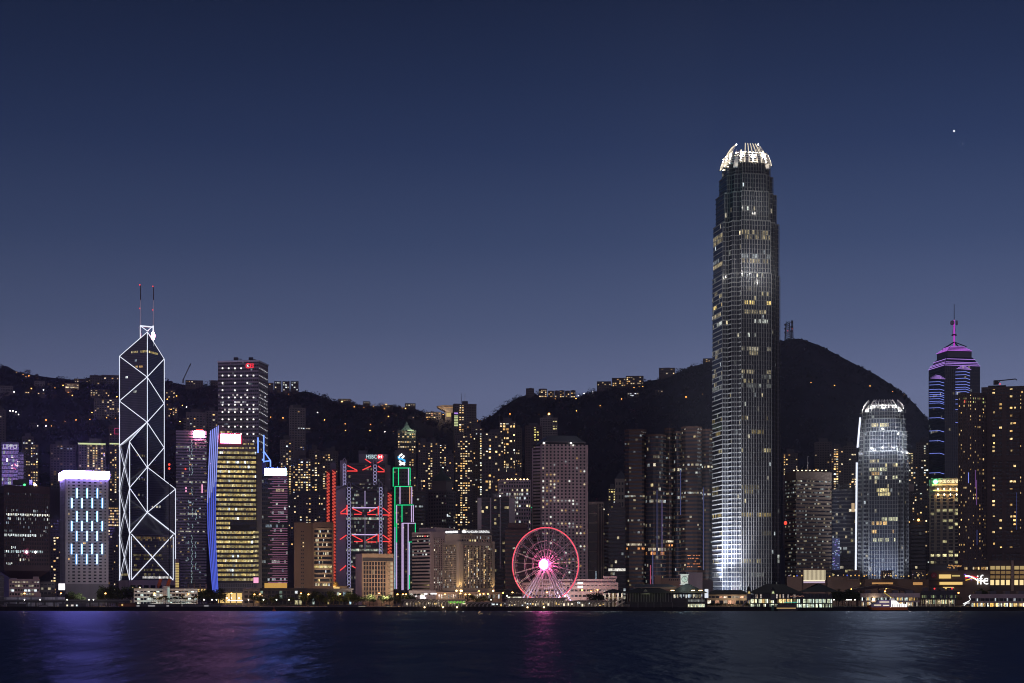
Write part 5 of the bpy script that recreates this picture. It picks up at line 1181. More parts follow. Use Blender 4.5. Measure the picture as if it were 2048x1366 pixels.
for a, b in (((229, 857), (240, 857)), ((229, 868), (239, 868)), ((229, 857), (229, 868))): MB().tube(P(*a, 2077), P(*b, 2077), .5, 0, 6).build('red_frame', 'red_dim', r_)
p = rect(216, 241, 1900, 22); T('office_tower', 'office tower with warm lit upper floors, seen between pale hotel and prism tower', 'office tower', p, 1014, 'dusk_wall', G2, fh=3.4, mod=2.4, gr=.5, pier=.2, lit=lambda k, j, e, n, nw: glowcol(WARM, .75, .4) if rnd.random() < (.75 if n - 1 - k < 7 else .1) else None)
p = rect(226, 242, 1880, 20); T('apartment_tower', 'dim slab of flats below the warm lit office behind the prism tower', 'apartment tower', p, 1068, 'resi_wall', G1, fh=3.2, mod=3, pier=.4, lit=resi(.12, .8))
p = rect(100, 124, 1820, 24); T('apartment_block', 'low block of flats with amber windows in the gap left of the pale hotel', 'apartment block', p, 1040, 'resi_wall', G1, fh=3.3, mod=3.4, pier=.4, lit=resi(.16, 1.0))
# between prism tower and the brown block
p = rect(372, 412, 2120, 26); r_ = T('apartment_tower', 'pale stepped apartment tower rising behind the louvred office', 'apartment tower', p, 826, 'resi_pale', G1, fh=3.4, mod=4, gr=.45, pier=.45, lit=resi(.1, .9), zvis_py=880); facade(r_, rect(367, 379, 2124, 20), GZ, wz(838, 2124), 'resi_pale', lit=nolight, zvis=wz(880, 2120))
p = rect(411, 437, 2140, 26); T('apartment_tower', 'pale apartment tower tucked against the star dotted tower', 'apartment tower', p, 823, 'resi_pale', G1, fh=3.4, mod=4, pier=.45, lit=resi(.14, .8), zvis_py=880)
def louv(k, j, e, n, nw):
    r = n - 1 - k
    if r in (5, 8, 9): return glowcol(OFFW, .28, .7) if rnd.random() < .45 else None
    if r in (17, 28, 34): return glowcol([(1, .95, .75)], .35, .5) if rnd.random() < .6 else None
    return glowcol(COOL + WARM, .2, .8) if rnd.random() < .09 else None
p = rect(352, 413, 1700, 30); r_ = T('louvred_office', 'grey horizontally louvred office with a blazing white sign, beside the prism tower', 'office tower', p, 863, 'louvre', G2, fh=3.1, mod=2.0, gr=.45, lit=louv, roof=1, roofh=4)
s = panel(r_, p, 0, 388, 408.5, 862, 875, 'sign', 'sign_white', 1.0, 1.4); panel(r_, p, 0, 392, 406, 858.5, 862, 'sign_top', 'red_glow', 1.0, 1.4, s)
for y, x, m in ((938, 371, 'red_glow'), (976, 372, 'text_pink'), (982, 372, 'text_pink')): panel(r_, p, 0, x - 1.4, x + 1.4, y - 1.8, y + 1.8, 'light_spot', m, .6, .4)
panel(r_, p, 0, 403, 405.5, 969, 986, 'light_spot', 'text_pink', .6, .4)
for k in range(4): panel(r_, p, 0, 375 + 12 * k, 378 + 12 * k, 1168, 1190, 'column', 'tan_concrete', .8, 1.6)
panel(r_, p, 0, 392, 412, 1178, 1186, 'lit_lobby', 'lit_gold', .5, .5)
# broken reflections of the bracing: painted as glowing zigzag tubes down the louvres
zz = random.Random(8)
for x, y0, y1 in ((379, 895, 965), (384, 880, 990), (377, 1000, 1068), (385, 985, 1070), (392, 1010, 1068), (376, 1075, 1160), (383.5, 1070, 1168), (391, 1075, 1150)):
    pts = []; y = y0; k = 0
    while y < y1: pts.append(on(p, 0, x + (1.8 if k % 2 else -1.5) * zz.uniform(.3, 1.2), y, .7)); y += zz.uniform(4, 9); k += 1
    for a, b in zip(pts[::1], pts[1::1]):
        if zz.random() < (.62 if x != 383.5 else .9): MB().tube(a, a + (b - a) * .8, .2, 0, 5).build('reflection_zigzag', 'zig_dim', r_)
b_ = thing('red_beacon_post', 'dark mast post with two red beacons between prism tower and louvred office', 'beacon', P(338, 1000, 1760).xy.to_3d() + Vector((0, 0, 4)))
a = P(338.5, 925, 1760); MB().tube((a.x, a.y, GZ), a, .6, 0, 8, .4).build('post', 'black_metal', b_)
for y in (929, 937): MB().ball(P(338.5, y, 1758), 1.3, 0, 8, 6).build('beacon', 'red_glow', b_)
q = rect(350.5, 361, 1640, 14); l_ = thing('low_wing', 'narrow wing washed in gold light at the foot of the louvred office', 'building', base_of(q)); MB().prism(q, GZ, wz(1118, 1640)).build('wall', 'tan_concrete', l_)
for k in range(15): panel(l_, q, 0, 351, 358, 1126 + 3.3 * k, 1128 + 3.3 * k, 'wash_glow_band', 'gold_dim', .25, .3)  # gold wash on the wall is put into bands that glow themselves
panel(l_, q, 0, 358, 361, 1118, 1178, 'side_pier', 'charcoal', .4, .7)
p = rect(560, 588, 2020, 24); T('apartment_tower', 'tall dark apartment tower on the slope right of the pink lined office', 'apartment tower', p, 881, 'resi_pale', G1, fh=3.2, mod=3.6, pier=.4, lit=resi(.3, .95), zvis_py=1060)
p = rect(578, 611, 2150, 26); r_ = T('apartment_tower', 'tallest slim apartment tower on the slope with two cool lit rooms', 'apartment tower', p, 817, 'resi_pale', G1, fh=3.2, mod=3.6, pier=.4, lit=lambda k, j, e, n, nw: glowcol(COOL if n - k in (9, 27) else WARM, .85) if j > 2 and rnd.random() < (.6 if n - k in (9, 17, 27) else .12) else None, zvis_py=900); MB().prism(rect(581, 596, 2155, 14), wz(818, 2150), wz(809, 2150)).build('roof_plant', 'resi_pale', r_)
p = rect(585, 622, 1960, 22); T('apartment_tower', 'apartment tower with bright paired windows behind the brown balcony block', 'apartment tower', p, 918, 'resi_wall', G1, fh=3.1, mod=3.3, pier=.3, lit=resi(.42, 1.0, hot=.5), zvis_py=1050)
p = rect(618, 640, 2060, 22); T('apartment_tower', 'apartment tower with two warm window stacks, left one of a close pair', 'apartment tower', p, 901, 'resi_wall', G1, fh=3.1, mod=3.4, pier=.3, lit=resi(.42, 1.0), zvis_py=1000)
p = rect(640, 676, 2080, 22); T('apartment_tower', 'apartment tower partly hidden by the red stair towers, right one of a close pair', 'apartment tower', p, 904, 'resi_wall', G1, fh=3.1, mod=3.4, pier=.35, lit=resi(.2, .9), zvis_py=1000)
p = rect(575, 640, 1900, 24); T('apartment_block', 'wide dark block of flats with a few amber windows above the brown balcony block', 'apartment block', p, 990, 'resi_wall', G1, fh=3.2, mod=3.4, gr=.5, pier=.45, lit=resi(.16, .95), zvis_py=1100)
p = rect(636, 656, 1880, 20); T('apartment_tower', 'slim block of flats wedged left of the bank with red stair towers', 'apartment tower', p, 990, 'resi_wall', G1, fh=3.2, mod=3.2, pier=.4, lit=resi(.2, .9), zvis_py=1060)
p = rect(640, 690, 1780, 20); T('office_block', 'plain violet grey office block behind the red stair towers', 'office block', p, 1024, 'dusk_wall', G2, fh=3.6, mod=3, lit=nolight, zvis_py=1060)
# centre
p = rect(795, 832, 2050, 26); r_, zt = tower('apartment_tower', 'apartment tower under a floodlit concave spire roof, above the twisted logo', 'apartment tower', p, 862, 'resi_wall', G1, fh=3.3, mod=3.0, pier=.3, roof=0, lit=lambda k, j, e, n, nw: glowcol(WARM, .8, .4) if rnd.random() < (.7 if n - 1 - k in (1, 2, 4, 6) else .2) else None, zvis_py=990)
c = centre(p); prof = [(1, 0), (.62, .22), (.36, .45), (.16, .72), (.03, 1)]; H = wz(840, 2050) - zt; mb = MB()
for (s0, u0), (s1, u1) in zip(prof, prof[1:]): mb.prism([c + (Vector(v) - c) * s0 * .8 for v in p], zt + H * u0, zt + H * u1, poly2=[c + (Vector(v) - c) * s1 * .8 for v in p])
mb.build('spire_roof', 'slate_roof', r_); lamp_light('spire_light', (c.x + 6, c.y - 16, zt + 3), 9000, (.7, 1, .6), r_); MB().bar((c.x + 2, p[0].y - .5, zt + 1), (c.x + 10, p[1].y - .5, zt + 1), .8).build('lit_edge', 'roof_green', r_)
p = rect(826, 850, 1720, 22); r_ = T('glass_office', 'grey glass office with twin roof antennas behind the green edged tower', 'office tower', p, 983, 'dusk_wall', G2, fh=3.8, mod=2, gr=.5, lit=office(.3, .6, .35))
for x in (834, 842.5): a = P(x, 982, 1725); mast(r_, a, wz(957, 1725) - a.z, .35, 'aluminium')
p = rect(836, 880, 2040, 24); r_ = T('apartment_tower', 'apartment tower with two columns of golden windows right of the twisted logo', 'apartment tower', p, 886, 'resi_wall', G1, fh=3.2, mod=3.2, pier=.35, lit=lambda k, j, e, n, nw: glowcol(WARM, 1.1, .4) if rnd.random() < (.62 if j in (4, 5) else .25 if j in (2, 8) else .07) else None, zvis_py=1060); facade(r_, rect(874, 893, 2046, 18), GZ, wz(889, 2046), 'resi_wall', fh=3.2, mod=3.2, pier=.35, lit=resi(.3, .9), zvis=wz(1000, 2046))
p = rect(892, 908, 2000, 20); T('apartment_tower', 'dark narrow apartment tower right of the golden window columns', 'apartment tower', p, 909, 'resi_wall', G1, fh=3.2, mod=3, pier=.4, lit=resi(.25, .9), zvis_py=1060)
def pyramid_office():
    Y = 1750; p = corner(856, 893, 911, Y, 16); root, zt = tower('hip_roofed_tower', 'stone office tower under a dim green hipped roof with a small lantern', 'office tower', p, 983, 'dusk_wall', G2, fh=3.8, mod=3.6, gr=.55, pier=.3, lit=office(.12, .4, .3, OFFW, .04), roof=0)
    c = centre(p); up = offset(p, -2.5); MB().prism(up, zt, wz(962, Y)).build('attic', 'resi_pale', root); MB().prism(offset(p, -1.2), wz(962, Y), wz(960.5, Y)).build('cornice', 'resi_pale', root); top = [c + (Vector(v) - c) * .12 for v in p]
    MB().prism(offset(p, -2), wz(960.5, Y), wz(941, Y), poly2=top).build('hip_roof', 'green_roof', root); MB().prism(top, wz(941, Y), wz(934, Y)).build('lantern', 'green_roof', root)
    for x in (894, 897, 899.5): panel(root, p, 1, x, x + 1.8, 1028 + (x % 2) * 3, 1033, 'lit_window', 'lit_cool_white', .3, .3)
pyramid_office()
p = corner(906, 908, 953, 2090, 10); r_, zt = tower('apartment_tower', 'dark tall apartment tower with two roof antennas breaking the skyline', 'apartment tower', p, 809, 'resi_wall', G1, fh=3.2, mod=3.4, pier=.3, roof=1, roofh=5, lit=lambda k, j, e, n, nw: glowcol(WARM, 1.0, .4) if rnd.random() < (.65 if j in (2, 3) else .5 if j == 10 and n - k < 16 else .06) else None, zvis_py=1070)
for x, t in ((922.5, 787), (930, 786)): a = P(x, 806, 2100); mast(r_, a, wz(t, 2100) - a.z, .4, 'aluminium' if x > 925 else 'black_metal')
panel(r_, p, 1, 908.5, 916, 825, 828, 'violet_band', 'purple_strip', .4, .4)
for k in range(7): panel(r_, p, 1, 908.5, 916, 831 + 3.2 * k, 832.8 + 3.2 * k, 'stair_light', 'roof_green', .4, .4)
p = rect(910, 945, 2040, 22); T('apartment_tower', 'apartment tower with crowded golden windows below the twin antennas', 'apartment tower', p, 872, 'resi_wall', G1, fh=3.1, mod=3.0, pier=.3, lit=lambda k, j, e, n, nw: glowcol(WARM, 1.1, .4) if rnd.random() < (.6 if j in (2, 3, 4) else .2) else None, zvis_py=1070)
p = rect(942, 968, 2060, 22); T('apartment_tower', 'apartment tower dotted with greenish and gold windows right of the antennas', 'apartment tower', p, 857, 'resi_wall', G1, fh=3.1, mod=2.8, pier=.35, lit=resi(.4, .9, WARM + OFFW), zvis_py=1070)
p = rect(964, 1008, 2030, 24); T('apartment_tower', 'wide apartment tower with large four pane golden windows', 'apartment tower', p, 866, 'resi_wall', G1, fh=3.8, mod=4.2, gr=.62, pier=.35, lit=resi(.26, 1.1, hot=.4), zvis_py=1000)
p = rect(998, 1032, 2050, 24); r_ = T('apartment_tower', 'apartment tower with paired golden windows and two faint masts', 'apartment tower', p, 845, 'resi_wall', G1, fh=3.8, mod=4.0, gr=.62, pier=.35, lit=resi(.36, 1.1, hot=.4), zvis_py=960)
for x in (999, 1030): a = P(x, 844, 2055); mast(r_, a, wz(824, 2055) - a.z, .3, 'mid_grey')
p = rect(1030, 1044, 2070, 22); T('apartment_tower', 'narrow apartment tower with a bright stack at one edge, left of the round windows', 'apartment tower', p, 858, 'resi_wall', G1, fh=3.4, mod=3.4, pier=.35, lit=resi(.4, 1.0), zvis_py=960)
p = rect(1050, 1084, 2080, 24); T('apartment_tower', 'plum apartment tower with a yellow lit stair, behind the round windowed tower', 'apartment tower', p, 853, 'plum_wall', G1, fh=3.3, mod=3.4, pier=.35, lit=lambda k, j, e, n, nw: glowcol([(1, .85, .25)], .8) if j in (3, 4) and rnd.random() < .55 else None, zvis_py=960)
p = rect(1080, 1115, 2200, 24); r_ = T('apartment_tower', 'dim apartment tower with a red tipped roof block peeking over the trapezoid roof', 'apartment tower', p, 837, 'resi_pale', G1, fh=3.3, mod=3.6, pier=.35, lit=lambda k, j, e, n, nw: glowcol([(1, .85, .35)], .8) if j > 4 and n - k in (2, 4, 5) else None, zvis_py=880); MB().ball(P(1098, 828, 2210), 1.5, 0, 8, 6).build('warning_light', 'lamp_orange', r_); MB().prism(rect(1093, 1102, 2205, 10), wz(837, 2205), wz(830, 2205)).build('roof_plant', 'resi_pale', r_)
p = rect(985, 1040, 1800, 22); T('stepped_block', 'reddish stone block with warm lit terraces above the white window grid', 'office block', p, 946, 'plum_wall', G2, fh=3.6, mod=2.8, pier=.3, lit=lambda k, j, e, n, nw: glowcol(WARM, .6) if rnd.random() < (.6 if n - k in (3, 5) else .1) else None, zvis_py=1000)
p = rect(997, 1062, 1620, 24); r_, zt = tower('gridded_office', 'office with a white square window grid and a row of roof lamps', 'office tower', p, 962, 'pink_stone', G2, fh=4.0, mod=2.6, gr=.62, pier=.34, roof=1, lit=lambda k, j, e, n, nw: glowcol(OFFW + [(1, .85, .4)], .65, .5) if rnd.random() < (.6 if n - 1 - k in (3, 4, 6, 8) else .22) else None)
for x in (1015, 1023, 1031, 1041, 1048, 1055): MB().ball(on(p, 0, x, 959, -.5), .8, 0, 8, 6).build('roof_lamp', 'lamp_warm', r_)
def white_fins():
    Y = 1500; p = rect(955, 1030, Y, 26); root = thing('finned_office', 'dark banded office striped by four white vertical fins', 'office tower', base_of(p))
    facade(root, p, GZ, wz(997, Y), 'dusk_wall', fh=3.7, mod=2.0, gr=.6, lit=lambda k, j, e, n, nw: glowcol([(1, .8, .4)], .4, .6) if rnd.random() < (.35 if n - 1 - k in (13, 2, 16) else .05) else None, zvis=wz(1180, Y), wm=None)
    for x0, x1, yb in ((955, 963, 1060), (980, 982.5, 1062), (999.5, 1002, 1137), (1018, 1030, 1047)): panel(root, p, 0, x0, x1, 996, yb, 'white_fin', 'pale_concrete', .9, 1.8)
    MB().prism(rect(985, 1012, Y + 8, 12), wz(998, Y), wz(986, Y)).build('roof_plant', 'mid_grey', root); MB().ball(P(1000, 992, Y + 4), .8, 0, 6, 4).build('roof_lamp', 'lamp_white', root)
white_fins()
p = rect(1010, 1062, 1420, 24); r_ = T('dark_office', 'dark plum office block behind the upper left of the big wheel', 'office block', p, 1062, 'plum_wall', G2, fh=3.7, mod=2.2, gr=.4, lit=lambda k, j, e, n, nw: glowcol([(1, .95, .75)], .55, .5) if rnd.random() < (.5 if n - 1 - k == 16 else .02) else None, roof=0); MB().prism(rect(1016, 1055, 1424, 16), wz(1063, 1420), wz(1045, 1420)).build('attic', 'plum_wall', r_)
p = rect(1048, 1066, 1700, 14); r_ = T('slim_tower', 'slim dark tower with a green lit top beside the round windowed tower', 'office tower', p, 1013, 'charcoal', G2, fh=3.8, mod=2, lit=lambda *a: glowcol([(.5, .6, 1), (.5, 1, .8)], .3, .7) if rnd.random() < .3 else None, zvis_py=1070)
for x, y0, y1, m in ((1049.5, 1015, 1045, 'tube_ice'), (1056, 1015, 1052, 'neon_violet')): MB().tube(on(p, 0, x, y0, .6), on(p, 0, x + .3, y1, .6), .35, 0, 5).build('light_strip', 'strip_cool', r_)
panel(r_, p, 0, 1048, 1064.5, 1014.5, 1016, 'roof_light', 'neon_green', .7, .6)
# right of the round windowed tower
def white_frame():
    Y = 1520; p = rect(1177, 1207, Y, 22); root = thing('framed_office', 'narrow office with tall white frames over dark glass right of the round windows', 'office tower', base_of(p)); MB().prism(offset(p, -.05), GZ, wz(1004, Y)).build('wall', 'charcoal', root)
    grid(root, p, 0, 1178, 1194, 1008, 1160, 4, 8, .34, .12, 'tan_grey', lambda k, j, e, n, nw: glowcol(COOL, .25) if rnd.random() < .12 else None, .8); panel(root, p, 0, 1176.6, 1207, 1003.5, 1007.5, 'top_band', 'tan_grey', .7, 1.2)
    for x in (1197.5, 1203, 1206.5): panel(root, p, 0, x - .9, x + .7, 1006, 1160, 'fin', 'tan_grey', .5, 1.0)
white_frame()
p = rect(1200, 1222, 1540, 20); T('dark_office', 'dark slim office just right of the white framed one', 'office tower', p, 1043, 'plum_wall', G2, fh=3.6, mod=2.2, lit=office(.1, .5, .25, [(1, .85, .5)], .03))
p = rect(1217, 1251, 1500, 22); T('dark_office', 'dark glass office with one white lit storey, left of the brown twin towers', 'office tower', p, 1017, 'charcoal', G2, fh=3.7, mod=1.9, gr=.65, lit=lambda k, j, e, n, nw: glowcol([(1, .95, .85)], .95, .2) if n - 1 - k == 15 else (glowcol(OFFW, .35, .6) if rnd.random() < .07 else None))
def tan_pyramid():
    Y = 1760; p = rect(1230, 1254, Y, 22); root, zt = tower('hip_roofed_tower', 'tan tower with tall arched windows under a slate pyramid roof', 'office tower', p, 961, 'tan_grey', G2, fh=8, mod=3.0, gr=.6, pier=.4, lit=nolight, roof=0, zvis_py=1020); c = centre(p)
    MB().prism(offset(p, .3), zt, zt + 2).build('cornice', 'tan_grey', root); MB().prism(p, zt + 2, wz(941, Y), poly2=[c + (Vector(v) - c) * .1 for v in p]).build('pyramid_roof', 'slate_roof', root)
tan_pyramid()
p = rect(1216, 1232, 2040, 20); T('apartment_tower', 'block of flats with yellow windows left of the slate pyramid roof', 'apartment tower', p, 977, 'resi_wall', G1, fh=3.3, mod=3, pier=.3, lit=resi(.5, 1.0, GOLD), zvis_py=1020)
p = rect(1205, 1220, 1980, 18); T('apartment_tower', 'small block of flats glowing amber over the dark slim office', 'apartment tower', p, 1012, 'resi_wall', G1, fh=3.2, mod=2.8, pier=.3, lit=resi(.45, .9), zvis_py=1050)
# right of the tallest tower
p = rect(1566, 1596, 2100, 24); r_ = T('apartment_tower', 'apartment tower with warm scattered windows right beside the tallest tower', 'apartment tower', p, 908, 'resi_wall', G1, fh=3.2, mod=3.2, pier=.35, lit=resi(.32, 1.0, hot=.5), zvis_py=950)
p = rect(1629, 1664, 2150, 24); T('apartment_tower', 'nearly dark apartment tower behind the brown block mast', 'apartment tower', p, 885, 'resi_wall', G1, fh=3.2, mod=3.4, pier=.4, lit=resi(.08, .9), zvis_py=950)
p = rect(1662, 1687, 2060, 22); T('apartment_tower', 'apartment tower with golden clustered windows over the dark glass office', 'apartment tower', p, 897, 'resi_wall', G1, fh=3.2, mod=3.2, pier=.3, lit=resi(.4, 1.1), zvis_py=985)
p = rect(1687, 1713, 2070, 22); T('apartment_tower', 'apartment tower with a block of bright lower windows left of the small white crown', 'apartment tower', p, 893, 'resi_wall', G1, fh=3.2, mod=3.2, pier=.3, lit=lambda k, j, e, n, nw: glowcol(WARM, 1.1, .4) if rnd.random() < (.8 if 13 < n - k < 27 and j > 1 else .3 if j > 5 else .06) else None, zvis_py=985)
p = rect(1664, 1713, 1620, 24); r_ = T('glass_office', 'dark glass office with a sparkling blue screen at its foot', 'office tower', p, 980, 'charcoal', G2, fh=3.9, mod=1.9, gr=.65, lit=office(.3, .6, .4, OFFW + [(1, .85, .4)], .06))
for k in range(34): a = on(p, 0, 1665 + rnd.random() * 14, 1078 + 60 * rnd.random(), .5); MB().box(a, (rnd.uniform(.8, 2), .3, .8)).build('screen_light', rnd.choice(['screen_violet', 'screen_blue', 'screen_white']), r_)
panel(r_, p, 0, 1664.5, 1680, 1076, 1140, 'screen', 'screen_dim', .2, .3); MB().box(on(p, 0, 1706, 1015, .4), (3, .4, 9)).build('lit_bay', 'lit_bay_amber', r_)
p = rect(1812, 1836, 2080, 22); T('apartment_tower', 'apartment tower with a bright window stack right of the small white crown', 'apartment tower', p, 905, 'resi_wall', G1, fh=3.2, mod=3.0, pier=.35, lit=resi(.35, 1.0), zvis_py=1050)
p = rect(1832, 1862, 2120, 24); T('apartment_tower', 'apartment tower with white and gold windows left of the blue lit pyramid tower', 'apartment tower', p, 886, 'resi_wall', G1, fh=3.2, mod=3.0, pier=.35, lit=resi(.32, 1.0, WARM + OFFW), zvis_py=1010)
p = rect(1820, 1838, 1850, 20); r_ = T('apartment_block', 'block of flats with pale roof plinth below the window stacks', 'apartment block', p, 982, 'resi_wall', G1, fh=3.2, mod=2.8, pier=.4, lit=resi(.1, .7)); MB().prism(rect(1818, 1828, 1846, 8), wz(983, 1850), wz(969, 1850)).build('roof_plant', 'tan_grey', r_)
p = rect(1834, 1860, 1900, 20); T('apartment_block', 'block of flats with amber windows left of the gold lettered tower', 'apartment block', p, 985, 'resi_wall', G1, fh=3.3, mod=3.0, pier=.35, lit=resi(.28, .9))
p = rect(1822, 1851, 1640, 22); r_ = T('glass_office', 'small dark glass office with an orange roof lamp left of the gold lettered tower', 'office tower', p, 1042, 'charcoal', G2, fh=3.8, mod=2, gr=.6, lit=office(.15, .5, .3, OFFW, .05), roof=1); MB().ball(P(1837, 1040, 1636), 1.2, 0, 8, 6).build('roof_lamp', 'lamp_orange', r_)
# ------------------------------------------------------------------ observation wheel
def big_wheel():
    Y = 1230; c = P(1092, 1129, Y); rad = M(74, Y); th = R(-28); u = Vector((math.cos(th), math.sin(th), 0)); nv = Vector((math.sin(th), -math.cos(th), 0)); up = Vector((0, 0, 1))
    root = thing('observation_wheel', 'observation wheel with a red lit rim, white spokes and a glowing pink hub', 'ferris wheel', (c.x, c.y, 4))
    def pt(r, a, o=0): return c + u * (r * math.cos(a)) + up * (r * math.sin(a)) + nv * o
    N_ = 72
    def ring(r, o, t, m, name='rim'): return MB().path([pt(r, 2 * math.pi * k / N_, o) for k in range(N_)], t, 0, 6, True).build(name, m, root)
    for o in (-1.3, 1.3): ring(rad - .6, o, .28, 'steel_white')
    ring(rad, 1.5, .3, 'ring_red', 'rim_light')
    for o in (-1.2, 1.2): ring(rad * .64, o, .16, 'steel_white', 'inner_ring'); ring(rad * .40, o, .14, 'steel_white', 'inner_ring')
    for k in range(21):
        a = 2 * math.pi * (k + .3) / 21; s = MB()
        for o in (-1.3, 1.3): s.tube(pt(1.8, a, o * 2.2), pt(rad - .6, a, o), .17, 0, 5)
        for f in (.3, .5, .7, .86): s.bar(pt(rad * f, a, -1.5), pt(rad * f, a, 1.5), .16)
        s.build('spoke', 'steel_white', root)
    for k in range(42):
        a = 2 * math.pi * k / 42; q = pt(rad - 2.6, a); g = MB(); g.ball((q.x, q.y, q.z - .5), .95, 0, 8, 6, 1.15); g.tube((q.x, q.y, q.z + .4), (q.x, q.y, q.z + 1.9), .12, 0, 5); g.build('cabin', 'cabin_dark', root)
    hb = MB().tube(c + nv * -3.4, c + nv * 3.2, 1.7, 0, 16).build('hub', 'steel_white', root)
    MB().tube(c + nv * 3.2, c + nv * 3.7, M(10, Y), 0, 32).build('hub_disc', 'hub_pink', hb); MB().path([c + nv * 3.75 + u * M(10.6, Y) * math.cos(t) + up * M(10.6, Y) * math.sin(t) for t in [2 * math.pi * k / 32 for k in range(32)]], .45, 0, 6, True).build('hub_edge', 'hub_magenta', hb)
    for o in (6.0, -6.0):
        for s in (-1, 1):
            for q in (11.0, 14.2):
                a = c + nv * o * .45; b = c + u * s * q * 1.28 + nv * o; b.z = 7.2; MB().tube(a, b, .55, 0, 8, .62).build('leg', 'steel_white', root)
    for s in (-1, 1): b = c + u * s * 17.5 + nv * 5; b.z = 7; MB().box((b.x, b.y, 6.4), (5, 4, 3), 0, th).build('footing', 'steel_white', root)
    MB().box((c.x, c.y, 5.8), (62, 16, 3.4), 0, 0).build('boarding_platform', 'mid_grey', root); MB().box((c.x, c.y - 9, 7.0), (22, 2, .7)).build('platform_light', 'pink_edge', root)
    lamp_light('hub_light', c + nv * 7, 9000, (1, .12, .32), root, 3); lamp_light('hub_light', c - nv * 7, 2600, (1, .12, .35), root, 3)
    for s in (-.8, -.3, .3, .8): lamp_light('wheel_floodlight', (c.x + s * 24, c.y - 10, 9), 3000, (.85, .62, .95), root, .4)
big_wheel()

# ------------------------------------------------------------------ trees, lamps
def make_tree(name, label, cat, loc, h, w_, seed, group):
    t = thing(name, label, cat, loc, group); r = random.Random(seed); mb = MB(); x, y, z = loc
    mb.tube((x, y, z), (x + .3, y, z + h * .45), .32, 0, 8, .2)
    for k in range(4): a = k * 1.7 + seed; mb.tube((x + .2, y, z + h * (.3 + .05 * k)), (x + w_ * .35 * math.cos(a), y + w_ * .35 * math.sin(a), z + h * (.6 + .07 * k)), .14, 0, 6, .06)
    mb.build('trunk', 'bark', t); mb = MB()
    for k in range(9): a = r.uniform(0, 6.28); q = r.uniform(0, .36) * w_; leaf_clump(mb, (x + q * math.cos(a), y + q * math.sin(a), z + h * r.uniform(.45, .86)), w_ * r.uniform(.18, .3), h * r.uniform(.13, .2), 90, .42, r)
    mb.build('crown', 'leaves', t); return t
GT = 'trees along the waterfront'; LT = 'dark leafy tree among the trees along the waterfront'
base_trees = [make_tree('tree', LT, 'tree', (0, 2600 + 30 * i, -60), 11, 11, i + 2, GT) for i in range(4)]
tr = random.Random(21); spots = []
for a, b, n, y0, y1, s0, s1 in ((131, 160, 5, 1270, 1320, .8, 1.1), (196, 268, 13, 1255, 1330, .9, 1.55), (396, 446, 9, 1255, 1320, .9, 1.5), (486, 590, 14, 1235, 1290, .6, 1.0), (600, 712, 16, 1230, 1262, .7, 1.15), (700, 800, 9, 1225, 1262, .6, .95), (800, 830, 4, 1270, 1310, .8, 1.1), (930, 985, 5, 1250, 1300, .6, 1.0), (1180, 1212, 5, 1215, 1240, .7, 1.05), (1416, 1480, 9, 1205, 1230, .7, 1.1), (1668, 1722, 8, 1195, 1230, .9, 1.2), (1870, 1912, 4, 1250, 1290, .8, 1.1), (1952, 1985, 4, 1235, 1260, .9, 1.3)):
    for k in range(n): spots.append((a + (b - a) * (k + tr.uniform(.1, .9)) / n, tr.uniform(y0, y1), tr.uniform(s0, s1)))
for i, (px, Y, s) in enumerate(spots):
    loc = (wx(px, Y), Y, GZ)
    if i < 4: o = base_trees[i]; o.location = loc; o.rotation_euler.z = tr.uniform(0, 6); o.scale = (s, s, s)
    else: dup(base_trees[i % 4], loc, rz=tr.uniform(0, 6), sz=s)
def make_palm(loc, h, seed):
    t = thing('palm_tree', 'slender palm tree in front of the white lit balcony block', 'palm tree', loc, 'palm trees by the white block'); x, y, z = loc; r = random.Random(seed)
    MB().tube((x, y, z), (x + .4, y, z + h), .22, 0, 7, .14).build('trunk', 'bark', t); mb = MB()
    for k in range(13):
        a = 6.283 * k / 13 + r.uniform(-.2, .2); L = r.uniform(2.4, 3.4); up_ = r.uniform(.2, 1.0); pts = [Vector((x + .4, y, z + h))]
        for q in range(1, 5): f = q / 4; pts.append(Vector((x + .4 + L * f * math.cos(a), y + L * f * math.sin(a), z + h + up_ * 2 * f - 2.6 * f * f)))
        sd = Vector((-math.sin(a), math.cos(a), 0))
        for q in range(4): w0, w1 = (.5, .7, .6, .35, .05)[q], (.5, .7, .6, .35, .05)[q + 1]; mb.face([pts[q] - sd * w0, pts[q] + sd * w0, pts[q + 1] + sd * w1, pts[q + 1] - sd * w1])
    mb.build('fronds', 'leaves', t); return t
palm0 = make_palm((wx(303, 1238), 1238, GZ), 7.5, 1)
for i, px in enumerate((316, 322, 331, 336, 350, 361, 371, 388, 393)): dup(palm0, (wx(px, 1236 + 2 * (i % 3)), 1236 + 2 * (i % 3), GZ), rz=i * 1.3, sz=.8 + .12 * (i % 3))
p2 = dup(palm0, (wx(1450, 1208), 1208, GZ), 'palm tree in front of the lit shops left of the harbour pavilion', 'palm trees by the pavilion shops')
for px in (1437, 1457, 1465, 1490): dup(p2, (wx(px, 1206), 1206, GZ), rz=px, sz=1.1)

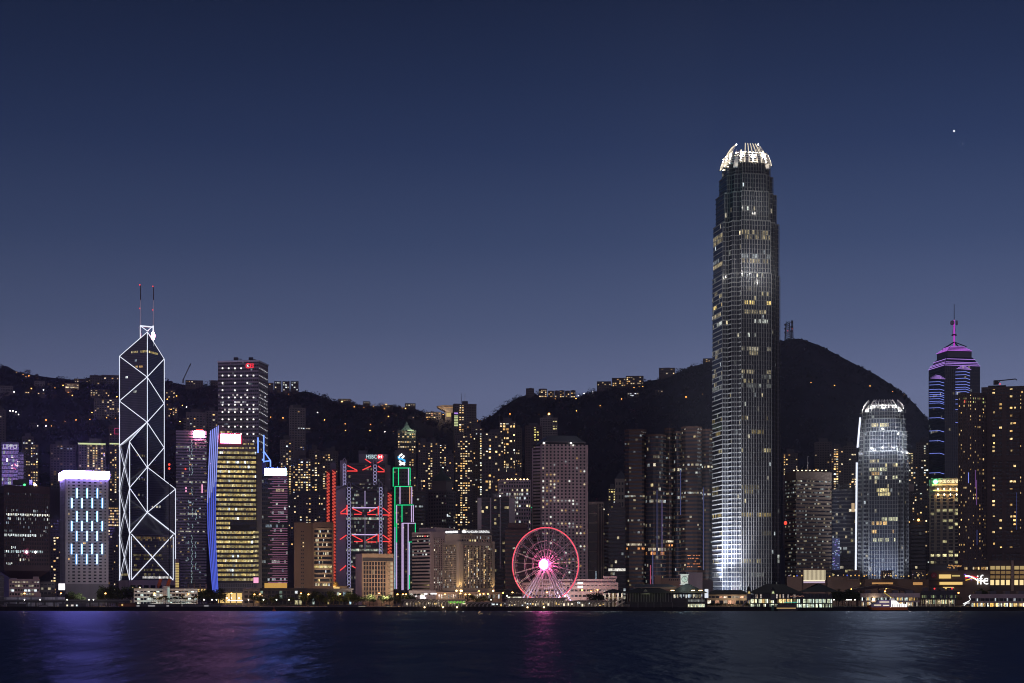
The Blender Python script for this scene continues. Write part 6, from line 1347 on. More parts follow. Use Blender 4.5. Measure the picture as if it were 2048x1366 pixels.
def make_lamp(label, group, h, m, head=.55):
    t = thing('street_lamp', label, 'street lamp', (0, 0, 0), group); mb = MB(); mb.tube((0, 0, 0), (0, 0, h), .11, 0, 6, .07); mb.bar((0, 0, h), (.9, 0, h + .25), .12); mb.build('pole', 'black_metal', t)
    MB().ball((.9, 0, h + .1), head, 0, 8, 6, .75).build('lamp_head', m, t); return t
def lamps(label, group, h, m, pts, head=.55, light=None):
    t = make_lamp(label, group, h, m, head)
    for i, (px, py, Y) in enumerate(pts):
        loc = (wx(px, Y) - .9, Y, wz(py, Y) - h)
        loc = (loc[0], loc[1], max(loc[2], 2.9)) if Y < 1900 else loc
        if i == 0: t.location = loc; o = t
        else: o = dup(t, loc)
        if light and i % light[2] == 0: lamp_light('street_light', (loc[0] + .9, Y - .9, loc[2] + h - .4), light[0], light[1], None, .3)
lamps('orange street lamp on a slim pole along the harbour front', 'orange street lamps on the waterfront', 9, 'lamp_orange', [(49, 1187, 1225), (122, 1187, 1235), (211, 1187, 1220), (309, 1187, 1228), (377, 1188, 1228), (463, 1187, 1240), (509, 1190, 1228), (520, 1192, 1226), (602, 1187, 1228), (680, 1188, 1226), (758, 1187, 1224), (795, 1199, 1190), (806, 1198, 1190), (812, 1195, 1195), (890, 1197, 1190), (921, 1187, 1235), (931, 1190, 1225), (939, 1191, 1225), (958, 1182, 1260), (967, 1188, 1240), (976, 1188, 1240), (1006, 1186, 1240), (1025, 1185, 1240), (1164, 1180, 1250), (1182, 1183, 1250), (1195, 1180, 1255), (1094, 1185, 1245), (960, 1203, 1180), (1702, 1178, 1270), (1773, 1177, 1270), (1770, 1183, 1262), (1847, 1180, 1262), (1917, 1186, 1240), (1951, 1186, 1240), (617, 1199, 1210)], .62, (3000, (1, .55, .2), 1))
lamps('white ball lamp on a short pole near the water', 'white lamps on the waterfront', 5, 'lamp_white', [(49, 1208, 1165), (80, 1208, 1165), (134, 1209, 1165), (178, 1208, 1170), (187, 1208, 1170), (408, 1204, 1175), (424, 1207, 1170), (433, 1204, 1180), (458, 1206, 1180), (497, 1209, 1170), (527, 1206, 1178), (553, 1203, 1180), (578, 1208, 1172), (982, 1200, 1180), (1014, 1192, 1235), (1668, 1202, 1170), (1694, 1202, 1172), (1698, 1202, 1172), (1702, 1202, 1172), (1710, 1202, 1172), (1679, 1187, 1240)], .42, (420, (1, .9, .75), 2))
ex = random.Random(17); more = []
for x0, x1, y0, y1, n in ((60, 160, 768, 792, 9), (190, 240, 786, 836, 10), (334, 356, 780, 830, 5), (690, 832, 806, 818, 9), (852, 890, 829, 840, 6), (1080, 1155, 795, 799, 6), (1226, 1290, 773, 779, 6), (150, 240, 762, 770, 5), (560, 600, 782, 788, 4)): more += [(ex.uniform(x0, x1), ex.uniform(y0, y1)) for _ in range(n)]
hl = lambda pts: [(x, y, hill_Y(x, y) - 4) for x, y in pts]
lamps('tiny orange road lamp glowing on the dark hillside', 'road lamps on the hills', 8, 'lamp_orange', hl([(33, 745), (46, 749), (52, 753), (58, 752), (71, 756), (77, 758), (184, 825), (92, 840), (103, 852), (130, 842), (152, 840), (180, 839), (231, 837), (228, 838), (365, 811), (360, 843), (541, 834), (566, 836), (649, 840), (690, 848), (691, 861), (728, 854), (742, 849), (742, 831), (763, 846), (777, 833), (793, 831), (702, 805), (735, 812), (747, 813), (805, 816), (811, 817), (866, 833), (740, 861), (786, 863), (1043, 829), (1078, 829), (1153, 822), (1243, 798), (1200, 811), (1372, 794), (1404, 789), (1622, 765), (1638, 768), (1669, 771), (1706, 771), (1740, 772), (1785, 783), (1808, 790), (955, 842), (961, 841), (1020, 828), (909, 862), (946, 859)] + more), .8)
lamps('tiny white lamp on the dark hillside', 'white lamps on the hills', 6, 'lamp_white', hl([(8, 821), (20, 822), (26, 822), (32, 824), (37, 829), (76, 852), (92, 852), (87, 780), (28, 784), (192, 771), (373, 814), (604, 826), (635, 825), (770, 864), (1157, 791), (1186, 784), (1168, 787)]), .8)

# ------------------------------------------------------------------ houses and blocks on the hills
GH = 'houses and flats on the hills'
def villa(name, label, x0, x1, yt, yb, p=.3, b=1.0, pal=WARM, mat='resi_wall', fh=3.6, mod=4.0, pier=.35, top=None, Y=None, low=None):
    Y = Y or hill_Y((x0 + x1) / 2, min(yb, HY - 30)) - 8; q = rect(x0, x1, Y, 16); z0 = wz(yb, Y); root = thing(name, label, name.replace('_', ' '), (*centre(q), z0 - 12), GH); MB().prism(offset(q, -.1), z0 - 25, z0 + .1).build('plinth', mat, root)
    facade(root, q, z0, wz(yt, Y), mat, fh=fh, mod=mod, gr=.5, pier=pier, lit=(lambda k, j, e, n, nw: (glowcol(pal, b, .4) if rnd.random() < (p * (low if low and k == 0 else 1)) else None)))
    if top:
        for a, c, t in top: MB().prism(rect(a, c, Y + 5, 8), wz(yt, Y), wz(t, Y)).build('roof_plant', mat, root)
    return root
villa('mansion', 'golden floodlit columned mansion high on the left hill', 130, 158, 768, 779, .9, 1.1, [(1, .75, .4), (1, .85, .6)], 'tan_concrete', 5, 3)
villa('apartment_block', 'unlit apartment block on the ridge above the pale hotel', 180, 204, 752, 770, .03, top=[(190, 196, 749)])
villa('apartment_block', 'long unlit apartment block on the ridge touching the prism tower', 203, 242, 751.5, 768, .03)
villa('terrace', 'low terrace on the ridge with a line of small warm windows', 148, 182, 759, 766, .5, .7)
villa('apartment_block', 'apartment block with warm windows just below the ridge, left of the prism tower', 180, 220, 780, 794, .3, .9)
villa('apartment_block', 'big pale apartment block on the left hillside with a lit top strip', 188, 244, 799, 834, .17, .9, WARM, 'resi_pale')
villa('villa', 'villa with a lit band on the left hill below the road lamps', 49, 60, 783, 789, .7, .8)
villa('villa', 'villa with two warm windows on the left hill slope', 74, 90, 785, 790, .4, .9)
villa('villa', 'villa with a pair of warm windows under the left ridge', 94, 105, 767, 771, .6, .8)
villa('villa', 'dim pale villa at the left hill crest', 69, 90, 764, 773, .08, .5, mat='resi_pale')
villa('villa', 'dim villa on the far left hillside', 0, 26, 773, 784, .06, .6, mat='resi_pale')
villa('villa', 'small colonnaded house with warm lamps low on the left hillside', 58, 74, 847, 853, .6, .8)
villa('apartment_block', 'apartment block with amber windows on the ridge left of the star dotted tower', 371, 406, 762, 775, .22, 1.0)
villa('apartment_block', 'unlit apartment block on the ridge touching the star dotted tower', 421, 436, 762, 774, .05)
villa('apartment_block', 'apartment block with yellow windows right of the prism tower top', 331, 351, 781, 797, .45, 1.0)
villa('apartment_block', 'apartment block with amber stacks right of the prism tower shoulder', 332, 341, 808, 835, .5, .9)
villa('apartment_block', 'slim block with one blazing amber window on the slope right of the prism tower', 344, 355, 815, 832, .4, 1.3)
tw = [villa('apartment_block', 'ridge apartment block with notched roof, ' + s, a, b, 764, 783, .5, 1.0, OFFW, 'resi_wall', low=.6, top=[(a, a + 3, 761.5), (b - 3, b, 761.5)]) for s, a, b in (('first of three right of the star dotted tower', 548.5, 562.5), ('middle one of three right of the star dotted tower', 565, 579), ('last of three right of the star dotted tower', 581.5, 597))]
villa('villa', 'amber lit villa on the ridge beside the star dotted tower', 536, 547, 767, 776, .5, 1.1)
villa('villa', 'white lit villa on the slope right of the tallest slim apartment tower', 610, 622, 855, 861, .95, 1.2, [(1, .85, .6)])
villa('villa', 'long villa with orange terrace lamps where the ridge drops', 676, 702, 799, 806, .6, 1.2, [(1, .6, .2), (1, .8, .5)])
villa('villa', 'villa with a white lit band on the middle ridge', 726, 740, 804, 808, .9, 1.0, OFFW)
villa('villa', 'villa with warm glazed front on the middle ridge', 765, 786, 811, 816, .7, .9)
villa('villa', 'ridge villa with a flagpole and a warm terrace', 810, 831, 808, 814, .7, 1.0)
villa('villa', 'curved lit terrace house above the spire roofed tower', 816, 829, 833, 838, .9, 1.0)
villa('apartment_block', 'stepped lit terrace building left of the hilltop lookout', 851, 882, 825, 838, .6, .9, WARM + [(1, .5, .25)], 'resi_pale')
villa('apartment_block', 'unlit square apartment block on the crest of the middle hill', 1052, 1068, 778, 793, .0, top=[(1058, 1064, 775)])
for a, b, t, s, p_ in ((1077.5, 1094, 779, 'with a bright corner, first in the crest row', .35), (1096, 1108, 783, 'second in the crest row', .3), (1109, 1118, 782.5, 'third in the crest row', .3), (1118.5, 1129, 782, 'fourth in the crest row', .3), (1130, 1140, 783, 'fifth in the crest row', .35), (1141, 1151, 782, 'last in the crest row', .4)): villa('apartment_block', 'dark apartment block ' + s, a, b, t, 796, p_, 1.0, low=2.2, top=[(a + 3, b - 3, t - 2.5)])
villa('apartment_block', 'square apartment block with amber windows alone on the rising ridge', 1194, 1222, 764, 781, .25, 1.0, top=[(1203, 1214, 762)])
villa('apartment_block', 'long ridge terrace with bright ground floor, left half', 1224, 1252, 757, 774, .3, 1.1, low=2.6); villa('apartment_block', 'long ridge terrace with bright ground floor, right half', 1252, 1287, 753, 770, .3, 1.1, low=2.6, top=[(1262, 1270, 751)])
villa('villa', 'villa with tall lit windows below the ridge terrace', 1254, 1278, 786, 794, .6, 1.2, OFFW); villa('villa', 'villa with a warm strip under the ridge left of the tallest tower', 1310, 1326, 781, 785, .5, .8)
villa('apartment_block', 'dark flats with two lit rooms on the ridge left of the tallest tower', 1318, 1350, 737, 750, .12, 1.2, top=[(1326, 1340, 734.5)])
villa('villa', 'lit house on the ridge right against the tallest tower', 1406, 1425, 718, 725, .4, 1.0)
def lookout():
    px = 893; Y = hill_Y(px, 838) - 20; root = thing('lookout_tower', 'hilltop lookout with a boat shaped upswept roof terrace lit from below', 'lookout building', (wx(px, Y), Y, wz(846, Y) - 10)); V = lambda x, y, d=0: P(x, y, Y + d)
    mb = MB(); pts = [(873, 812.5), (874, 814), (893, 823), (903, 825.5), (916, 825.5), (916, 811), (900, 810.5), (886, 810)]; o = V(873, 825.5); mb.outline([((x - 873) * Y / F, (825.5 - y) * Y / F) for x, y in pts], o + Vector((0, 26, 0)), Vector((1, 0, 0)), Vector((0, 0, 1)), 26); mb.build('terrace_bowl', 'tan_grey', root)
    MB().prism(rect(890, 903, Y + 3, 18), wz(850, Y), wz(822, Y)).build('stem', 'resi_pale', root); MB().prism(rect(896, 916, Y + 6, 18), wz(852, Y), wz(824, Y)).build('wing', 'resi_wall', root)
    for a, b in (((876, 813.5), (886, 817)), ((888, 814), (914, 815.5))): MB().bar(V(*a, -.5), V(*b, -.5), .7).build('terrace_light', 'lit_amber', root)
    MB().prism(rect(893, 902, Y + 2, 1), wz(833, Y), wz(825, Y)).build('lit_window', 'gold_dim', root); lamp_light('lookout_light', V(889, 826, -10), 9000, (1, .72, .45), root, 1)
lookout()
for px, yt, yb, w_, lb in ((1575.5, 646, 677, 5.5, 'thicker lattice radio mast on the peak behind the tallest tower'), (1584.5, 640, 675, 1.8, 'thin lattice radio mast with red lamp on the peak')):
    Y = 3290; b = P(px, yb, Y); t = thing('radio_mast', lb, 'radio mast', (b.x, b.y, b.z - 3), 'radio masts on the peak'); mb = MB(); w2 = M(w_, Y); zt = wz(yt, Y); sg = [(-w2, -w2), (w2, -w2), (w2, w2), (-w2, w2)]
    for x, y in sg: mb.bar((b.x + x, b.y + y, b.z - 3), (b.x + x * .6, b.y + y * .6, zt), .8)
    k = b.z
    while k < zt: 
        f = 1 - .4 * (k - b.z) / (zt - b.z)
        for i in range(4): (x0, y0), (x1, y1) = sg[i], sg[(i + 1) % 4]; mb.bar((b.x + x0 * f, b.y + y0 * f, k), (b.x + x1 * f, b.y + y1 * f, k + 4), .6); mb.bar((b.x + x0 * f, b.y + y0 * f, k), (b.x + x1 * f, b.y + y1 * f, k), .6)
        k += 4.5
    mb.build('lattice', 'black_metal', t)
    for q in (.35, .6, .85): MB().tube((b.x - w2 * 1.1, b.y - w2, b.z + (zt - b.z) * q), (b.x - w2 * 1.1, b.y - w2 - 1.5, b.z + (zt - b.z) * q), 2.2, 0, 10).build('dish', 'charcoal', t)
    MB().ball((b.x, b.y, b.z + (zt - b.z) * .5), .9, 0, 6, 4).build('warning_light', 'lamp_red', t)
cr = thing('tower_crane', 'raked jib crane standing up from the ridge right of the prism tower', 'crane', P(366, 762, 2690)); mb = MB(); mb.tube(P(366, 766, 2690), P(366.5, 758, 2690), 1.2, 0, 6); mb.build('tower', 'mid_grey', cr); MB().bar(P(366.5, 759, 2690), P(381.5, 727, 2690), 1.3).build('jib', 'mid_grey', cr); MB().bar(P(381.5, 727, 2690), P(382, 735, 2690), .35).build('hook_cable', 'black_metal', cr)
for px, py, r_, lb in ((1908, 262, 2.7, 'bright planet alone in the sky above the blue lit pyramid tower'), (1925, 287.5, 1.5, 'fainter star just below the bright planet')):
    c = P(px, py, 9000); tag(MB().ball(c, r_, 0, 10, 8).build('star', 'star_white', org=c), lb, 'star')

# ------------------------------------------------------------------ left shore: low buildings, fence, elevated walk
def small_block(name, label, x0, x1, yt, Y, mat, fh=3.2, mod=2.6, p=.3, b=.6, pal=OFFW, pier=.25, depth=14, gr=.5, z0=3.0, **k):
    q = rect(x0, x1, Y, depth); root = thing(name, label, name.replace('_', ' '), (*centre(q), 4)); facade(root, q, z0, wz(yt, Y), mat, fh=fh, mod=mod, gr=gr, pier=pier, lit=lambda kk, j, e, n, nw: glowcol(pal, b, .6) if rnd.random() < p else None, **k); return root, q
r_, q = small_block('office_block', 'small pale four storey block in front of the star block', 18, 79, 1161, 1280, 'pink_stone', 3.3, 2.2, .5, .3); MB().prism(rect(21, 34, 1284, 8), wz(1161, 1280), wz(1156, 1280)).build('roof_plant', 'pink_stone', r_); MB().prism(rect(66, 78, 1284, 8), wz(1161, 1280), wz(1153, 1280)).build('roof_plant', 'pink_stone', r_)
MB().prism(rect(68, 82, 1272, 8), GZ, wz(1186, 1272)).build('annex', 'pink_stone', r_)
for x in (25.5, 51, 58, 71): panel(r_, q, 0, x - 2.5, x + 2.5, 1179, 1183, 'lit_window', 'lit_cool_white', .3, .3)
r_, q = small_block('low_building', 'dark low building right of the small pale block', 80, 110, 1166, 1300, 'charcoal', 4, 3, .06)
q = rect(-20, 8, 1290, 14); g_ = thing('glass_building', 'glass fronted building with slanted roof at the frame edge below the star block', 'building', base_of(q)); MB().prism(q, GZ, wz(1152, 1290), uv=True).build('glass_front', 'curtain_grey', g_); MB().prism(offset(q, .5), wz(1152, 1290), wz(1144, 1290), poly2=offset(q, -3)).build('roof', 'mid_grey', g_)
f_ = thing('hoarding', 'pale lit hoarding of upright panels below the small pale block', 'hoarding', (wx(68, 1200), 1200, 4))
for k in range(24):
    x = 8 + 5.1 * k; a, b = P(x, 1201, 1200), P(x + 4.6, 1194.5, 1200); MB().box(((a.x + b.x) / 2, 1200 + .1 * (k % 2), (GZ + b.z) / 2), (b.x - a.x, .3, b.z - GZ)).build('panel', 'pale_concrete' if k % 5 else 'grey_concrete', f_)
MB().box((wx(68, 1200), 1200.6, wz(1194, 1200)), (M(122, 1200), .25, .3)).build('top_rail', 'mid_grey', f_)
for x in (40, 110): lamp_light('hoarding_light', (wx(x, 1196), 1190, 8), 500, (.7, .75, 1), f_)
def viaduct(label, x0, x1, Y, yt, th, mat, step=18):
    r = thing('elevated_walkway', label, 'walkway', (wx((x0 + x1) / 2, Y), Y, 4)); z = wz(yt, Y); MB().box((wx((x0 + x1) / 2, Y), Y, z), (M(x1 - x0, Y), 6, th)).build('deck', mat, r); MB().box((wx((x0 + x1) / 2, Y), Y - 3, z + 1.0), (M(x1 - x0, Y), .15, .9)).build('railing', 'mid_grey', r); x = x0 + 4
    while x < x1: MB().tube((wx(x, Y), Y, GZ), (wx(x, Y), Y, z - th / 2), .5, 0, 8).build('column', mat, r); x += step
    return r
viaduct('long dark elevated walkway along the left shore', -40, 262, 1185, 1203, 1.6, 'charcoal')
def shed(label, x0, x1, Y, yt, mat, lit=(), cat='shed', name='shed'):
    q = rect(x0, x1, Y, 7); r = thing(name, label, cat, base_of(q)); MB().prism(q, GZ, wz(yt, Y)).build('wall', mat, r); MB().prism(offset(q, .5), wz(yt, Y), wz(yt, Y) + .45).build('roof', 'charcoal', r)
    for a, b, m in lit: panel(r, q, 0, a, b, yt + 1.2, yt + 4.5, 'lit_window', m, .15, .2)
    return r
shed('dark shed with a lit doorway on the left shore', 118, 172, 1162, 1208, 'mid_grey', [(133, 136, 'lit_warm_white'), (142, 147, 'ferry_white_dim'), (152, 155, 'lit_cool_white')]); shed('pale hoarding covered shed at the water left of the doorway shed', 78, 94, 1160, 1211, 'pale_concrete'); shed('dark grey shed at the far left shore', 14, 52, 1163, 1208, 'charcoal'); shed('reddish shed by the water below the prism tower', 237, 272, 1162, 1207, 'orange_dim', [(243, 246, 'lit_gold')]); shed('dark shed with white boards below the white lit block', 272, 362, 1163, 1209, 'charcoal', [(273, 279, 'board_white'), (296, 310, 'board_white'), (333, 338, 'board_white')]); shed('long dark shed by the water below the gold windowed office', 366, 442, 1163, 1209, 'mid_grey', [(408, 417, 'board_white')])
for lb, x0, x1 in (('dark shed with lit stall by the water under the tan slab block', 716, 732), ('small pale kiosk by the water right of the tan slab block', 772, 780), ('long low dark shed at the quay below the brown balcony block', 655, 716)): shed(lb, x0, x1, 1162, 1211, 'mid_grey', [(x0 + 1, x1 - 1, 'board_warm')] if x1 - x0 < 20 else [])
# white lit balcony block with stair tower
def white_block():
    Y = 1250; root, q = small_block('balcony_block', 'white four storey balcony block with bright rooms below the prism tower', 268, 395, 1180, Y, 'white_paint', 2.9, 2.4, .34, .75, [(.8, 1, .92), (.95, 1, .9)], .12, gr=.55)
    for x0, x1 in ((326, 340),): MB().prism(rect(x0, x1, Y - 3, 14), GZ, wz(1172, Y)).build('stair_tower', 'pale_concrete', root)
    panel(root, rect(326, 340, Y - 3, 14), 0, 335, 339.4, 1175, 1204, 'stair_glazing', 'stair_glow', .15, .2)
    for k in range(5): a, b = P(273, 1207 - 7.1 * k, Y - 1.5), P(394, 1207 - 7.1 * k, Y - 1.5); MB().bar(a, b, 1.2, 0, .9).build('balcony', 'white_paint', root)
    MB().prism(offset(q, .8), wz(1180, Y) + 1.2, wz(1178, Y) + .8).build('roof', 'charcoal', root)
    for x in (285, 300, 312, 352, 366, 380): lamp_light('balcony_light', P(x, 1203, Y - 9), 330, (.8, 1, .92), root, .3)
white_block()
c1 = thing('orange_crane', 'orange mobile crane boom below the prism tower, left of two', 'crane', (wx(318, 1262), 1262, 4)); MB().bar(P(317, 1172, 1262), P(322, 1158, 1262), 3.2, 0, 2).build('boom', 'orange_paint', c1); MB().box((wx(317, 1262), 1262, 6), (5, 3, 4)).build('body', 'orange_paint', c1); MB().bar((wx(317, 1262), 1262, 8), P(317, 1172, 1262), 1.2).build('lower_boom', 'orange_paint', c1)
c2 = dup(c1, (wx(336, 1262), 1262, 4), 'orange mobile crane boom below the prism tower, right of two')
# low buildings behind the promenade
r_, q = small_block('terminal', 'low dark glass terminal with scattered interior lights below the pink lined office', 486, 520, 1180, 1262, 'grey_concrete', 5, 4, .2, .6, WARM, depth=16); MB().prism(offset(q, 1), wz(1180, 1262), wz(1175, 1262), poly2=offset(q, -4)).build('roof', 'charcoal', r_)
r_, q = small_block('terminal', 'wide low dark glass terminal with greenish lights under the brown balcony block', 519, 612, 1179, 1268, 'charcoal', 4.2, 3, .3, .35, [(.7, 1, .8), (1, .9, .5), (.9, .95, 1)], depth=18, gr=.75); MB().prism(offset(q, 1.2), wz(1179, 1268), wz(1176, 1268)).build('roof', 'charcoal', r_)
r_, q = small_block('low_hall', 'low dark hall with glittering glass front left of the tan slab block', 611, 704, 1180, 1262, 'charcoal', 5.5, 2.4, .28, .4, [(.6, .85, 1), (1, .8, .35), (.8, 1, .9)], depth=18, gr=.8); MB().prism(offset(q, 1.2), wz(1180, 1262), wz(1177, 1262)).build('roof', 'charcoal', r_)
r_, q = small_block('pavilion', 'small white lit pavilion between tan slab block and pale banded office', 818, 872, 1184, 1290, 'pale_concrete', 5, 3, .4, .8, depth=10)
for x0, x1, y in ((840, 850, 1192), (840, 852, 1196), (848, 855, 1188), (861, 874, 1187.5), (830, 834, 1192)): panel(r_, q, 0, x0, x1, y - 1.3, y + 1.3, 'light_panel', 'ferry_white', .5, .3)
r_, q = small_block('post_office', 'long low white banded building behind the big wheel', 1045, 1236, 1168, 1300, 'pink_stone', 4.2, 3.2, .06, .6, depth=26, gr=.38); MB().prism(rect(1066, 1232, 1306, 16), wz(1168, 1300), wz(1158, 1300)).build('upper_storey', 'pink_stone', r_); MB().prism(rect(1206, 1234, 1308, 12), wz(1158, 1300), wz(1152, 1300)).build('penthouse', 'pink_stone', r_)
for x0, x1, y0, y1 in ((1155, 1166, 1164, 1168), (1155, 1166, 1172, 1176)): panel(r_, q, 0, x0, x1, y0, y1, 'lit_window', 'lit_cool_white', .4, .3)

bu = thing('buoy', 'small orange channel buoy afloat just off the seawall', 'buoy', (wx(548, 1135), 1135, 0)); bx = wx(548, 1135); MB().tube((bx, 1135, -.2), (bx, 1135, 1.0), 1.3, 0, 12, 1.1).build('float', 'orange_paint', bu); MB().tube((bx, 1135, 1.0), (bx, 1135, 3.0), .35, 0, 8, .15).build('marker', 'orange_paint', bu)
# ------------------------------------------------------------------ promenade pier with lit arches
def arcade(name, label, x0, x1, Y, step, lit, yroof=1203, seed=0):
    root = thing(name, label, 'pier', (wx((x0 + x1) / 2, Y), Y, 4)); r = random.Random(seed); zr = wz(yroof, Y)
    MB().box((wx((x0 + x1) / 2, Y + 5), Y + 5, zr + .4), (M(x1 - x0 + 6, Y), 16, .8)).build('roof', 'tan_grey', root); MB().box((wx((x0 + x1) / 2, Y), Y - 1, 2.0), (M(x1 - x0 + 8, Y), 12, 1.6)).build('deck', 'seawall_stone', root); MB().box((wx((x0 + x1) / 2, Y), Y + 12, (GZ + zr) / 2), (M(x1 - x0, Y), .4, zr - GZ)).build('back_wall', 'dusk_wall', root)
    x = x0 + 2; k = 0
    while x < x1 - 1:
        a = Vector((wx(x, Y), Y - 2, 2.8)); mb = MB(); mb.tube(a, a + Vector((0, 0, zr - 4.4)), .35, 0, 8); mb.path([a + Vector((0, 0, zr - 4.6)), a + Vector((.5, 0, zr - 3.7)), a + Vector((1.5, 0, zr - 3.1)), a + Vector((2.6, 0, zr - 2.9))], .3, 0, 6); mb.build('column', 'pale_concrete', root)
        if lit and k % 2 == 0: lamp_light('arcade_light', (a.x + 1, Y - 1, zr - 1.2), 480, (1, .82, .6), root, .25)
        if r.random() < .6: MB().box((a.x + 1.4, Y + 11.6, r.uniform(3.8, 6)), (r.uniform(.8, 2.2), .2, r.uniform(.6, 2))).build('lit_opening', r.choice(['lit_warm_white', 'lit_cool_white', 'board_warm', 'lit_gold']), root)
        x += step; k += 1
    MB().box((wx((x0 + x1) / 2, Y), Y - 6.5, 1.4), (M(x1 - x0, Y), .6, 1.0)).build('fender', 'black_metal', root)
    return root
pr = arcade('promenade_pier', 'long roofed pier with lit curved columns under the floodlit hotel', 806, 930, 1160, 6.4, True, 1201, 3); pr2 = arcade('promenade_pier', 'low roofed quay stretch with small cool lights between the two arcades', 932, 1012, 1162, 8, False, 1206, 5); pr3 = arcade('promenade_pier', 'roofed pier with pale columns in front of the big wheel', 1014, 1130, 1160, 5.2, True, 1198, 7)
for x in (902, 924, 913): MB().box((wx(x, 1171), 1171, 6.2), (4, .2, 1.6)).build('green_panel', 'green_glow', pr)
for pp, xs in ((pr, (849, 886, 914)), (pr3, (1055, 1088))):
    for x in xs: MB().ball((wx(x, 1152), 1152.5, 2.6), .55, 0, 8, 6).build('quay_lamp', 'lamp_warm', pp); lamp_light('quay_glow', (wx(x, 1152), 1150.5, 2.9), 260, (1, .7, .35), pp, .3)
r_ = arcade('promenade_pier', 'quay walk with warm shop lights right of the big wheel', 1132, 1226, 1164, 7, True, 1203, 9)
# pavilion with a pitched roof and stairs left of the clock pier
def stair_pavilion():
    Y = 1172; root = thing('pavilion', 'open lit pavilion with a dark hipped roof and outside stairs left of the clock pier', 'pavilion', (wx(1228, Y), Y + 8, 4)); q = rect(1208, 1246, Y, 18); MB().prism(offset(q, 2), wz(1186, Y), wz(1178, Y), poly2=offset(q, -6)).build('roof', 'dark_roof', root)
    for x in (1210, 1218, 1226, 1236, 1244): a = on(q, 0, x, 1200, -.5); MB().box((a.x, a.y, (GZ + wz(1186, Y)) / 2), (.9, .9, wz(1186, Y) - GZ)).build('column', 'pale_concrete', root)
    MB().prism(offset(q, -.5), wz(1196.5, Y), wz(1195, Y)).build('floor_slab', 'tan_concrete', root); MB().prism(offset(q, -5), GZ, wz(1186, Y)).build('core', 'tan_concrete', root)
    for k in range(2): MB().bar(P(1230, 1213 - 8 * k, Y - 1), P(1249, 1203 - 8 * k, Y - 1), 1.6, 0, .8).build('stair', 'pale_concrete', root)
    for x in (1213, 1222, 1232, 1242): lamp_light('pavilion_light', P(x, 1190, Y - 2), 300, (1, .9, .65), root, .3)
stair_pavilion()
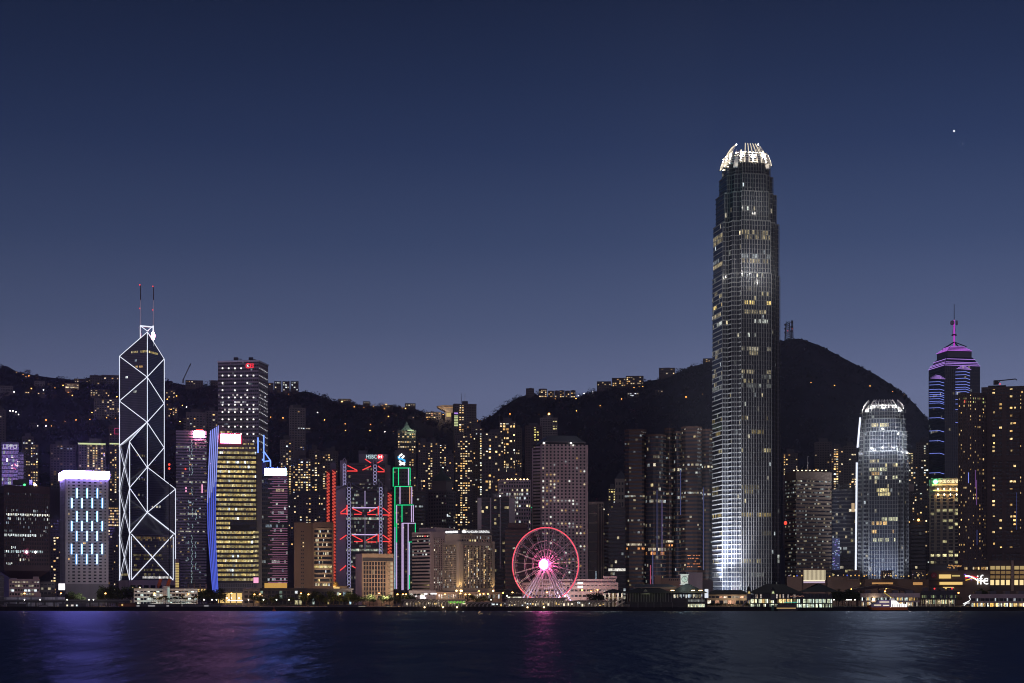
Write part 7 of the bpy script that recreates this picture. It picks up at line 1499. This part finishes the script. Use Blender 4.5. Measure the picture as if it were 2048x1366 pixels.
# clock pier
def clock_pier():
    Y = 1140; root = thing('ferry_pier', 'dark two storey ferry pier with floodlit eaves and a white clock turret', 'ferry pier', (wx(1330, Y), Y + 16, 0)); q = rect(1253, 1410, Y, 32); z1 = wz(1186, Y)
    MB().prism(offset(q, .6), .2, 2.8).build('pier_deck', 'seawall_stone', root); MB().prism(offset(q, -2.5), 2.8, z1).build('inner_wall', 'charcoal', root)
    for k in range(29):
        x = 1255 + 153 * k / 28; a = on(q, 0, x, 1200, -.4)
        if x < 1345: MB().box((a.x, a.y, (wz(1204, Y) + z1) / 2), (.55, .8, z1 - wz(1204, Y))).build('pilaster', 'mid_grey', root)
    panel(root, q, 0, 1253, 1410, 1203.5, 1205.5, 'floor_band', 'charcoal', .1, .8)
    for x in (1256, 1276, 1292, 1308, 1322, 1345, 1375, 1398): panel(root, q, 0, x - .7, x + .7, 1205, 1216, 'pile', 'mid_grey', .2, .8)
    wr = MB()
    for k in range(26): a, b = on(q, 0, 1345 + 2.4 * k, 1196 if k % 3 else 1193, -2.2), on(q, 0, 1346.8 + 2.4 * k, 1189, -2.2); wr.face([a, (b.x, b.y, a.z), b, (a.x, a.y, b.z)], 0, glowcol(COOL + OFFW, .35, .9) if rnd.random() < .6 else (0, 0, .001))
    wr.build('window_row', glass, root); wr = MB()
    for k in range(12): a, b = on(q, 0, 1376 + 2.8 * k, 1216, -.2), on(q, 0, 1378.2 + 2.8 * k, 1208, -.2); wr.face([a, (b.x, b.y, a.z), b, (a.x, a.y, b.z)], 0, glowcol([(1, .95, .6), (.9, 1, .75)], .9, .3))
    for k in range(12): a, b = on(q, 0, 1376 + 2.8 * k, 1205, -.2), on(q, 0, 1378.2 + 2.8 * k, 1199, -.2); wr.face([a, (b.x, b.y, a.z), b, (a.x, a.y, b.z)], 0, glowcol([(.9, .95, .9)], .16, .5))
    wr.build('window_row', glass, root)
    # roofs: a long hip with a raised ridge, and the tall hip at the end
    lo = rect(1249, 1345, Y - 2, 36); MB().prism(offset(lo, 1), z1, wz(1176, Y), poly2=offset(lo, -9)).build('roof', 'dark_roof', root); up = rect(1270, 1350, Y + 8, 14); MB().prism(offset(up, 1), wz(1178, Y), wz(1173.5, Y)).build('upper_eaves', 'tan_grey', root); MB().prism(offset(up, 1.6), wz(1173.5, Y), wz(1168, Y), poly2=offset(up, -5)).build('upper_roof', 'slate_roof', root)
    hi = rect(1338, 1412, Y - 2, 36); MB().prism(offset(hi, 1.5), z1, wz(1167.5, Y), poly2=offset(hi, -12)).build('hip_roof', 'dark_roof', root)
    for x in (1257, 1271, 1293, 1304, 1325): a = on(lo, 0, x, 1184, 2.0); lamp_light('eaves_light', a - Vector((0, 0, 1.5)), 90, (.85, 1, .45), root, .2)
    for x, e in ((1345, 380), (1386, 450), (1401, 450)): a = on(hi, 0, x, 1181.5, 3.4); a.z = z1 + 1.8; MB().box(a, (2.4, .6, .5)).build('eaves_lamp', 'lamp_warm', root); lamp_light('eaves_light', a + Vector((0, -.4, 1.0)), e, (1, .75, .3), root, .2)
    mb = MB(); g = on(q, 0, 1291, 1186, 1.6); mb.outline([(-3.2, -1), (3.2, -1), (0, 3)], g, Vector((1, 0, 0)), Vector((0, 0, 1)), 1.2); mb.build('gable', 'mid_grey', root)
    # clock turret
    c = P(1368, 1168, Y + 14); w_ = M(15, Y); t = MB().box((c.x, c.y, c.z + 3.2), (w_, w_, 6.6)).build('clock_turret', 'white_paint', root)
    MB().box((c.x, c.y, c.z + 6.8), (w_ * 1.25, w_ * 1.25, .7)).build('turret_cornice', 'white_paint', t); MB().box((c.x, c.y, c.z - .4), (w_ * 1.2, w_ * 1.2, .8)).build('turret_base', 'white_paint', t); MB().ball((c.x, c.y, c.z + 7.1), w_ * .42, 0, 16, 6, .9, 0).build('turret_dome', 'charcoal', t)
    fy = c.y - w_ / 2 - .1; MB().tube((c.x + .2, fy, c.z + 3.4), (c.x + .2, fy - .2, c.z + 3.4), 2.0, 0, 24).build('clock_face', 'clock_glow', t); mb = MB(); mb.bar((c.x + .2, fy - .35, c.z + 3.4), (c.x + .2, fy - .35, c.z + 5.1), .2); mb.bar((c.x + .2, fy - .35, c.z + 3.4), (c.x + 1.3, fy - .35, c.z + 3.1), .22); mb.build('clock_hands', 'black_metal', t)
    MB().path([Vector((c.x + .2 + 2.05 * math.cos(a), fy - .2, c.z + 3.4 + 2.05 * math.sin(a))) for a in [2 * math.pi * k / 24 for k in range(24)]], .16, 0, 5, True).build('clock_rim', 'mid_grey', t)
    lamp_light('turret_light', (c.x - 1.5, fy - 5, c.z + 3), 700, (.8, 1, .9), root, .3); lamp_light('turret_light', (c.x + 3.5, fy - 5, c.z + 4), 500, (.8, 1, .9), root, .3)
clock_pier()
b_ = thing('billboard', 'tall white lit panel at the right end of the clock pier', 'billboard', (wx(1412, 1160), 1160, 4)); MB().box(P(1413, 1187, 1160), (2.6, .5, 6.5)).build('lit_panel', 'board_bright', b_); MB().box((wx(1413, 1160), 1160.5, 6), (.4, .4, 6)).build('post', 'black_metal', b_)
# low walls and halls in front of the brown towers
q = rect(1377, 1405, 1420, 14); w_ = thing('plain_block', 'plain windowless grey block behind the clock pier', 'building', base_of(q)); MB().prism(q, GZ, wz(1145, 1420)).build('wall', 'pale_concrete', w_); MB().prism(rect(1403, 1426, 1424, 12), GZ, wz(1160, 1424)).build('side_wing', 'mid_grey', w_)
q = rect(1308, 1378, 1430, 16); w_ = thing('low_hall', 'low tan hall showing above the clock pier roof', 'building', base_of(q)); MB().prism(q, GZ, wz(1156, 1430)).build('wall', 'tan_concrete', w_); MB().prism(rect(1310, 1322, 1426, 10), GZ, wz(1152, 1426)).build('bay', 'tan_concrete', w_)
for k in range(9): panel(w_, q, 0, 1338 + 4 * k, 1340.6 + 4 * k, 1158.5, 1161, 'window', 'window_glass', .2, .2)

# ------------------------------------------------------------------ harbour pavilion pier with shops
def pavilion_pier():
    Y = 1150; root = thing('ferry_pier', 'broad dark roofed ferry pier with two storeys of bright shops', 'ferry pier', (wx(1575, Y), Y + 16, 0)); q = rect(1500, 1665, Y, 34)
    MB().prism(offset(q, .5), .2, 2.6).build('pier_deck', 'seawall_stone', root); z1 = wz(1187, Y); MB().prism(offset(q, -3), 2.6, z1).build('inner_wall', 'charcoal', root)
    low = rect(1496, 1604, Y - 2, 38); MB().prism(offset(low, 1), z1, wz(1168, Y), poly2=offset(low, -13)).build('roof', 'dark_roof', root); hi = rect(1600, 1674, Y - 2, 38); MB().prism(offset(hi, 1.5), z1 + 1.2, wz(1167, Y), poly2=offset(hi, -14.5)).build('hip_roof', 'dark_roof', root)
    for yb, yt, p_, pal, b in ((1196.5, 1188.5, .45, [(1, .85, .75), (1, .7, .45)], .4), (1206, 1198, .85, [(1, .8, .35), (.95, 1, .7), (1, .65, .25)], .85), (1216, 1208, .85, [(.9, 1, .75), (1, .9, .6)], .75)):
        wr = MB(); k = 0; x = 1501.0
        while x < 1662:
            if not (1553 < x < 1593 and yb > 1210):
                a, b2 = on(q, 0, x, yb, -1.6), on(q, 0, x + 3.0, yt, -1.6); right = x > 1592; g = glowcol(pal if not right else [(.9, 1, .7), (.8, 1, .85)], b, .45) if rnd.random() < p_ and not (right and yt < 1190) else (0, 0, .001)
                wr.face([a, (b2.x, b2.y, a.z), b2, (a.x, a.y, b2.z)], 0, g)
            x += 3.2
        wr.build('shop_window_row', glass, root)
    x = 1500.5
    while x < 1664: a = on(q, 0, x, 1200, -.3); MB().box((a.x, a.y, (2.6 + z1) / 2), (.5, .8, z1 - 2.6)).build('column', 'charcoal', root); x += 8
    for y in (1197.3, 1207): panel(root, q, 0, 1500, 1664, y - .7, y + .7, 'floor_slab', 'charcoal', -.2, 1.0)
    MB().path([on(q, 0, 1567 + 1.35 * k, 1204.6 + .35 * math.sin(k * 1.3), .8) for k in range(21)], .28, 0, 6).build('teal_light', 'teal_strip', root); MB().path([on(q, 0, 1580 + 1.4 * k, 1192.3 + .5 * math.sin(k * 1.0), .8) for k in range(21)], .16, 0, 6).build('peach_light', 'peach_thin', root)
    for x, m in ((1497.5, 'gold_dim'), (1545.5, 'roof_green')):
        c = P(x, 1187, Y - 3); t = MB().box((c.x, c.y, c.z - 1.5), (2.6, 2.6, 7.0)).build('turret', 'mid_grey', root); mb = MB(); mb.prism([Vector((c.x - 1.7, c.y - 1.7)), Vector((c.x + 1.7, c.y - 1.7)), Vector((c.x + 1.7, c.y + 1.7)), Vector((c.x - 1.7, c.y + 1.7))], c.z + 2, c.z + 5.2, poly2=[Vector((c.x - .1, c.y - .1)), Vector((c.x + .1, c.y - .1)), Vector((c.x + .1, c.y + .1)), Vector((c.x - .1, c.y + .1))]); mb.build('turret_roof', 'dark_roof', t); mb = MB(); mb.outline([(-1.0, 0), (1.0, 0), (0, 2.0)], Vector((c.x, c.y - 1.5, c.z)), Vector((1, 0, 0)), Vector((0, 0, 1)), .2); mb.build('lit_gable', m, t)
    MB().bar(P(1499, 1196, Y - 2), P(1484, 1212, Y - 2), 1.6, 0, .8).build('stair', 'grey_concrete', root)
    bt = thing('moored_ferry', 'long low ferry moored at the shop pier, hull glowing gold', 'boat', (wx(1572, Y - 7), Y - 7, 0)); mb = MB(); hx = M(42, Y); pts = [(-hx / 2 + 2, 0), (hx / 2 - 1, 0), (hx / 2 + 1.5, 2.2), (-hx / 2, 2.2)]; mb.outline(pts, Vector((wx(1573, Y - 7), Y - 5, .1)), Vector((1, 0, 0)), Vector((0, 0, 1)), 5); mb.build('hull', 'charcoal', bt); MB().box((wx(1573, Y - 7), Y - 7.4, 3.4), (hx * .92, 4, 2.2)).build('cabin', 'dusk_wall', bt); MB().box((wx(1571, Y - 7), Y - 10.12, 2.0), (hx * .9, .1, .8)).build('hull_light', 'hull_gold', bt)
    MB().box((wx(1545.5, Y - 4), Y - 4, 2.2), (1.6, 1.2, 4)).build('landing_post', 'teal_wall', root)
pavilion_pier()
def shop_row():
    Y = 1200; root, q = small_block('shop_row', 'row of bright shops behind palms between clock pier and shop pier', 1414, 1496, 1189, Y, 'tan_concrete', 4.0, 3.0, .6, .7, [(1, .9, .7), (1, .8, .6), (1, .5, .3)], .15, gr=.6); lo = offset(q, 2.5); MB().prism(lo, wz(1189, Y), wz(1180, Y), poly2=offset(q, -5)).build('roof', 'dark_roof', root)
    for x in (1430, 1448, 1462, 1470, 1488): lamp_light('shop_light', P(x, 1199, Y - 5), 350, (1, .85, .65), root, .3)
shop_row()
q = rect(1445, 1500, 1158, 8); t_ = thing('garden_bed', 'dark planted terrace with reddish wall in front of the bright shops', 'planter', base_of(q)); MB().prism(rect(1410, 1500, 1158, 10), 3.9, wz(1211, 1158)).build('wall', 'brown_warm', t_); mb = MB(); gr = random.Random(4)
for k in range(46): x = 1412 + 86 * gr.random(); leaf_clump(mb, (wx(x, 1163), 1163 + gr.uniform(-2, 2), wz(1209, 1163)), 1.6, 1.2, 40, .3, gr)
mb.build('shrubs', 'leaves', t_)

# ------------------------------------------------------------------ ferry terminals on the right
def terminal(label, x0, x1, Y, yt, upper, lower, roofm='pink_stone', seed=1, hstep=3.0):
    root = thing('ferry_pier', label, 'ferry pier', (wx((x0 + x1) / 2, Y), Y + 14, 0)); q = rect(x0, x1, Y, 28); r = random.Random(seed)
    MB().prism(offset(q, .6), .2, 2.6).build('pier_deck', 'seawall_stone', root); MB().prism(offset(q, -3.2), 2.6, wz(yt + 8, Y)).build('inner_wall', 'dusk_wall', root); MB().prism(offset(q, .3), wz(yt + 8.5, Y), wz(yt, Y)).build('roof_band', roofm, root); panel(root, q, 0, x0, x1, yt + 14.5, yt + 18, 'floor_band', roofm, .1, 3.0)
    for (ya, yb, pal, b, p) in ((yt + 8.6, yt + 14.4, *upper), (yt + 18, yt + 26, *lower)):
        wr = MB(); x = x0 + .5
        while x < x1 - hstep: a, c = on(q, 0, x, yb, -2.6), on(q, 0, x + hstep * .85, ya, -2.6); wr.face([a, (c.x, c.y, a.z), c, (a.x, a.y, c.z)], 0, glowcol(pal, b, .6) if r.random() < p else (.0, .0, .001)); x += hstep
        wr.build('window_row', glass, root)
    x = x0 + .6
    while x < x1: a = on(q, 0, x, yt + 20, -.3); MB().box((a.x, a.y, (2.6 + wz(yt + 8, Y)) / 2), (.6, .7, wz(yt + 8, Y) - 2.6)).build('column', 'grey_concrete', root); x += 9.4
    for k in range(4): c = on(q, 0, x0 + (x1 - x0) * (k + .5) / 4.3, yt, -10); c.z = wz(yt, Y) + 1; MB().box(c, (M(r.uniform(7, 14), Y), 5, 2.4)).build('roof_plant', 'mid_grey', root)
    for k in range(3): lamp_light('terminal_light', on(q, 0, x0 + (x1 - x0) * (k + .5) / 3, yt + 22, 1.5), 420, (1, .8, .55), root, .3)
    return root, q
t1, q1 = terminal('pale ferry terminal behind the moored orange ferry', 1722, 1839, 1160, 1186.5, ([(1, .62, .2), (.85, 1, .95)], .6, .6), ([(1, .6, .2), (1, .9, .75)], .8, .7)); lamp_light('sign_glow', on(q1, 0, 1747, 1199, 2), 700, (1, .85, .5), t1, .3); MB().ball(on(q1, 0, 1747, 1199, .8), .9, 0, 10, 6).build('floodlight', 'sign_warm', t1)
t2, q2 = terminal('dark glazed ferry terminal between the two pale ones', 1842, 1914, 1164, 1181.5, ([(.8, .9, .4), (.6, .75, .4)], .14, .55), ([(.8, 1, .7), (1, .8, .4)], .4, .6), 'charcoal', 4, 2.0)
for x in (1869, 1904): MB().ball(on(q2, 0, x, 1180, -1) + Vector((0, 0, 1)), .6, 0, 6, 4).build('warning_light', 'lamp_red', t2)
t3, q3 = terminal('pale ferry terminal with an amber ground floor at the right frame edge', 1941, 2064, 1160, 1188, ([(.85, .95, 1)], .4, .25), ([(1, .6, .15), (1, .68, .25), (.9, 1, .9)], .95, .85), 'pink_stone', 6)
for a, b in (((1941, 1199), (1938, 1193)), ((1938, 1193), (1941, 1190)), ((1926, 1208), (1940, 1201)), ((1928, 1211), (1934, 1205)), ((1934, 1206), (1939, 1206))): MB().bar(P(*a, 1157), P(*b, 1157), .38).build('sign_stroke', 'text_white', t3)
MB().bar(P(1922, 1215, 1158), P(1940, 1203, 1158), 1.6, 0, .9).build('gangway', 'grey_concrete', t3)
def ferry():
    Y = 1136; root = thing('ferry', 'white ferry with an orange hull moored at the pale terminal', 'boat', (wx(1776, Y), Y, 0)); o = Vector((wx(1735, Y), Y + 4, 0)); s = Y / F; rt, up = Vector((1, 0, 0)), Vector((0, 0, 1))
    L = lambda pts: [((x - 1735) * s, (1222 - y) * s) for x, y in pts]
    MB().outline(L([(1743, 1220), (1813, 1220), (1813, 1214), (1741, 1214.5), (1735, 1210)][::1]), o, rt, up, 8).build('hull', 'orange_hull', root)
    MB().outline(L([(1741, 1214.4), (1780, 1214), (1780, 1200), (1756, 1200), (1752, 1205), (1740, 1210)]), o - Vector((0, .8, 0)), rt, up, 6.4).build('superstructure', 'lilac_paint', root); MB().outline(L([(1780.1, 1213.8), (1812, 1213.8), (1812, 1208), (1797, 1207), (1790, 1201), (1780.1, 1201)]), o - Vector((0, .8, 0)), rt, up, 6.4).build('lit_cabin', 'ferry_white', root)
    for x0, x1, y in ((1757, 1776, 1203.8), (1746, 1760, 1210), (1764, 1776, 1210.5)): MB().box((wx((x0 + x1) / 2, Y), Y - 3.3, (1222 - y) * s), ((x1 - x0) * s, .15, .6)).build('window_row', 'lit_warm_white', root)
    for k in range(6): MB().box((wx(1783 + 4.6 * k, Y), Y - 3.35, (1222 - 1211) * s), (.4, .2, 2)).build('window_post', 'grey_concrete', root)
    MB().bar((wx(1767, Y), Y, (1222 - 1200) * s), (wx(1767.5, Y), Y, (1222 - 1192) * s), .25).build('mast', 'black_metal', root); MB().box((wx(1784, Y), Y, (1222 - 1198.5) * s), (3.0, 3, 1.6)).build('funnel', 'white_paint', root); MB().bar(P(1785, 1197, Y), P(1768, 1185, Y), .45).build('gangway_boom', 'logo_yellow_dim', root)
    lamp_light('deck_light', (wx(1765, Y), Y - 8, 8), 220, (.75, .6, 1), root, .3)
ferry()
# arched footbridge and mall podium
br = thing('footbridge', 'dark shallow arched footbridge behind the ferry terminals', 'bridge', (wx(1762, 1250), 1250, 4)); pts = [P(1688 + 14 * k, 1186 - 12.5 * math.sin(math.pi * k / 10.5), 1250) for k in range(11)]; mb = MB()
for a, b in zip(pts, pts[1:]): mb.hexa([(a.x, 1248, a.z - 1.2), (b.x, 1248, b.z - 1.2), (b.x, 1256, b.z - 1.2), (a.x, 1256, a.z - 1.2), (a.x, 1248, a.z + 1.0), (b.x, 1248, b.z + 1.0), (b.x, 1256, b.z + 1.0), (a.x, 1256, a.z + 1.0)])
mb.build('deck', 'brown_dim', br); MB().path([p + Vector((0, -3, 2.2)) for p in pts], .12, 0, 5).build('handrail', 'brown_warm', br)
for k in (2, 5, 8): MB().tube((pts[k].x, 1252, GZ), (pts[k].x, 1252, pts[k].z - 1), .7, 0, 8).build('column', 'brown_dim', br)
def mall():
    Y = 1350; root = thing('shopping_centre', 'long brown shopping centre podium with terraces, lit shopfronts and a ribbon logo', 'shopping centre', (wx(1800, Y), Y + 25, 4)); q = rect(1560, 2075, Y, 40)
    body = [(1574, 1720, 1153, 0, 'brown_warm2'), (1719, 1858, 1158, -2, 'brown_warm2'), (1856, 1980, 1141, -5, 'brown_warm2'), (1978, 2075, 1121, -8, 'brown_warm2')]
    for x0, x1, yt, dy, m in body: MB().prism(rect(x0, x1, Y + dy, 40), GZ, wz(yt, Y + dy)).build('podium_wall', m, root)
    # glowing glass hall
    h = rect(1606, 1651, Y - 10, 14); MB().prism(h, GZ, wz(1137, Y - 10)).build('hall_frame', 'dark_brown', root)
    for k in range(17): panel(root, h, 0, 1607.5 + 2.6 * k, 1609.3 + 2.6 * k, 1140, 1160, 'glazing_bar_light', 'hall_glow', .15, .25)
    panel(root, h, 0, 1607, 1650, 1160, 1162.5, 'lit_floor', 'lit_warm_white', .3, .3); panel(root, h, 0, 1607, 1650, 1163, 1166, 'lit_shopfront', 'violet_shop', .2, .3)
    # terrace boxes
    for x0, x1, y0, y1, m in ((1695, 1719, 1141, 1160, 'dark'), (1762, 1785, 1141, 1160, 'warm'), (1824, 1851, 1141, 1161, 'warm')):
        b = rect(x0, x1, Y - 9, 12); MB().prism(b, wz(y1, Y), wz(y0, Y)).build('terrace_box', 'brown_warm2', root); panel(root, b, 0, x0 + 2, x1 - 2, y0 + 2, y1 - 2, 'terrace_glass', 'window_glass', .12, .2)
        if m == 'warm':
            wr = MB()
            for k in range(14): c = on(b, 0, x0 + 3 + (x1 - x0 - 7) * rnd.random(), y0 + 4 + (y1 - y0 - 8) * rnd.random(), .35); wr.face([c, c + Vector((.9, 0, 0)), c + Vector((.9, 0, .5)), c + Vector((0, 0, .5))], 0, glowcol(WARM, .7, .5))
            wr.build('interior_lights', glass, root)
    for x0, x1, y0, y1, m in ((1744, 1786, 1165, 1168.5, 'lit_amber'), (1826, 1845, 1164.5, 1170, 'lit_amber'), (1653, 1661, 1163.5, 1166.5, 'lit_warm_white'), (1710, 1722, 1165.5, 1168.5, 'gold_dim'), (1671, 1684, 1174, 1182, 'lit_warm_white'), (1657, 1667, 1174, 1177.5, 'lit_warm_white'), (1685, 1696, 1176, 1179, 'gold_dim')): panel(root, rect(1560, 2075, Y - 9.5, 2), 0, x0, x1, y0, y1, 'shopfront', m, .3, .4)
    # terrace with party lights
    for k in range(34):
        x = 1576 + 280 * (k + rnd.random() * .8) / 34; y = 1151 + rnd.uniform(-2, 3)
        if 1604 < x < 1652: continue
        MB().ball(P(x, y, Y - 11), rnd.uniform(.35, .7), 0, 6, 4).build('terrace_lamp', rnd.choice(['lamp_orange_dim', 'lit_gold', 'lit_warm_white', 'lit_gold', 'lit_amber', 'violet_shop', 'lit_gold', 'strip_blue', 'lamp_orange_dim']), root)
    wb = rect(1856, 1980, Y - 6, 2); o, rt, nr, ln = frame(wb, 0); up = Vector((0, 0, 1))
    for x0, x1, y0, y1, m in ((1878, 1902, 1149, 1157, 'lit_gold'), (1879, 1925, 1164, 1169.5, 'lit_gold'), (1886, 1908, 1174, 1178, 'lit_gold'), (1904, 1920, 1150, 1153, 'gold_dim')): panel(root, wb, 0, x0, x1, y0, y1, 'shopfront', m, .4, .4)
    for y in (1159.5, 1171): panel(root, wb, 0, 1858, 1930, y, y + 2.2, 'terrace_edge', 'brown_dim', .8, 1.6)
    c = on(wb, 0, 1868, 1150.5, .5); circ = [(2.3 * math.cos(t), 2.3 * math.sin(t)) for t in [2 * math.pi * k / 20 for k in range(20)]]; e = MB(); e.outline(circ, c, rt, up, .2); e = e.build('round_sign', 'red_sign_paint', root)
    mb = MB(); a_ = [c + rt * x + up * y + nr * .35 for x, y in ((-.9, 1.3), (-.9, .5), (-.4, 0), (-.9, -.5), (-.9, -1.3))]; mb.path(a_, .15, 0, 5); mb.path([c + rt * x + up * y + nr * .35 for x, y in ((.9, 1.3), (.9, .5), (.4, 0), (.9, -.5), (.9, -1.3))], .15, 0, 5); mb.bar(c + up * 1.4 + nr * .35, c - up * 1.4 + nr * .35, .3); mb.build('sign_mark', 'pale_concrete', e)
    # ribbon logo and letters
    def rib(pts, m, r_=.42, out=.5): MB().path([on(wb, 0, x, y, out) for x, y in pts], r_, 0, 6).build('logo_ribbon', m, root)
    rib([(1929, 1148.5), (1934, 1152), (1940, 1156), (1944, 1160)], 'logo_violet', .4, .5); rib([(1931, 1156), (1937, 1152.8), (1945, 1152.5), (1951, 1155), (1956, 1153.8)], 'text_red', .45, .8); rib([(1931, 1160.5), (1937, 1159), (1944, 1156.5), (1950, 1158), (1955, 1162), (1959, 1165.5)], 'logo_yellow', .45, .6); rib([(1930, 1152), (1938, 1152), (1946, 1155), (1954, 1160), (1962, 1162), (1976, 1161.5)], 'text_white', .6, 1.1)
    letters_on(root, wb, 0, 'ifc', 1954, 1976.5, 1149.5, 1169, 'text_white', .7)
    # upper floors behind and right wing
    u = rect(1922, 1977, Y + 6, 20); MB().prism(u, wz(1141, Y), wz(1117, Y)).build('upper_wing', 'brown_dim', root); grid(root, u, 0, 1925, 1976, 1120, 1140, 15, 3, .2, .2, 'brown_dim', lambda k, j, e, n, nw: glowcol(WARM, .4, .7) if k == 2 and rnd.random() < .6 else None, .4)
    for k in range(14): MB().ball(P(1896 + 2 * k, 1133 + rnd.uniform(-2.5, 3), Y - 4), rnd.uniform(.4, .8), 0, 6, 4).build('terrace_lamp', 'lit_amber', root)
    rw = rect(1978, 2075, Y - 8, 40)
    for x0, x1, n in ((1980, 2022, 4), (2028, 2060, 3)):
        for y0, y1, m in ((1132, 1139, 'lit_gold_dim'), (1142, 1148, 'gold_deep'), (1151, 1157, 'gold_deep'), (1160, 1170, 'lit_gold_bright')):
            w_ = (x1 - x0) / n
            for j in range(n): panel(root, rw, 0, x0 + w_ * j + .8, x0 + w_ * (j + 1) - (2.5 if y0 > 1158 else 1.0), y0, y1, 'lit_window', m, .15, .3)
    panel(root, rw, 0, 2022.5, 2027.5, 1121, 1182, 'pier', 'pale_tan', .9, 1.8)
mall()

# ------------------------------------------------------------------ evening air over the harbour
mb = MB(); mb.box((0, 2400, 310), (8600, 5600, 622)); m = bpy.data.materials.new('evening_air'); m.use_nodes = True; MAT['evening_air'] = m
t = m.node_tree; t.nodes.clear(); o = t.nodes.new('ShaderNodeOutputMaterial'); v = t.nodes.new('ShaderNodeVolumePrincipled')
v.inputs['Color'].default_value = (.75, .8, 1, 1); v.inputs['Density'].default_value = 4e-5; v.inputs['Anisotropy'].default_value = .3; t.links.new(v.outputs[0], o.inputs['Volume'])
struct(mb.build('haze', m, org=(0, 2400, 0)), 'stuff')
